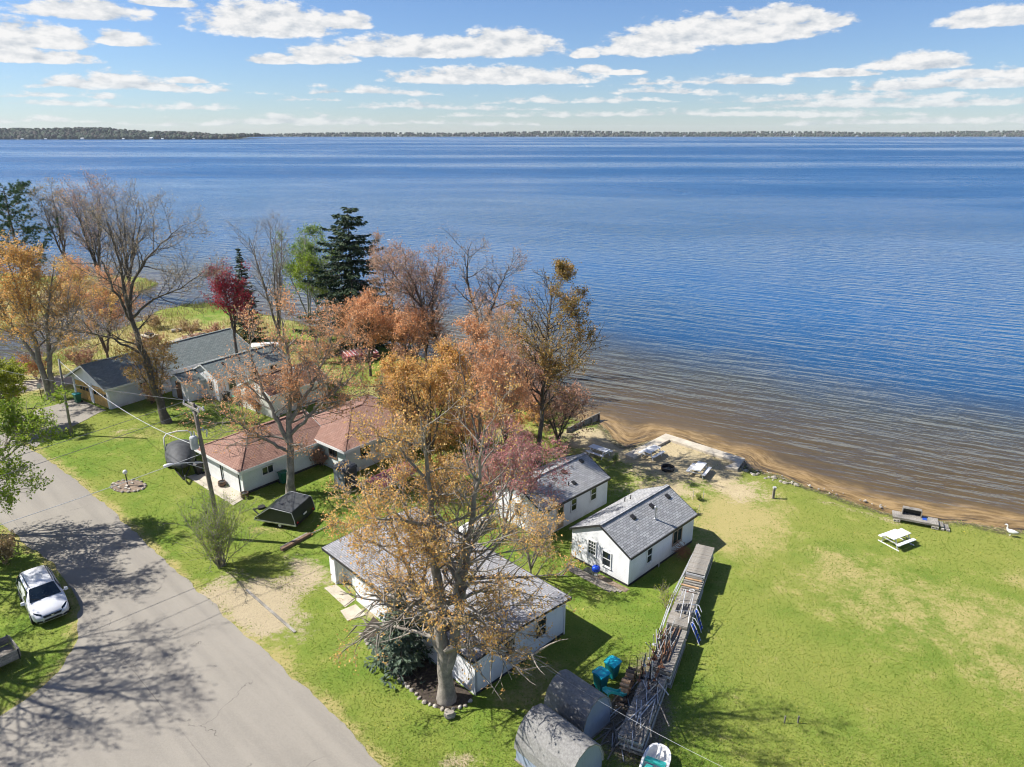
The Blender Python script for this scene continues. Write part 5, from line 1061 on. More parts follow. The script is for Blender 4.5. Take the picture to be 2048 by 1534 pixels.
# ---- white minivan
def ringv(w, zb, zm, zr, wr):
    return [(-w * 0.86, zb), (-w, zb + 0.22), (-w, zm), (-(w + wr) / 2 - 0.02, (zm + zr) / 2 + 0.02), (-wr, zr - 0.07), (-wr * 0.72, zr - 0.005), (0, zr + 0.02), (wr * 0.72, zr - 0.005), (wr, zr - 0.07), ((w + wr) / 2 + 0.02, (zm + zr) / 2 + 0.02), (w, zm), (w, zb + 0.22), (w * 0.86, zb)]
SEC = [(2.36, .62, .36, .56, .66, .52), (2.26, .80, .24, .64, .77, .68), (2.0, .92, .20, .74, .90, .78), (1.55, .96, .20, .82, 1.0, .84), (1.16, .97, .20, .90, 1.08, .86), (0.95, .97, .20, .94, 1.22, .82), (0.40, .97, .20, .98, 1.62, .70), (-0.2, .97, .20, .99, 1.70, .70), (-1.2, .97, .20, 1.0, 1.70, .69), (-1.9, .96, .22, 1.0, 1.64, .66), (-2.15, .94, .26, .98, 1.50, .64), (-2.30, .90, .32, .92, 1.12, .74), (-2.36, .82, .40, .70, .86, .70)]
van = T('minivan', 'white minivan parked on grass at the left road edge', 'van', (-28.25, 36.1, 0.02), -46.5)
b = MB(); b.loft([[(x, y, z) for y, z in ringv(w, zb, zm, zr, wr)] for x, w, zb, zm, zr, wr in SEC]); body = b.build('body', M['van_paint'], van, smooth=True)
def quad3(mb, p, off):  # thin slab from four points, thickened along its normal
    a = np.array(p[0]); n_ = np.cross(np.array(p[1]) - a, np.array(p[3]) - a); n_ = n_ / np.linalg.norm(n_) * off
    mb.hexa([tuple(np.array(q)) for q in p] + [tuple(np.array(q) + n_) for q in p]); return mb
quad3(MB(), [(1.10, -0.80, 1.10), (1.10, 0.80, 1.10), (0.44, 0.64, 1.625), (0.44, -0.64, 1.625)], 0.035).build('windscreen', M['car_glass'], van)
quad3(MB(), [(-2.20, 0.58, 1.32), (-2.20, -0.58, 1.32), (-2.06, -0.54, 1.56), (-2.06, 0.54, 1.56)], -0.035).build('rear_window', M['car_glass'], van)
for s in (1, -1):
    for (xa, xb, xc, xd) in ((0.85, 0.12, 0.12, 0.45), (0.06, -0.92, -0.92, 0.06), (-0.98, -1.95, -1.80, -0.98)):
        quad3(MB(), [(xa, s * 0.955, 1.03), (xb, s * 0.965, 1.03), (xc, s * 0.765, 1.56), (xd, s * 0.765, 1.56)], -0.03 * s).build('side_window', M['car_glass'], van)
    for x in (0.09, -0.95): MB().box((x - 0.008, s * 0.972 - 0.006, 0.32), (x + 0.008, s * 0.972 + 0.006, 1.0)).build('door_seam', M['dark_trim'], van)
    for x in (-0.1, -0.75): MB().box((x - 0.09, s * 0.985 - 0.015, 0.86), (x + 0.09, s * 0.985 + 0.015, 0.895)).build('door_handle', M['steel'], van)
    MB().tube([(0.35, s * 0.62, 1.665), (0.3, s * 0.62, 1.735), (-1.55, s * 0.62, 1.76), (-1.65, s * 0.62, 1.69)], 0.022, 6).build('roof_rail', M['black_plastic'], van)
    mr = MB(); mr.bar((0.82, s * 0.95, 1.03), (0.82, s * 1.05, 1.07), 0.06, 0.05); mr.hexa([(0.74, s * 1.03, 1.0), (0.92, s * 1.03, 1.0), (0.90, s * 1.22, 1.02), (0.76, s * 1.22, 1.02), (0.74, s * 1.03, 1.17), (0.88, s * 1.03, 1.17), (0.87, s * 1.20, 1.15), (0.76, s * 1.20, 1.15)]); mr.build('mirror', M['van_paint'], van)
    quad3(MB(), [(2.30, s * 0.52, 0.70), (1.98, s * 0.85, 0.79), (1.90, s * 0.83, 0.88), (2.22, s * 0.50, 0.79)], 0.03 * s).build('headlight', M['car_glass'], van)
    quad3(MB(), [(2.37, s * 0.50, 0.34), (2.27, s * 0.80, 0.34), (2.29, s * 0.78, 0.46), (2.38, s * 0.52, 0.44)], 0.02 * s).build('fog_light', M['black_plastic'], van)
    MB().box((-2.37, s * 0.70 - 0.12, 0.95), (-2.28, s * 0.70 + 0.12, 1.2)).build('tail_light', M['red_paint'], van)
    for x in (1.45, -1.45):
        wh = MB().lathe([(0.20, -0.10), (0.31, -0.11), (0.33, -0.06), (0.33, 0.06), (0.31, 0.11), (0.20, 0.10)], (x, s * 0.89, 0.33), 20, axis='y').build('wheel', M['rubber'], van)
        MB().lathe([(0.03, -0.105), (0.19, -0.102), (0.20, 0.0), (0.19, 0.102), (0.03, 0.105)], (x, s * 0.895, 0.33), 12, axis='y').build('rim', M['steel'], wh)
quad3(MB(), [(2.375, -0.42, 0.58), (2.375, 0.42, 0.58), (2.33, 0.50, 0.70), (2.33, -0.50, 0.70)], 0.03).build('grille', M['black_plastic'], van)
quad3(MB(), [(2.385, -0.48, 0.36), (2.385, 0.48, 0.36), (2.385, 0.42, 0.47), (2.385, -0.42, 0.47)], 0.02).build('lower_grille', M['black_plastic'], van)
MB().box((2.395, -0.07, 0.61), (2.41, 0.07, 0.66)).build('badge', M['steel'], van)
for s in (-0.25, 0.25): MB().bar((1.14, s, 1.13), (0.98, s - 0.42, 1.25), 0.015, 0.015).build('wiper', M['black_plastic'], van)

# ---- open utility trailer with board sides
tr = T('utility_trailer', 'open utility trailer with grey board sides cut by the left edge', 'trailer', (-28.0, 30.35, 0), 50)
MB().box((-1.6, -0.82, 0.42), (1.6, 0.82, 0.50)).build('bed', M['old_wood'], tr); MB().bar((-1.5, -0.6, 0.36), (1.5, -0.6, 0.36), 0.06, 0.1).bar((-1.5, 0.6, 0.36), (1.5, 0.6, 0.36), 0.06, 0.1).bar((-1.5, 0.6, 0.38), (-2.6, 0, 0.4), 0.06, 0.08).bar((-1.5, -0.6, 0.38), (-2.6, 0, 0.4), 0.06, 0.08).build('frame', M['black_metal'], tr)
for s in (-1, 1):
    for k in range(3): MB().box((-1.6, s * 0.85 - 0.02, 0.53 + k * 0.17), (1.6, s * 0.85 + 0.02, 0.68 + k * 0.17)).build('side_board', M['grey_wood'], tr)
    for x in (-1.55, -0.5, 0.5, 1.55): MB().box((x - 0.03, s * 0.885 - 0.012, 0.4), (x + 0.03, s * 0.885 + 0.012, 1.05)).build('stake', M['black_metal'], tr)
    wh = MB().lathe([(0.16, -0.09), (0.28, -0.10), (0.30, -0.05), (0.30, 0.05), (0.28, 0.10), (0.16, 0.09)], (-0.1, s * 0.98, 0.30), 18, axis='y').build('wheel', M['rubber'], tr); MB().lathe([(0.02, -0.09), (0.16, -0.08), (0.16, 0.08), (0.02, 0.09)], (-0.1, s * 0.98, 0.30), 10, axis='y').build('rim', M['white_paint'], wh)
for x in (-1.63, 1.63):
    for k in range(3): MB().box((x - 0.02, -0.82, 0.53 + k * 0.17), (x + 0.02, 0.82, 0.68 + k * 0.17)).build('end_board', M['grey_wood'], tr)
MB().lathe([(0.03, 0), (0.03, 0.7), (0.06, 0.7), (0.06, 0.74)], (-2.3, 0.1, 0.0), 8).build('jack', M['steel'], tr)

# ---- utility poles and wires
up = T('utility_pole', 'tall wooden utility pole with crossarms, transformer and street light', 'pole', (-20.5, 43.6, 0))
TOP = (-0.45, 0.0, 10.2)
def on(z): return (-0.45 * z / 10.2, 0, z)
MB().tube([(0, 0, -0.3), on(3), on(7), TOP], [0.17, 0.155, 0.135, 0.11], 12).build('shaft', M['pole_wood'], up, smooth=True)
ax = norm((0.75, -0.66, 0)); pn = (0.66, 0.75)
for s in (-1, 1):
    c = on(9.95); oo = (pn[0] * 0.17 * s, pn[1] * 0.17 * s)
    arm = MB().bar((c[0] - ax[0] * 1.15 + oo[0], -ax[1] * 1.15 + oo[1], 9.95), (c[0] + ax[0] * 1.15 + oo[0], ax[1] * 1.15 + oo[1], 9.95), 0.10, 0.13).build('crossarm', M['grey_wood'], up)
    for k in (-1.0, 1.0):
        MB().lathe([(0.03, 0), (0.06, 0.05), (0.04, 0.09), (0.06, 0.13), (0.02, 0.18)], (c[0] + ax[0] * k + oo[0], ax[1] * k + oo[1], 10.02), 8).build('insulator', M['insulator'], arm)
    MB().bar((c[0] + ax[0] * s * 0.75, ax[1] * s * 0.75, 9.86), (c[0] + 0.02, 0, 9.2), 0.04, 0.04).build('brace', M['galvanised'], up)
tf = MB().lathe([(0.05, 0), (0.24, 0.02), (0.25, 0.08), (0.25, 0.85), (0.20, 0.93), (0.06, 0.96)], (-0.72, -0.18, 7.0), 16).build('transformer', M['galvanised'], up, smooth=False)
for a in (-0.1, 0.1): MB().lathe([(0.035, 0), (0.05, 0.1), (0.03, 0.14), (0.045, 0.2), (0.02, 0.34)], (-0.72 + a, -0.18, 7.93), 8).build('bushing', M['insulator'], tf)
MB().bar((-0.35, 0, 7.75), (-0.72, -0.18, 7.75), 0.06, 0.12).bar((-0.33, 0, 7.2), (-0.72, -0.18, 7.2), 0.06, 0.12).build('bracket', M['galvanised'], up)
for k, (dx_, z_) in enumerate(((0.28, 8.2), (0.5, 8.0), (0.42, 7.75))): MB().lathe([(0.03, 0), (0.05, 0.06), (0.03, 0.12), (0.05, 0.18), (0.02, 0.3)], (on(8)[0] + dx_, 0.05 * k, z_), 8).build('cutout', M['insulator'], up)
MB().bar(on(8.3), (on(8.3)[0] + 0.5, 0.05, 8.3), 0.05, 0.05).build('cutout_arm', M['galvanised'], up)
al = MB().tube([on(5.9), (-1.0, -0.5, 6.15), (-1.9, -1.05, 6.3)], 0.035, 8).tube([on(5.4), (-1.2, -0.6, 6.1)], 0.02, 6).build('lamp_arm', M['galvanised'], up)
lm = MB(); lm.loft([[(x, y * math.cos(t_) * 1.0, 0.10 * math.sin(t_) * y / 0.15) for t_ in [q * math.pi / 5 for q in range(10)]] for x, y in ((0, 0.04), (0.12, 0.12), (0.35, 0.17), (0.55, 0.15), (0.68, 0.06))]); lo = lm.build('lamp_head', M['insulator'], up, smooth=True); lo.location = (-1.85, -1.02, 6.3); lo.rotation_euler = (0, 0, math.atan2(-0.55, -0.9))
p2 = T('service_pole', 'thin grey wooden service pole on the lawn near the driveway', 'pole', (-41.6, 61.7, 0))
MB().tube([(0, 0, -0.3), (0.15, 0.05, 4), (0.3, 0.1, 7.5)], [0.13, 0.11, 0.085], 10).build('shaft', M['galvanised'] if False else M['grey_wood'], p2, smooth=True)
MB().lathe([(0.02, 0), (0.05, 0.04), (0.05, 0.12), (0.02, 0.16)], (0.38, 0.1, 7.2), 8).build('insulator', M['insulator'], p2)
def wire(label, a, b, sag, r=0.016, m_='wire'):
    pts = [(a[0] + (b[0] - a[0]) * t_, a[1] + (b[1] - a[1]) * t_, a[2] + (b[2] - a[2]) * t_ - sag * 4 * t_ * (1 - t_)) for t_ in [k / 24 for k in range(25)]]
    return tag(MB().tube(pts, r, 5).build('overhead_wire', M[m_]), label, 'wire', 'overhead wires')
u0 = (-20.5, 43.6)
wire('pale service wire from the thin pole down to the utility pole', (-41.25, 61.8, 7.3), (u0[0] - 0.3, u0[1], 7.0), 1.0, 0.022, 'galvanised')
wire('upper wire from the crossarm running out over the road', (u0[0] - 1.1, u0[1] + 0.7, 10.15), (-47, 17, 10.0), 0.8)
wire('second wire from the crossarm running out over the road', (u0[0] + 0.3, u0[1] - 0.6, 10.15), (-45.5, 16, 10.0), 0.9)
wire('lower pale cable running from the pole over the parked van', (u0[0] - 0.3, u0[1], 6.6), (-44, 20, 6.8), 0.7, 0.02, 'galvanised')
wire('wire from utility pole to the red garage roof', (u0[0] - 0.3, u0[1], 7.4), (-18.3, 53.0, 3.7), 0.5)
wire('wire from utility pole over the red house roof', (u0[0] - 0.3, u0[1], 7.6), (-13.5, 57.5, 4.0), 0.7)
wire('wire from crossarm toward the thin pole at upper left', (u0[0] - 1.2, u0[1] + 0.8, 10.1), (-62, 66, 9.0), 0.9)
wire('thin cable from the low house wall over the barrel sheds', (-0.4, 30.2, 2.3), (9.0, 20.0, 4.2), 0.4, 0.006, 'galvanised')

# ---- lamp post in a round flower bed
lp = T('lamp_post', 'white globe lamp on a short black post in the flower bed', 'lamp', (-31.1, 51.5, 0)); MB().tube([(0, 0, 0), (0, 0, 1.05)], 0.045, 8).lathe([(0.09, 0), (0.09, 0.04), (0.05, 0.1)], (0, 0, 0), 10).build('post', M['black_metal'], lp)
MB().lathe([(0.05, 1.05), (0.11, 1.08), (0.17, 1.18), (0.18, 1.27), (0.13, 1.38), (0.04, 1.42)], (0, 0, 0), 14).build('globe', M['lamp_globe'], lp, smooth=True)
fb = T('flower_bed', 'oval dry flower bed edged with stones around the globe lamp', 'flower bed', (-31.0, 51.4, 0), -20)
MB().prism([(1.5 * math.cos(a) * (1 + 0.06 * math.sin(5 * a)), 0.95 * math.sin(a) * (1 + 0.08 * math.cos(4 * a))) for a in [k * math.pi / 12 for k in range(24)]], -0.02, 0.05).build('soil', M['dirt_litter'], fb)
for k in range(20):
    a = k * math.pi / 10 + rs.uniform(-0.08, 0.08); put_rock(1.5 * math.cos(a), 0.95 * math.sin(a), rs.uniform(0.09, 0.17), fb)
for k in range(7): MB().box((-0.12, -0.05, 0), (0.12, 0.05, 0.14)).build('brick', M['pale_stone'], fb).location = (rs.uniform(-1, 1), rs.uniform(-0.6, 0.6), 0.05)

# ---- covered boat on its trailer
bt = T('covered_boat', 'boat under a grey tarp with white tower on a trailer beside the garage', 'boat', (-28.3, 55.2, 0), -64)
hull = MB(); HS = [(-2.7, 1.05, 0.75, 1.15), (-1.0, 1.12, 0.62, 1.2), (0.8, 1.08, 0.62, 1.25), (2.0, 0.75, 0.75, 1.3), (2.7, 0.25, 1.0, 1.35), (2.85, 0.04, 1.2, 1.38)]
hull.loft([[(x, -w, zt), (x, -w * 0.9, zt - 0.3), (x, 0, zk), (x, w * 0.9, zt - 0.3), (x, w, zt)] for x, w, zk, zt in HS]); hull.build('hull', M['black_panel'], bt, smooth=False)
cv = MB(); CS_ = [(-2.78, 1.02, 1.05, 0.28), (-1.6, 1.18, 1.12, 0.55), (-0.2, 1.2, 1.15, 0.85), (0.4, 1.18, 1.15, 0.95), (1.4, 1.0, 1.2, 0.55), (2.3, 0.62, 1.28, 0.22), (2.9, 0.10, 1.34, 0.06)]
cv.loft([[(x, -w, zt - 0.35), (x, -w, zt), (x, -w * 0.55, zt + pk * 0.72), (x, 0, zt + pk), (x, w * 0.55, zt + pk * 0.72), (x, w, zt), (x, w, zt - 0.35)] for x, w, zt, pk in CS_]); cv.build('tarp', M['tarp'], bt, smooth=True)
MB().tube([(-0.9, -1.12, 1.2), (-1.2, -1.1, 2.3), (-1.3, -0.85, 2.6), (-1.35, 0, 2.68), (-1.3, 0.85, 2.6), (-1.2, 1.1, 2.3), (-0.9, 1.12, 1.2)], 0.055, 8).build('tower', M['white_paint'], bt, smooth=True)
MB().bar((-2.4, -0.8, 0.5), (2.0, -0.5, 0.5), 0.08, 0.12).bar((-2.4, 0.8, 0.5), (2.0, 0.5, 0.5), 0.08, 0.12).bar((2.0, -0.5, 0.5), (3.9, 0, 0.45), 0.08, 0.1).bar((2.0, 0.5, 0.5), (3.9, 0, 0.45), 0.08, 0.1).bar((-2.0, -0.8, 0.5), (-2.0, 0.8, 0.5), 0.08, 0.1).bar((1.0, -0.6, 0.5), (1.0, 0.6, 0.5), 0.08, 0.1).build('trailer_frame', M['black_metal'], bt)
MB().bar((3.1, 0, 0.5), (2.95, 0, 1.25), 0.08, 0.1).lathe([(0.10, -0.05), (0.10, 0.05)], (2.95, 0, 1.15), 10, axis='y').build('winch_post', M['black_metal'], bt); MB().lathe([(0.035, 0), (0.035, 0.6)], (3.5, 0.12, 0.05), 8).build('jack', M['steel'], bt)
for s in (-1, 1):
    for x in (-0.9, -0.1):
        wh = MB().lathe([(0.17, -0.09), (0.29, -0.10), (0.31, -0.05), (0.31, 0.05), (0.29, 0.10), (0.17, 0.09)], (x, s * 1.05, 0.31), 16, axis='y').build('wheel', M['rubber'], bt); MB().lathe([(0.03, -0.09), (0.17, -0.085), (0.17, 0.085), (0.03, 0.09)], (x, s * 1.055, 0.31), 10, axis='y').build('rim', M['steel'], wh)
    MB().bar((-1.35, s * 1.05, 0.66), (0.35, s * 1.05, 0.66), 0.24, 0.03).build('fender', M['black_metal'], bt)

# ---- black clamshell trailer
bk = T('enclosed_trailer', 'black wedge-nosed enclosed trailer with pale trim on the lawn', 'trailer', (-14.75, 47.0, 0), 164)
W_ = 2.6; PR = [(0.0, 0.48), (0.05, 0.9), (0.22, 1.45), (1.95, 1.62), (3.35, 0.62), (3.3, 0.48)]
MB().loft([[(x, y, z) for x, z in PR] for y in (0.0, W_)]).build('shell', M['black_panel'], bk)
quad3(MB(), [(0.26, 0.08, 1.46), (0.26, W_ - 0.08, 1.46), (1.9, W_ - 0.08, 1.62), (1.9, 0.08, 1.62)], -0.025).build('roof_panel', M['tread_plate'] if 'tread_plate' in M else M['resin_dark'], bk)
te = MB()
for y in (-0.012, W_ + 0.012):
    for a, b_ in zip(PR, PR[1:]): te.bar((a[0], y, a[1]), (b_[0], y, b_[1]), 0.035, 0.045, (0, 1, 0))
te.build('edge_trim', M['galvanised'], bk)
for y in (-0.02, W_ - 0.02): MB().box((-0.05, y, 0.40), (3.4, y + 0.05, 0.50)).build('side_rail', M['steel'], bk)
MB().box((-0.05, 0.04, 0.38), (3.3, W_ - 0.04, 0.46)).build('deck', M['black_metal'], bk); MB().bar((3.3, 0.6, 0.42), (4.4, W_ / 2, 0.42), 0.07, 0.08).bar((3.3, W_ - 0.6, 0.42), (4.4, W_ / 2, 0.42), 0.07, 0.08).build('tongue', M['black_metal'], bk)
for y in (0.12, W_ - 0.12):
    wh = MB().lathe([(0.12, -0.08), (0.23, -0.09), (0.25, -0.04), (0.25, 0.04), (0.23, 0.09), (0.12, 0.08)], (1.35, y, 0.25), 16, axis='y').build('wheel', M['rubber'], bk); MB().lathe([(0.02, -0.085), (0.13, -0.08), (0.13, 0.08), (0.02, 0.085)], (1.35, y, 0.25), 10, axis='y').build('rim', M['white_paint'], wh)
sp_ = MB().lathe([(0.13, -0.08), (0.27, -0.09), (0.29, 0.0), (0.27, 0.09), (0.13, 0.08)], (3.75, W_ * 0.45, 0.62), 16).build('spare_wheel', M['rubber'], bk); MB().lathe([(0.02, -0.05), (0.13, -0.05), (0.13, 0.05), (0.02, 0.05)], (3.75, W_ * 0.45, 0.62), 10).build('rim', M['galvanised'], sp_)
MB().box((-0.03, W_ * 0.42, 0.75), (-0.004, W_ * 0.58, 0.87)).build('number_plate', M['white_paint'], bk)
for y in (0.25, W_ - 0.25): MB().box((-0.06, y - 0.06, 0.55), (0.0, y + 0.06, 0.65)).build('tail_light', M['red_paint'], bk)

# ---- resin tool shed
rd = T('tool_shed', 'small grey resin tool shed with double doors and dark lid by the red house', 'shed', (-13.2, 50.5, 0), 51)
MB().box((0, 0, 0.03), (1.2, 1.45, 1.72)).build('body', M['resin_dark'], rd); MB().hexa([(-0.08, -0.06, 1.72), (1.25, -0.06, 1.72), (1.25, 1.51, 1.72), (-0.08, 1.51, 1.72), (-0.05, -0.03, 1.82), (1.22, -0.03, 1.98), (1.22, 1.48, 1.98), (-0.05, 1.48, 1.82)]).build('lid', M['resin_dark'], rd)
for y0 in (0.06, 0.735):
    d0 = MB().box((-0.03, y0, 0.08), (-0.002, y0 + 0.655, 1.66)).build('door', M['resin_grey'], rd)
    for z0 in (0.15, 0.66, 1.2): MB().box((-0.045, y0 + 0.06, z0), (-0.031, y0 + 0.595, z0 + (0.43 if z0 < 1 else 0.36))).build('door_panel', M['resin_grey'], d0)
MB().box((-0.075, 0.66, 0.85), (-0.046, 0.70, 1.0)).build('handle', M['black_plastic'], rd)

# ---- boat lift under a pink canvas canopy
bl = T('boat_lift', 'pink canvas boat lift canopy on a white frame behind the golden tree', 'boat lift', (-10.3, 48.7, 0), 52)
cn = MB(); cn.loft([[(x, 0.95 + 1.0 * math.cos(a), 1.05 + 0.42 * math.sin(a)) for a in [math.pi * k / 10 for k in range(11)]] + [(x, 0.95 + 0.97 * math.cos(a), 1.02 + 0.40 * math.sin(a)) for a in [math.pi * (10 - k) / 10 for k in range(11)]] for x in (0, 1.1, 2.2, 3.3, 4.4)]); cn.build('canopy', M['pink_canvas'], bl, smooth=False)
for x in (0.1, 2.2, 4.3): 
    for y in (0.0, 1.9): MB().tube([(x, y, 0), (x, y, 1.08)], 0.03, 6).build('leg', M['white_paint'], bl)
MB().bar((0, 0, 0.98), (4.4, 0, 0.98), 0.05, 0.05).bar((0, 1.9, 0.98), (4.4, 1.9, 0.98), 0.05, 0.05).bar((0.1, 0, 0.3), (0.1, 1.9, 0.3), 0.06, 0.08).bar((4.3, 0, 0.3), (4.3, 1.9, 0.3), 0.06, 0.08).build('frame', M['white_paint'], bl)
# ---- red striped dock stack behind the trees
rd2 = T('dock_stack', 'stack of red and white striped dock panels on the back lawn', 'dock', (-20.4, 83.4, 0), 28)
for k in range(3):
    ly = MB().box((0.1 * k, 0.05 * k, 0.35 + k * 0.22), (4.4 - 0.1 * k, 2.9, 0.47 + k * 0.22)).build('panel', M['pink_canvas'], rd2)
for k in range(9): MB().bar((0.3 + k * 0.48, 0.0, 1.0), (0.3 + k * 0.48, 3.0, 1.0), 0.07, 0.06).build('rail', M['white_paint'], rd2)
for (x, y) in ((0.3, 0.2), (4.0, 0.2), (0.3, 2.7), (4.0, 2.7)): MB().box((x - 0.1, y - 0.1, 0), (x + 0.1, y + 0.1, 0.35)).build('block', M['old_wood'], rd2)
# ---- upturned boats
def dinghy(label, loc, ang, s, m_):
    d_ = T('dinghy', label, 'boat', loc, ang); h = MB()
    h.loft([[(x, -w, 0.25), (x, -w * 0.85, 0.25 + zt * 0.7), (x, -w * 0.4, 0.25 + zt), (x, w * 0.4, 0.25 + zt), (x, w * 0.85, 0.25 + zt * 0.7), (x, w, 0.25)] for x, w, zt in [(-1.7 * s, 0.5 * s, 0.4), (-0.6 * s, 0.66 * s, 0.5), (0.6 * s, 0.6 * s, 0.5), (1.4 * s, 0.35 * s, 0.42), (1.9 * s, 0.05, 0.2)]]); h.build('hull', m_, d_, smooth=True)
    for x in (-1.1 * s, 0.9 * s): MB().box((x - 0.08, -0.6 * s, 0), (x + 0.08, 0.6 * s, 0.25)).build('trestle', M['old_wood'], d_)
    MB().bar((-1.6 * s, 0, 0.78), (1.3 * s, 0, 0.74), 0.05, 0.05).build('keel', m_, d_)
dinghy('white upturned boat on trestles near the shore beyond the long house', (-32.3, 90.4, 0), 8, 1.25, M['white_plastic']); dinghy('pale upturned dinghy between low house and far cottage', (-2.6, 44.7, 0), 40, 0.8, M['white_plastic'])

# ---- picnic tables
def picnic(label, loc, ang, plastic=False, m_='white_paint'):
    t_ = T('picnic_table', label, 'picnic table', loc, ang, 'white picnic tables')
    if plastic: MB().box((-0.92, -0.38, 0.70), (0.92, 0.38, 0.745)).build('top', M[m_], t_, bevel=0.015)
    else:
        for k in range(5): MB().box((-0.92, -0.375 + k * 0.152, 0.70), (0.92, -0.375 + k * 0.152 + 0.142, 0.74)).build('top_plank', M[m_], t_)
    for s in (-1, 1):
        if plastic: MB().box((-0.92, s * 0.68 - 0.13, 0.42), (0.92, s * 0.68 + 0.13, 0.46)).build('bench', M[m_], t_, bevel=0.015)
        else:
            for k in (0, 1): MB().box((-0.92, s * 0.68 - 0.14 + k * 0.145, 0.42), (0.92, s * 0.68 - 0.005 + k * 0.145, 0.46)).build('bench_plank', M[m_], t_)
    fm_ = M['galvanised'] if plastic else M[m_]
    for x in (-0.68, 0.68):
        MB().bar((x, -0.34, 0.68), (x, -0.62, 0.02), 0.05, 0.07, (1, 0, 0)).bar((x, 0.34, 0.68), (x, 0.62, 0.02), 0.05, 0.07, (1, 0, 0)).bar((x, -0.78, 0.385), (x, 0.78, 0.385), 0.05, 0.065).bar((x, -0.36, 0.665), (x, 0.36, 0.665), 0.05, 0.06).build('leg_frame', fm_, t_)
        if plastic: MB().bar((x + (0.12 if x > 0 else -0.12), -0.8, 0.03), (x + (0.12 if x > 0 else -0.12), 0.8, 0.03), 0.05, 0.05).build('foot_rail', M['white_paint'], t_)
    return t_
picnic('bright white picnic table alone on the lawn by the shore', (26.75, 43.0, 0), 27, True); picnic('picnic table left of the beach, beside the far cottage roof', (7.7, 57.2, 0), -42); picnic('picnic table on the sand inside the concrete wall corner', (12.3, 57.0, 0), 46); picnic('picnic table right of the fire ring', (15.6, 53.6, 0), 58)
fr_ = T('fire_ring', 'rusty black steel fire ring on the sand between the picnic tables', 'fire ring', (13.2, 54.4, 0)); r_ = MB(); rr3 = [[(q * math.cos(a), q * math.sin(a), z_) for q, z_ in ((0.55, 0), (0.58, 0.3), (0.53, 0.3), (0.50, 0.0))] for a in [k * math.pi / 12 for k in range(25)]]; r_.loft(rr3, cap=False); r_.build('ring', M['black_metal'], fr_)
MB().lathe([(0.01, 0.03), (0.48, 0.02), (0.5, 0.0)], (0, 0, 0), 16).build('ash', M['resin_dark'], fr_)
for k in range(3): MB().tube([(-0.3 + 0.1 * k, -0.2, 0.06), (0.25, 0.2 - 0.15 * k, 0.12)], 0.05, 6).build('charred_log', M['black_panel'], fr_)

# ---- concrete beach wall and rocks
A0, A1, A2, A3 = np.array((9.9, 57.0)), np.array((14.5, 61.6)), np.array((20.3, 56.2)), np.array((19.0, 54.1))
bw = T('beach_wall', 'L-shaped pale concrete wall framing the sandy beach at the water', 'wall', (0, 0, 0))
def offw(a, b, w): d_ = (b - a) / np.linalg.norm(b - a); return np.array((d_[1], -d_[0])) * w
i1 = A1 + np.array((0.07, -1.40))
MB().prism([tuple(A0), tuple(A0 + offw(A0, A1, 1.0)), tuple(i1), tuple(A1)], -0.8, 0.22).build('wall_section', M['concrete'], bw); MB().prism([tuple(A1), tuple(i1), tuple(A2 + np.array((-1.0, -0.65))), tuple(A2)], -0.8, 0.217).build('wall_section', M['concrete'], bw)
MB().prism([tuple(A2), tuple(A2 + np.array((-1.0, -0.65))), tuple(A3 + np.array((-0.95, 0.45))), tuple(A3)], -0.8, 0.212).build('wall_section', M['concrete'], bw)
for k in range(4): q = A2 + (A3 - A2) * (0.15 + k * 0.22); MB().box((-0.06, -0.1, -0.6), (0.06, 0.1, 0.1)).build('buttress', M['old_wood'], bw).location = (q[0] + 0.1, q[1] - 0.02, 0)
for k in range(16):
    x_, y_ = 19.6 + k * 0.24 + rs.uniform(-0.1, 0.1), 54.6 - k * 0.20 + rs.uniform(-0.45, 0.5)
    tag(put_rock(x_, y_, rs.uniform(0.12, 0.32), None, 'shore_rock', -0.08), 'pale rock dumped at the right end of the concrete beach wall', 'rock', 'rocks at the end of the beach wall')
for k in range(26):
    t_ = rs.random(); x_, y_ = 20.5 + 9.0 * t_ + rs.uniform(-0.3, 0.3), 55.0 - 7.4 * t_ + rs.uniform(-0.4, 0.3)
    tag(put_rock(x_, y_, rs.uniform(0.06, 0.15), None, 'shore_stone', -0.15), 'small stone washed up along the lawn edge of the lake', 'stone', 'stones along the lawn shore')
for k in range(22):
    t_ = rs.random(); x_, y_ = 3.6 - 15 * t_ + rs.uniform(-0.4, 0.3), 69.2 + 18 * t_ + rs.uniform(-0.6, 0.2)
    tag(put_rock(x_, y_, rs.uniform(0.15, 0.4), None, 'bank_rock', -0.1), 'grey rock lining the wooded bank behind the thicket', 'rock', 'rocks along the wooded bank')
sw = T('retaining_wall', 'short grey plank retaining wall jutting to the water beside the shrubby tree', 'wall', (5.2, 62.2, 0), 49)
for k in range(4): MB().box((0, -0.04, -0.35 + k * 0.2), (5.4, 0.04, -0.16 + k * 0.2)).build('plank', M['grey_wood'], sw)
for k in range(5): MB().box((0.1 + k * 1.28, -0.16, -0.6), (0.24 + k * 1.28, -0.042, 0.55)).build('post', M['old_wood'], sw)

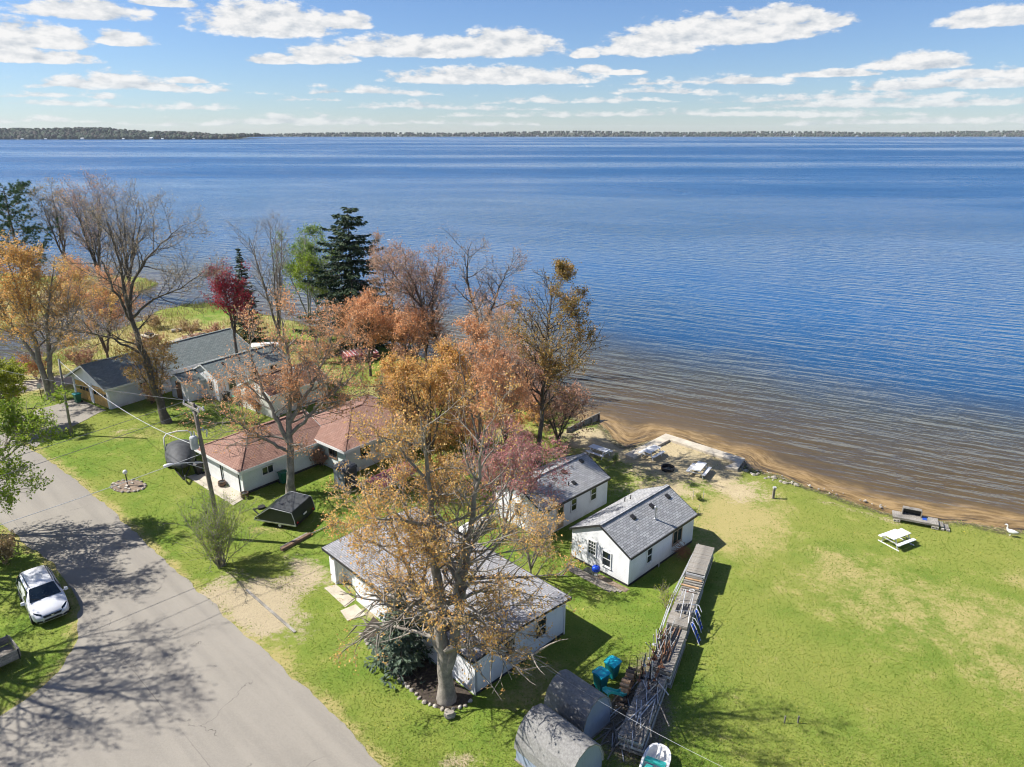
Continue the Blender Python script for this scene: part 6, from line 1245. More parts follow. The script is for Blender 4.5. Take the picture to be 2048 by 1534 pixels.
# ---- lakeside deck
dk = T('lakeside_deck', 'low weathered plank deck with box bench and steps on cinder blocks at the shore', 'deck', (28.0, 46.05, 0), -24.5)
for k in range(21): MB().box((k * 0.142, -0.05, 0.34), (k * 0.142 + 0.134, 0.95, 0.375)).build('plank', M['grey_wood'], dk)
MB().box((0, -0.05, 0.22), (2.97, -0.01, 0.335)).box((0, 0.91, 0.22), (2.97, 0.95, 0.335)).build('joist', M['old_wood'], dk)
bb = MB().box((0.62, 0.55, 0.376), (0.67, 0.95, 0.85)).box((1.85, 0.55, 0.376), (1.9, 0.95, 0.85)).build('bench_side', M['old_wood'], dk)
for k in range(8): MB().box((0.64 + k * 0.155, 0.60, 0.855), (0.64 + k * 0.155 + 0.145, 1.0, 0.885)).build('bench_plank', M['grey_wood'], dk)
MB().box((0.68, 0.9, 0.38), (1.84, 0.93, 0.85)).build('bench_back', M['black_panel'], dk); MB().box((1.95, 0.3, 0.378), (2.25, 0.75, 0.385)).build('mat', M['blue_paint'], dk)
for k in range(2):
    for j in range(3): MB().box((3.0 + k * 0.36 + j * 0.11, 0.05, 0.22 - k * 0.13), (3.09 + k * 0.36 + j * 0.11, 0.85, 0.25 - k * 0.13)).build('step_plank', M['grey_wood'], dk)
for (x, y) in ((0.1, -0.1), (0.32, -0.1), (2.55, -0.1), (2.78, -0.1), (3.15, -0.02), (3.5, -0.02), (0.2, 0.75), (2.6, 0.75)):
    cb = MB(); hh = 0.2 if x < 3 else 0.12
    cb.box((x, y, 0), (x + 0.04, y + 0.2, hh)).box((x + 0.16, y, 0), (x + 0.2, y + 0.2, hh)).box((x + 0.04, y, 0), (x + 0.16, y + 0.2, 0.035)).box((x + 0.04, y, hh - 0.035), (x + 0.16, y + 0.2, hh)); cb.build('cinder_block', M['pale_stone'], dk)
ps = T('pedestal_post', 'short grey post with white cap on the lawn near the beach', 'post', (20.4, 49.4, 0)); MB().box((-0.08, -0.08, 0), (0.08, 0.08, 0.85)).build('shaft', M['old_wood'], ps); MB().box((-0.10, -0.10, 0.851), (0.14, 0.10, 1.0)).build('cap', M['galvanised'], ps)
for (x, y, lb) in ((13.2, 27.0, 'left of two short wooden stakes in the lawn shadow'), (13.85, 27.0, 'right of two short wooden stakes in the lawn shadow')):
    tag(MB().box((-0.03, -0.03, -0.1), (0.03, 0.03, 0.42), tap=0.004).build('wooden_stake', M['old_wood']), lb, 'stake', 'stakes in the lawn').location = (x, y, 0)
# goose at the water's edge
go = T('goose', 'white goose standing at the water edge at far right', 'goose', (35.4, 44.0, -0.02), 150); V, F = [], []
gm_ = MB(); RG = [(-0.42, 0.02, 0.36), (-0.30, 0.09, 0.33), (-0.1, 0.17, 0.32), (0.12, 0.16, 0.34), (0.24, 0.09, 0.42), (0.29, 0.055, 0.55), (0.30, 0.045, 0.68), (0.32, 0.055, 0.76), (0.38, 0.05, 0.80), (0.44, 0.025, 0.79), (0.50, 0.012, 0.775)]
tl_ = [np.array((x, 0, z)) for x, w, z in RG]; rg_ = []
for i, (x, w, z) in enumerate(RG):
    t_ = tl_[min(i + 1, len(RG) - 1)] - tl_[max(i - 1, 0)]; t_ = t_ / np.linalg.norm(t_); up_ = np.cross(t_, (0, 1, 0)); rg_.append([tuple(tl_[i] + np.array((0, 1, 0)) * w * math.cos(a) + up_ * w * 0.95 * math.sin(a)) for a in [k * math.pi / 4 for k in range(8)]])
gm_.loft(rg_)
for s in (-0.06, 0.06): gm_.tube([(0.02, s, 0.24), (0.03, s, 0.02), (0.10, s, 0.01)], 0.014, 5)
gm_.build('body', M['bird_white'], go, smooth=True)

# ---- kettle grill and plank walk by the near cottage
kg = T('kettle_grill', 'blue kettle grill on legs at the near cottage gable', 'grill', (5.35, 38.75, 0.06), 20)
MB().lathe([(0.03, 0.50), (0.16, 0.53), (0.25, 0.62), (0.28, 0.72)], (0, 0, 0), 16).build('bowl', M['blue_enamel'], kg, smooth=True); ld = MB().lathe([(0.285, 0.725), (0.27, 0.82), (0.18, 0.92), (0.05, 0.97)], (0, 0, 0), 16).build('lid', M['blue_enamel'], kg, smooth=True); MB().bar((-0.05, 0, 1.0), (0.05, 0, 1.0), 0.03, 0.03).build('handle', M['black_plastic'], ld)
for a in (0.5, 2.6, 4.7): MB().tube([(0.16 * math.cos(a), 0.16 * math.sin(a), 0.55), (0.3 * math.cos(a), 0.3 * math.sin(a), 0.0)], 0.012, 6).build('leg', M['steel'], kg)
MB().lathe([(0.12, 0.25), (0.12, 0.27)], (0, 0, 0), 12).build('ash_pan', M['steel'], kg)
pw = T('plank_walk', 'grey weathered board walk along the near cottage gable', 'walkway', (6.75, 37.2, 0), 135.5)
for k in range(3): MB().box((0.1 + 0.25 * k, 0.0 + k * 0.22 - 0.25, 0.01), (4.5 - 0.2 * k, 0.2 + k * 0.22 - 0.25, 0.055)).build('board', M['old_wood'], pw)
MB().box((2.4, -0.85, 0.01), (3.3, -0.32, 0.035)).build('door_mat', M['black_panel'], pw)
MB().box((-0.1, -0.75, 0.004), (2.3, -0.30, 0.012)).build('gravel_strip', M['dirt_litter'], pw)

# ---- wheeled bins
def bin_(label, loc, ang, m_, lid, group=None):
    b_ = T('wheeled_bin', label, 'bin', loc, ang, group); w = MB(); w.hexa([(-0.22, -0.24, 0.06), (0.22, -0.24, 0.06), (0.22, 0.24, 0.06), (-0.22, 0.24, 0.06), (-0.29, -0.33, 0.95), (0.32, -0.33, 0.95), (0.32, 0.33, 0.95), (-0.29, 0.33, 0.95)]); w.build('body', M[m_], b_, bevel=0.03)
    l_ = MB(); l_.loft([[(x, -0.36, 0.955), (x, -0.34, 0.955 + z), (x, 0.34, 0.955 + z), (x, 0.36, 0.955)] for x, z in ((-0.33, 0.05), (-0.1, 0.11), (0.2, 0.12), (0.36, 0.05))]); l_.build('lid', M[lid], b_, bevel=0.012)
    MB().bar((-0.37, -0.27, 0.98), (-0.37, 0.27, 0.98), 0.035, 0.035).build('handle', M[m_], b_)
    for s in (-1, 1): MB().lathe([(0.03, -0.03), (0.12, -0.03), (0.12, 0.03), (0.03, 0.03)], (-0.24, s * 0.28, 0.12), 12, axis='y').build('wheel', M['rubber'], b_)
    return b_
GB = 'wheeled rubbish bins'
bin_('nearer of the two teal bins beside the barrel shed', (4.55, 29.3, 0), -50, 'teal_plastic', 'teal_lid', GB); bin_('farther of the two teal bins beside the firewood', (5.25, 30.1, 0), -44, 'teal_plastic', 'teal_lid', GB)
bin_('dark green bin standing at the golden garage doors', (-45.9, 70.3, 0), 236, 'green_plastic', 'teal_plastic', GB); bin_('black bin against the white wing of the long house', (-30.3, 70.6, 0), 236, 'black_plastic', 'black_plastic', GB)
bin_('green bin between the white wing and cream cottage', (-28.8, 69.6, 0), 230, 'green_plastic', 'green_plastic', GB); bin_('green bin against the side wall of the red roofed garage', (-18.6, 52.0, 0), -40, 'green_plastic', 'green_plastic', GB)
bin_('black bin at the left corner of the red roofed garage', (-26.2, 53.6, 0), 230, 'black_plastic', 'black_plastic', GB)
for (x, y, lb) in ((-23.4, 51.4, 'half barrel planter between the two garage doors'), (-20.9, 49.5, 'brown barrel at the right corner of the garage apron')):
    pl = T('barrel_planter', lb, 'planter', (x, y, 0.045)); MB().lathe([(0.24, 0), (0.29, 0.15), (0.31, 0.3), (0.29, 0.42), (0.26, 0.42), (0.26, 0.36), (0.05, 0.36)], (0, 0, 0), 14).build('staves', M['brown_wood'], pl); MB().lathe([(0.315, 0.10), (0.318, 0.14)], (0, 0, 0), 14).lathe([(0.312, 0.33), (0.312, 0.37)], (0, 0, 0), 14).build('hoop', M['black_metal'], pl)

# ---- firewood, turquoise slide piece
fw = T('firewood_stack', 'stack of split firewood between the teal bins and dock piles', 'firewood', (6.35, 30.2, 0), 246)
for lay in range(4):
    for k in range(9 - lay):
        r0 = rs.uniform(0.09, 0.125); x_ = 0.14 + k * 0.27 + 0.1 * (lay % 2) + rs.uniform(-0.03, 0.03); z_ = 0.1 + lay * 0.19; ln = 0.42; a0 = rs.uniform(0, 6)
        b_ = MB(); pts = [(r0 * math.cos(a0 + q), r0 * math.sin(a0 + q)) for q in (0, 0.9, 1.7, 2.6, 3.6)]; pts = [(0.0, r0 * 0.9)] and pts
        b_.loft([[(x_ + px_, y_, z_ + pz_) for px_, pz_ in pts] for y_ in (-0.21 + rs.uniform(-0.04, 0.04), 0.21 + rs.uniform(-0.04, 0.04))]); b_.build('log', M['split_log' if rs.random() < 0.75 else 'log_bark'], fw)
MB().tube([(-0.05, -0.2, 0), (-0.05, -0.2, 1.15), (-0.05, -0.1, 1.25), (-0.05, 0.1, 1.25), (-0.05, 0.2, 1.15), (-0.05, 0.2, 0)], 0.018, 6).build('rack_hoop', M['black_metal'], fw)
sd_ = T('slide_piece', 'turquoise plastic slide section behind the nearer barrel shed', 'slide', (5.05, 27.95, 0), 40); MB().loft([[(x, -0.22, z + 0.16), (x, -0.2, z), (x, 0.2, z), (x, 0.22, z + 0.16), (x, 0.20, z + 0.16), (x, 0.17, z + 0.03), (x, -0.17, z + 0.03), (x, -0.20, z + 0.16)] for x, z in ((-0.7, 1.35), (-0.45, 1.3), (0.0, 0.95), (0.4, 0.6), (0.7, 0.5))]).build('chute', M['turquoise'], sd_, smooth=False)
MB().box((-0.7, -0.2, 0), (-0.66, -0.16, 1.34)).box((-0.7, 0.16, 0), (-0.66, 0.2, 1.34)).build('leg', M['turquoise'], sd_)

# ---- long row of stacked dock sections
DA = np.array((-0.425, -0.905)); DP = np.array((0.905, -0.425)); S0 = np.array((12.75, 40.6)); dang = math.degrees(math.atan2(DA[1], DA[0]))
ORD2 = ['first', 'second', 'third', 'fourth', 'fifth', 'sixth']
GRP = 'weathered dock sections piled in a row'
ORD = ['topmost', 'second from the top', 'third from the top', 'fourth from the top', 'fifth from the top', 'sixth from the top']
plm = [MB().box((0, -0.58, 0), (0.132, 0.58, 0.034)).mesh('plank', M['grey_wood']), MB().box((0, -0.58, 0), (0.132, 0.575, 0.030)).mesh('plank', M['old_wood'])]
def dock_pile(where, s0, L, n, dz, jut=0.0, gap=None):
    for k in range(n):
        zz = 0.12 + k * dz; sh = rs.uniform(-0.06, 0.06); c = S0 + DA * (s0 + rs.uniform(-0.06, 0.06)) + DP * (sh + jut)
        o = T('dock_section', '%s dock section in the %s dock pile' % (ORD[n - 1 - k], where), 'dock section', (c[0], c[1], zz), dang + rs.uniform(-0.8, 0.8), GRP)
        fr = MB()
        for y in (-0.56, 0.54): fr.box((0, y, 0), (L, y + 0.04, dz - 0.05))
        for x in (0, L / 2, L - 0.04): fr.box((x, -0.52, 0.01), (x + 0.04, 0.54, dz - 0.055))
        fr.build('frame', M['galvanised'] if k % 2 else M['grey_wood'], o)
        if k == n - 1:
            for j in range(int(L / 0.142)):
                if gap and gap[0] < j * 0.142 < gap[1]: continue
                p_ = link('plank', plm[int(rs.random() < 0.3)], o); p_.location = (j * 0.142, rs.uniform(-0.012, 0.012), dz - 0.045 + rs.uniform(0, 0.006)); p_.rotation_euler = (0, 0, rs.uniform(-0.006, 0.006))
        else: MB().box((0.05, -0.5, dz - 0.05), (L - 0.05, 0.5, dz - 0.03)).build('decking', M['grey_wood'], o)
    return 0.12 + n * dz
zt1 = dock_pile('far', 0.0, 3.5, 6, 0.195); zt2 = dock_pile('second', 3.6, 1.5, 5, 0.17); zt3 = dock_pile('middle', 5.15, 3.3, 5, 0.19, -0.02); zt4 = dock_pile('fourth', 8.75, 3.6, 5, 0.185, 0.05); zt5 = dock_pile('nearest', 12.45, 4.6, 4, 0.18, -0.1)
def dpt(s, o, z): q = S0 + DA * s + DP * o; return (q[0], q[1], z)
for k, (s, a, b_, m_) in enumerate(((3.75, -0.5, 0.5, 'split_log'), (4.0, -0.55, 0.5, 'grey_wood'), (4.25, -0.5, 0.55, 'grey_wood'), (4.5, -0.58, 0.5, 'split_log'), (4.75, -0.5, 0.52, 'grey_wood'), (4.98, -0.45, 0.4, 'old_wood'))):
    tag(MB().tube([dpt(s, a, zt2 + 0.05), dpt(s + rs.uniform(-0.1, 0.1), b_, zt2 + 0.06)], 0.055, 7).build('loose_post', M[m_]), 'loose wooden post, number %s from the far end, lying across the second dock pile' % ('one', 'two', 'three', 'four', 'five', 'six')[k], 'post', 'posts lying across the second dock pile')
for k in range(6):
    o_ = -0.35 + k * 0.13; tag(MB().bar(dpt(8.6 + rs.uniform(-0.2, 0.2), o_, zt4 + 0.03 + 0.004 * k), dpt(11.6 + rs.uniform(-0.3, 0.5), o_ + rs.uniform(-0.15, 0.15), zt4 + 0.03 + 0.004 * k), 0.07, 0.05).build('loose_rail', M['brown_wood' if k % 2 else 'black_metal']), 'long dark rail on the fourth dock pile, %s from its left side' % ORD2[k], 'rail', 'rails on the fourth dock pile')
for k, (o_, z_) in enumerate(((-0.72, 1.2), (-0.85, 1.05), (-0.8, 0.8))):
    tag(MB().tube([dpt(-0.2 + k * 0.4, o_ + 0.25, z_), dpt(5 + k, o_, z_ - 0.1), dpt(9.5, o_ + 0.1, z_ - 0.2)], 0.028, 6).build('long_pipe', M['galvanised']), '%s long steel pipe leaning along the left side of the dock piles' % ('topmost', 'outermost', 'lowest')[k], 'pipe', 'pipes beside the dock piles')
for k in range(60):   # dock legs and feet heaped on and between the nearest piles
    s = rs.uniform(9.8, 14.2); o_ = rs.uniform(-0.75, 0.25); z0 = zt5 if s > 12.5 else zt4; a = rs.uniform(0, 6.28); tl = rs.uniform(0.05, 0.5); h_ = rs.uniform(0.5, 1.3)
    b0 = dpt(s, o_, z0 + 0.02); t0 = (b0[0] + math.cos(a) * tl, b0[1] + math.sin(a) * tl, z0 + h_ * math.sqrt(1 - min(tl / 1.0, 0.9) ** 2))
    mb = MB().tube([b0, t0], 0.022, 6); mb.box((b0[0] - 0.09, b0[1] - 0.09, b0[2] - 0.015), (b0[0] + 0.09, b0[1] + 0.09, b0[2] + 0.0)); tag(mb.build('scrap_pipe', M[('black_metal', 'galvanised', 'rust')[k % 3]]), 'short steel pipe with foot plate heaped on the nearest dock piles', 'pipe', 'footed pipes heaped on the dock piles')
for k in range(64):   # scrap laths on and beside the nearest pile
    s = rs.uniform(12.4, 17.0); o_ = rs.uniform(-1.5, 0.45); a = R(dang) + rs.normal(0, 0.35); ln = rs.uniform(0.6, 2.0); z0 = (zt5 + 0.03 + 0.012 * (k % 6)) if o_ > -0.6 else 0.06
    c = dpt(s, o_, z0); tag(MB().bar(c, (c[0] + math.cos(a) * ln, c[1] + math.sin(a) * ln, z0 + rs.uniform(0, 0.06)), 0.05, 0.03).build('scrap_lath', M[('grey_wood', 'old_wood', 'galvanised')[k % 3]]), 'grey scrap lath strewn over the nearest dock pile', 'lath', 'scrap laths at the nearest dock pile')
for k in range(26):
    x_, y_ = rs.uniform(4.9, 6.7), rs.uniform(25.8, 28.9); a = rs.uniform(0, 3.14); ln = rs.uniform(0.2, 0.8); tag(MB().bar((x_, y_, 0.03 + 0.002 * k), (x_ + math.cos(a) * ln, y_ + math.sin(a) * ln, 0.05 + 0.002 * k), 0.04, 0.025).build('scrap_stick', M[('grey_wood', 'brown_wood', 'pale_stone')[k % 3]]), 'short scrap stick on the littered ground behind the barrel sheds', 'stick', 'scrap sticks behind the sheds')
# ladders
def ladder(label, p, q, w, m_rail, m_rung, n=6, hook=True):
    l_ = T('ladder', label, 'ladder', (0, 0, 0), 0, 'swim ladders at the dock piles'); d_ = np.array(q) - np.array(p); u_ = d_ / np.linalg.norm(d_); sv = np.array((DA[0], DA[1], 0)) * w / 2
    for s in (-1, 1):
        a, b_ = np.array(p) + sv * s, np.array(q) + sv * s; pts = [tuple(a), tuple(b_)]
        if hook: pts += [tuple(b_ + u_ * 0.14 + np.array((DP[0], DP[1], 0)) * 0.06), tuple(b_ + u_ * 0.10 + np.array((DP[0], DP[1], 0)) * 0.2), tuple(b_ - u_ * 0.25 + np.array((DP[0], DP[1], 0)) * 0.24)]
        MB().tube(pts, 0.022, 6).build('rail', M[m_rail], l_)
    for k in range(n): c = np.array(p) + d_ * (k + 0.6) / (n + 0.2); MB().bar(tuple(c - sv), tuple(c + sv), 0.09, 0.03).build('rung', M[m_rung], l_)
ladder('blue runged swim ladder leaning on the dock pile, farther of two', dpt(7.0, 1.25, 0.03), dpt(6.7, 0.72, 1.15), 0.42, 'white_paint', 'blue_paint', 5); ladder('blue runged swim ladder leaning on the dock pile, nearer of two', dpt(8.1, 1.35, 0.03), dpt(7.9, 0.75, 1.1), 0.42, 'white_paint', 'blue_paint', 5)
ladder('steel boarding ladder lying on top of the middle dock pile', dpt(7.0, -0.35, zt3 + 0.05), dpt(7.1, 0.45, zt3 + 0.35), 0.7, 'steel', 'black_metal', 5)
st_ = T('ladder_rail', 'pale tubular handrail standing over the middle dock pile', 'handrail', (0, 0, 0)); MB().tube([dpt(6.2, -0.3, zt3), dpt(6.0, -0.15, zt3 + 0.7), dpt(6.2, 0.0, zt3 + 0.85), dpt(7.4, 0.1, zt3 + 0.5), dpt(7.9, 0.1, zt3 + 0.05)], 0.022, 6).tube([dpt(6.3, 0.3, zt3), dpt(6.1, 0.4, zt3 + 0.65), dpt(6.4, 0.5, zt3 + 0.8), dpt(7.6, 0.55, zt3 + 0.4), dpt(8.1, 0.6, zt3 + 0.02)], 0.022, 6).build('rail', M['insulator'], st_)
bkt = T('coiled_hose', 'red and white coiled rope in the gap of the second dock pile', 'rope', (dpt(5.05, 0.1, 0)[0], dpt(5.05, 0.1, 0)[1], zt2 - 0.05)); MB().tube([(0.18 * math.cos(a), 0.14 * math.sin(a), 0.03 * a / 6.28) for a in [k * 0.5 for k in range(38)]], 0.022, 5).build('coil', M['red_paint'], bkt); MB().tube([(0.1 + 0.16 * math.cos(a), 0.1 + 0.1 * math.sin(a), 0.12 + 0.02 * a / 6.28) for a in [k * 0.5 for k in range(26)]], 0.02, 5).build('coil', M['white_plastic'], bkt)
# twig pile at the far end of the docks
bp = T('brush_pile', 'heap of reddish cut twigs leaning at the far end of the dock row', 'brush', (11.6, 41.1, 0)); tw = MB()
for k in range(90):
    a = rs.uniform(2.0, 4.6); tw.tube([(rs.uniform(-0.3, 0.5), rs.uniform(-0.5, 0.3), rs.uniform(0.1, 0.9)), (0.5 * math.cos(a) + rs.uniform(-0.6, 0.4), 0.5 * math.sin(a) + rs.uniform(-0.4, 0.6), rs.uniform(0.1, 1.2))], 0.010, 3)
tw.build('twigs', M['rust'], bp)['kind'] = 'stuff'
# pedal boat at the bottom edge
pb = T('pedal_boat', 'white and teal pedal boat cut by the bottom edge', 'boat', (6.35, 24.15, 0), 64)
def oval(L, W, n=20): return [(L / 2 * (abs(math.cos(a)) ** 0.7) * (1 if math.cos(a) > 0 else -1), W / 2 * (abs(math.sin(a)) ** 0.8) * (1 if math.sin(a) > 0 else -1)) for a in [2 * math.pi * k / n for k in range(n)]]
hb = MB(); hb.loft([[(x, y, z) for x, y in oval(L_, W_)] for L_, W_, z in ((2.0, 0.9, 0.05), (2.3, 1.15, 0.3), (2.4, 1.22, 0.55), (2.2, 1.02, 0.56), (2.05, 0.88, 0.28), (1.9, 0.75, 0.22))]); hb.build('hull', M['white_plastic'], pb, smooth=False)
for y in (-0.2, 0.2): MB().hexa([(-0.6, y - 0.17, 0.22), (0.0, y - 0.17, 0.22), (0.0, y + 0.17, 0.22), (-0.6, y + 0.17, 0.22), (-0.6, y - 0.17, 0.75), (0.0, y - 0.17, 0.40), (0.0, y + 0.17, 0.40), (-0.6, y + 0.17, 0.75)]).build('seat', M['turquoise'], pb, bevel=0.04)
MB().bar((0.15, -0.45, 0.50), (0.15, 0.45, 0.50), 0.22, 0.12).build('console', M['turquoise'], pb); MB().tube([(0.45, 0, 0.25), (0.7, 0.0, 0.55), (0.95, 0, 0.6)], 0.09, 8).build('paddle_cover', M['white_plastic'], pb, smooth=True)

# ---- timbers, boards on the ground
tb = T('timber_beam', 'long dark timber lying on the lawn behind the low house', 'timber', (-15.75, 42.0, 0), 55); MB().box((0, -0.12, 0), (2.5, 0.10, 0.2)).build('beam', M['brown_wood'], tb); MB().box((0.1, 0.11, 0), (2.4, 0.3, 0.16)).build('beam', M['old_wood'], tb); MB().bar((2.5, 0, 0.1), (4.9, -0.3, 0.06), 0.07, 0.06).build('pole', M['grey_wood'], tb)
tag(MB().bar((-16.6, 37.6, 0.03), (-12.4, 33.6, 0.03), 0.16, 0.05).build('edging_board', M['grey_wood']), 'pale edging board lying across the sandy drive', 'board')
tag(MB().tube([(-48.6, 98.2, 0.2), (-46.8, 99.4, 0.25), (-44.6, 99.0, 0.18)], [0.3, 0.26, 0.16], 8).build('fallen_log', M['grey_wood'], smooth=True), 'fallen pale log on the grass by the canal mouth', 'log')
tag(MB().bar((-52.6, 84.6, 0.1), (-45.6, 86.6, 0.1), 0.2, 0.2).build('kerb_log', M['grey_wood']), 'straight pale log along the gravel lane behind the garage', 'log')
# ---- mulch bed with stone border at the big maple
mbd = T('mulch_bed', 'dark mulch bed edged with stones at the foot of the big maple', 'garden bed', (0, 0, 0)); BP = [(-8.6, 33.4), (-6.9, 31.2), (-5.6, 29.6), (-4.4, 28.3), (-3.2, 27.7), (-2.3, 28.1), (-1.95, 28.75), (-8.2, 35.0)]
MB().prism(BP, -0.02, 0.03).build('mulch', M['mulch'], mbd)
for a, b_ in zip(BP[:6], BP[1:7]):
    n_ = max(int(math.hypot(b_[0] - a[0], b_[1] - a[1]) / 0.3), 1)
    for k in range(n_): put_rock(a[0] + (b_[0] - a[0]) * k / n_ + rs.uniform(-0.05, 0.05), a[1] + (b_[1] - a[1]) * k / n_ + rs.uniform(-0.05, 0.05), rs.uniform(0.12, 0.2), mbd)
tag(put_rock(-3.05, 27.35, 0.36, None, 'boulder', 0.16), 'tan boulder at the tip of the mulch bed', 'boulder')
for (x, y, s, lb) in ((14.5, 49.2, 0.5, 'staked green seedling right of the near cottage ridge'), (13.6, 47.0, 0.4, 'staked green seedling behind the near cottage corner'), (8.9, 55.6, 0.8, 'green seedling clump in the shade left of the fire ring')):
    q = bush('seedling', lb, (x, y, 0), s, s * 0.5, int(x * 10), 8, 120, 0.2, 4, 0.07, 'leaf_spring', 'bark_brown', 'twig_tan', sr=0.008, cat='plant')
    if s < 0.7:
        for dx_ in (-0.4, 0.4): MB().tube([(dx_, 0.05, 0), (dx_, 0.05, 0.75)], 0.018, 5).build('stake', M['galvanised'], q)
# ---- road signs
sg = T('stop_sign', 'red octagonal stop sign with street name blade at the left edge', 'sign', (-51.4, 68.8, 0)); MB().box((-0.03, -0.03, 0), (0.03, 0.03, 2.15)).build('post', M['brown_wood'], sg)
oc = [(0.42 * math.cos(R(22.5 + 45 * k)), 0.42 * math.sin(R(22.5 + 45 * k))) for k in range(8)]; of = MB(); fx = norm((0.55, -0.83, 0)); rx = (-fx[1], fx[0])
def face(pts2, dz, d0, d1): 
    m2 = MB(); m2.loft([[(fx[0] * d + rx[0] * x, fx[1] * d + rx[1] * x, dz + z) for x, z in pts2] for d in (d0, d1)]); return m2
bd_ = face([(x * 1.06, z * 1.06) for x, z in oc], 1.62, 0.035, 0.045).build('border', M['white_paint'], sg); face(oc, 1.62, 0.046, 0.054).build('plate', M['red_paint'], sg)
tx = bpy.data.curves.new('lettering', 'FONT'); tx.body = 'STOP'; tx.size = 0.34; tx.align_x = 'CENTER'; tx.align_y = 'CENTER'; tx.extrude = 0.004; tx.materials.append(M['white_paint']); tmp = bpy.data.objects.new('lettering_curve', tx); C.objects.link(tmp); bpy.context.view_layer.update(); lme = bpy.data.meshes.new_from_object(tmp); bpy.data.objects.remove(tmp); to = bpy.data.objects.new('lettering', lme); C.objects.link(to); to.parent = sg; to.location = (fx[0] * 0.062, fx[1] * 0.062, 1.62); to.rotation_euler = (R(90), 0, math.atan2(rx[1], rx[0]))
MB().bar((-0.28, 0.2, 2.2), (0.28, -0.2, 2.2), 0.02, 0.16).build('name_blade', M['insulator'], sg)
s2 = T('road_sign', 'small pale sign on a dark post right of the stop sign', 'sign', (-50.3, 71.2, 0)); MB().box((-0.03, -0.03, 0), (0.03, 0.03, 1.7)).build('post', M['brown_wood'], s2); face([(-0.2, -0.25), (0.2, -0.25), (0.2, 0.25), (-0.2, 0.25)], 1.55, 0.035, 0.05).build('plate', M['insulator'], s2)

# ---- short grass growing over the lawn: far too many blades to count
r_ = np.random.default_rng(99); NB = 320000
yy = 24 + (92 - 24) * r_.random(NB) ** 1.55; hw = 0.74 * (yy * 0.943 + 9) ; xx = r_.uniform(-1, 1, NB) * hw * 1.02
Pg = np.column_stack([xx, yy]); Dg = land(Pg)
bad = blobs(Pg, [(13.5, 56.5, 7.5, 5.0, -45, 1.0), (8.0, 60.0, 5.0, 3.6, 135, 1.0), (17.8, 51.5, 4.5, 2.6, -60, .8), (12.0, 51.0, 4.2, 2.6, 20, 0.75), (-15.6, 36.2, 4.6, 2.2, -45, 1.0), (-13.2, 39.6, 3.2, 1.3, 135, 0.75), (-10.0, 38.6, 2.6, 1.2, 135, 0.6), (6.0, 27.2, 1.9, 3.2, -25, 1.0), (16.6, 46.6, 4.5, 6.5, -20, .75), (24, 36, 9, 5, -40, .3), (30, 33, 7, 4, -40, .4), (-14, 33, 3.5, 2.2, -45, .7)])
gr = pline(Pg, [(-72, 63), (-58, 73), (-50.0, 79.0), (-47, 86), (-44, 96)])
rd_ = sdist(Pg, ROAD_L + ROAD_R[::-1]); dw = sdist(Pg, [(-46.8, 71.6), (-48.6, 68.5), (-50.5, 64.3), (-43.4, 58.9), (-42.6, 64.5), (-41.8, 68.0)])
ok = (Dg > 0.35) & (rd_ < 0.02) & (dw < 0.0) & (bad < r_.random(NB) * 0.7 + 0.15) & (gr > 2.4)
for b_ in (ho, c1, c2, rg, rh, bc, lh, wg, pe):   # none grows under the buildings
    a = b_.rotation_euler[2]; q = Pg - np.array(b_.location[:2]); u_ = q @ np.array((math.cos(a), math.sin(a))); v_ = q @ np.array((-math.sin(a), math.cos(a)))
    ww = next(c for c in b_.children if c.name.startswith('wall')); co = np.array([v.co[:] for v in ww.data.vertices]); ok &= ~((u_ > -0.05) & (u_ < co[:, 0].max() + 0.05) & (v_ > -0.05) & (v_ < co[:, 1].max() + 0.05))
Pg = Pg[ok]; n = len(Pg); a = r_.uniform(0, 6.28, n); w_ = r_.uniform(0.012, 0.028, n) * (0.6 + Pg[:, 1] / 60); h_ = r_.uniform(0.02, 0.06, n) * (0.8 + Pg[:, 1] / 90); tl = r_.normal(0, 0.05, (n, 2))
V = np.zeros((n, 3, 3)); V[:, 0, 0] = Pg[:, 0] - np.cos(a) * w_; V[:, 0, 1] = Pg[:, 1] - np.sin(a) * w_; V[:, 1, 0] = Pg[:, 0] + np.cos(a) * w_; V[:, 1, 1] = Pg[:, 1] + np.sin(a) * w_; V[:, 2, :2] = Pg + tl; V[:, 2, 2] = h_
leafmat('grass_blade', [(0.09, 0.175, 0.014), (0.15, 0.225, 0.024), (0.22, 0.27, 0.04), (0.38, 0.35, 0.13)], 0.5, 0.7)
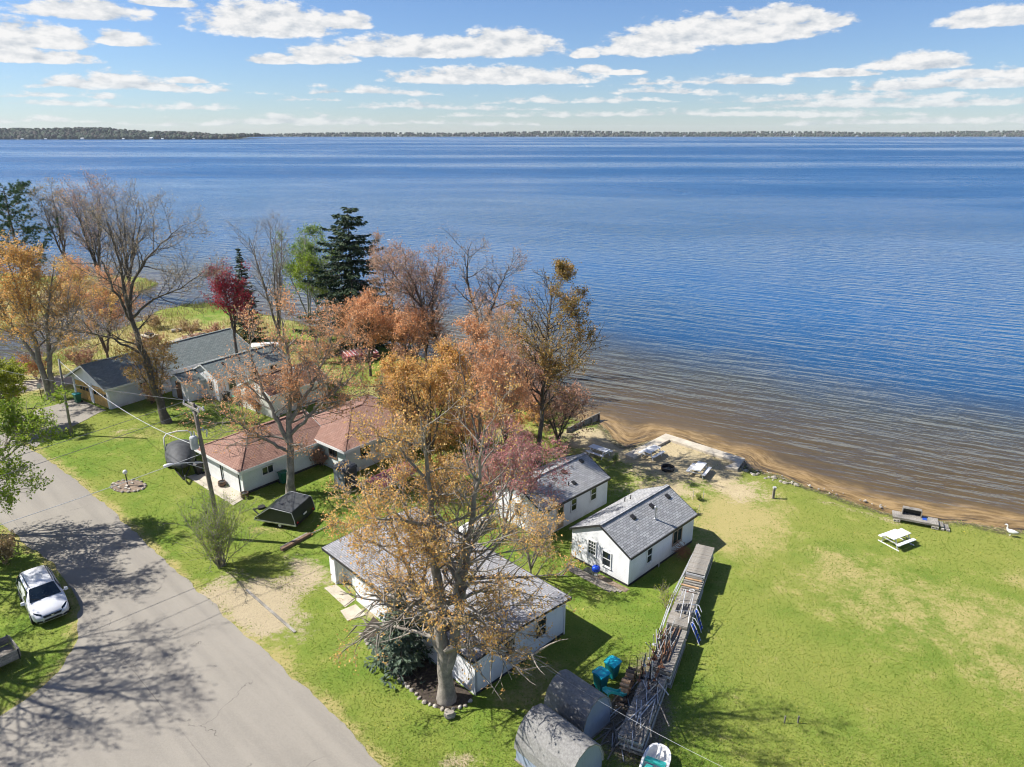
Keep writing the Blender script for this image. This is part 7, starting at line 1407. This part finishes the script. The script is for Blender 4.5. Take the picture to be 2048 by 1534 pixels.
tag(link('grass', np_mesh('grass', V.reshape(-1, 3), [np.arange(3 * n).reshape(n, 3)], [M['grass_blade']])), 'short mown grass blades over the lawns', 'grass', None, 'stuff')

# ---- tan reeds and rough grass on the canal banks and the spit
NR = 60000; r_ = np.random.default_rng(98)
Pg = np.column_stack([r_.uniform(-98, -22, NR), r_.uniform(82, 146, NR)]); Dg = land(Pg); gr = pline(Pg, [(-72, 63), (-58, 73), (-50.0, 79.0), (-47, 86), (-44, 96)])
ok = (Dg > 0.1) & (Dg < 12) & (gr > 2.6) & (vnoise(Pg, 3.0, 31) + 0.5 * r_.random(NR) > 0.62 + 0.03 * Dg); Pg = Pg[ok]; n = len(Pg)
a = r_.uniform(0, 6.28, n); w_ = r_.uniform(0.03, 0.07, n); h_ = r_.uniform(0.25, 0.85, n); V = np.zeros((n, 3, 3))
V[:, 0, 0] = Pg[:, 0] - np.cos(a) * w_; V[:, 0, 1] = Pg[:, 1] - np.sin(a) * w_; V[:, 1, 0] = Pg[:, 0] + np.cos(a) * w_; V[:, 1, 1] = Pg[:, 1] + np.sin(a) * w_; V[:, 2, :2] = Pg + r_.normal(0, 0.15, (n, 2)); V[:, 2, 2] = h_; V[:, :2, 2] = -0.15
leafmat('reed', [(0.40, 0.28, 0.12), (0.28, 0.26, 0.08), (0.46, 0.35, 0.18), (0.22, 0.27, 0.05)], 0.3, 0.7)
tag(link('reeds', np_mesh('reeds', V.reshape(-1, 3), [np.arange(3 * n).reshape(n, 3)], [M['reed']])), 'rough tan reeds along the canal banks', 'reeds', None, 'stuff')
# ---- hazy summer air over the lake
hz = MB().box((-9000, -900, -6.0), (9000, 6900, 80.0)).build('haze', bpy.data.materials.new('haze_air')); hm = hz.data.materials[0]; hm.use_nodes = True; hm.cycles.homogeneous_volume = True; hm.node_tree.nodes.clear(); t = NT(hm.node_tree)
pv = t.n('ShaderNodeVolumePrincipled', Color=(0.86, 0.92, 1.0, 1), Density=HAZE, Anisotropy=0.0); t.n('ShaderNodeOutputMaterial', Volume=pv.outputs[0])
tag(hz, 'thin pale haze over lake and land', 'haze', None, 'stuff')
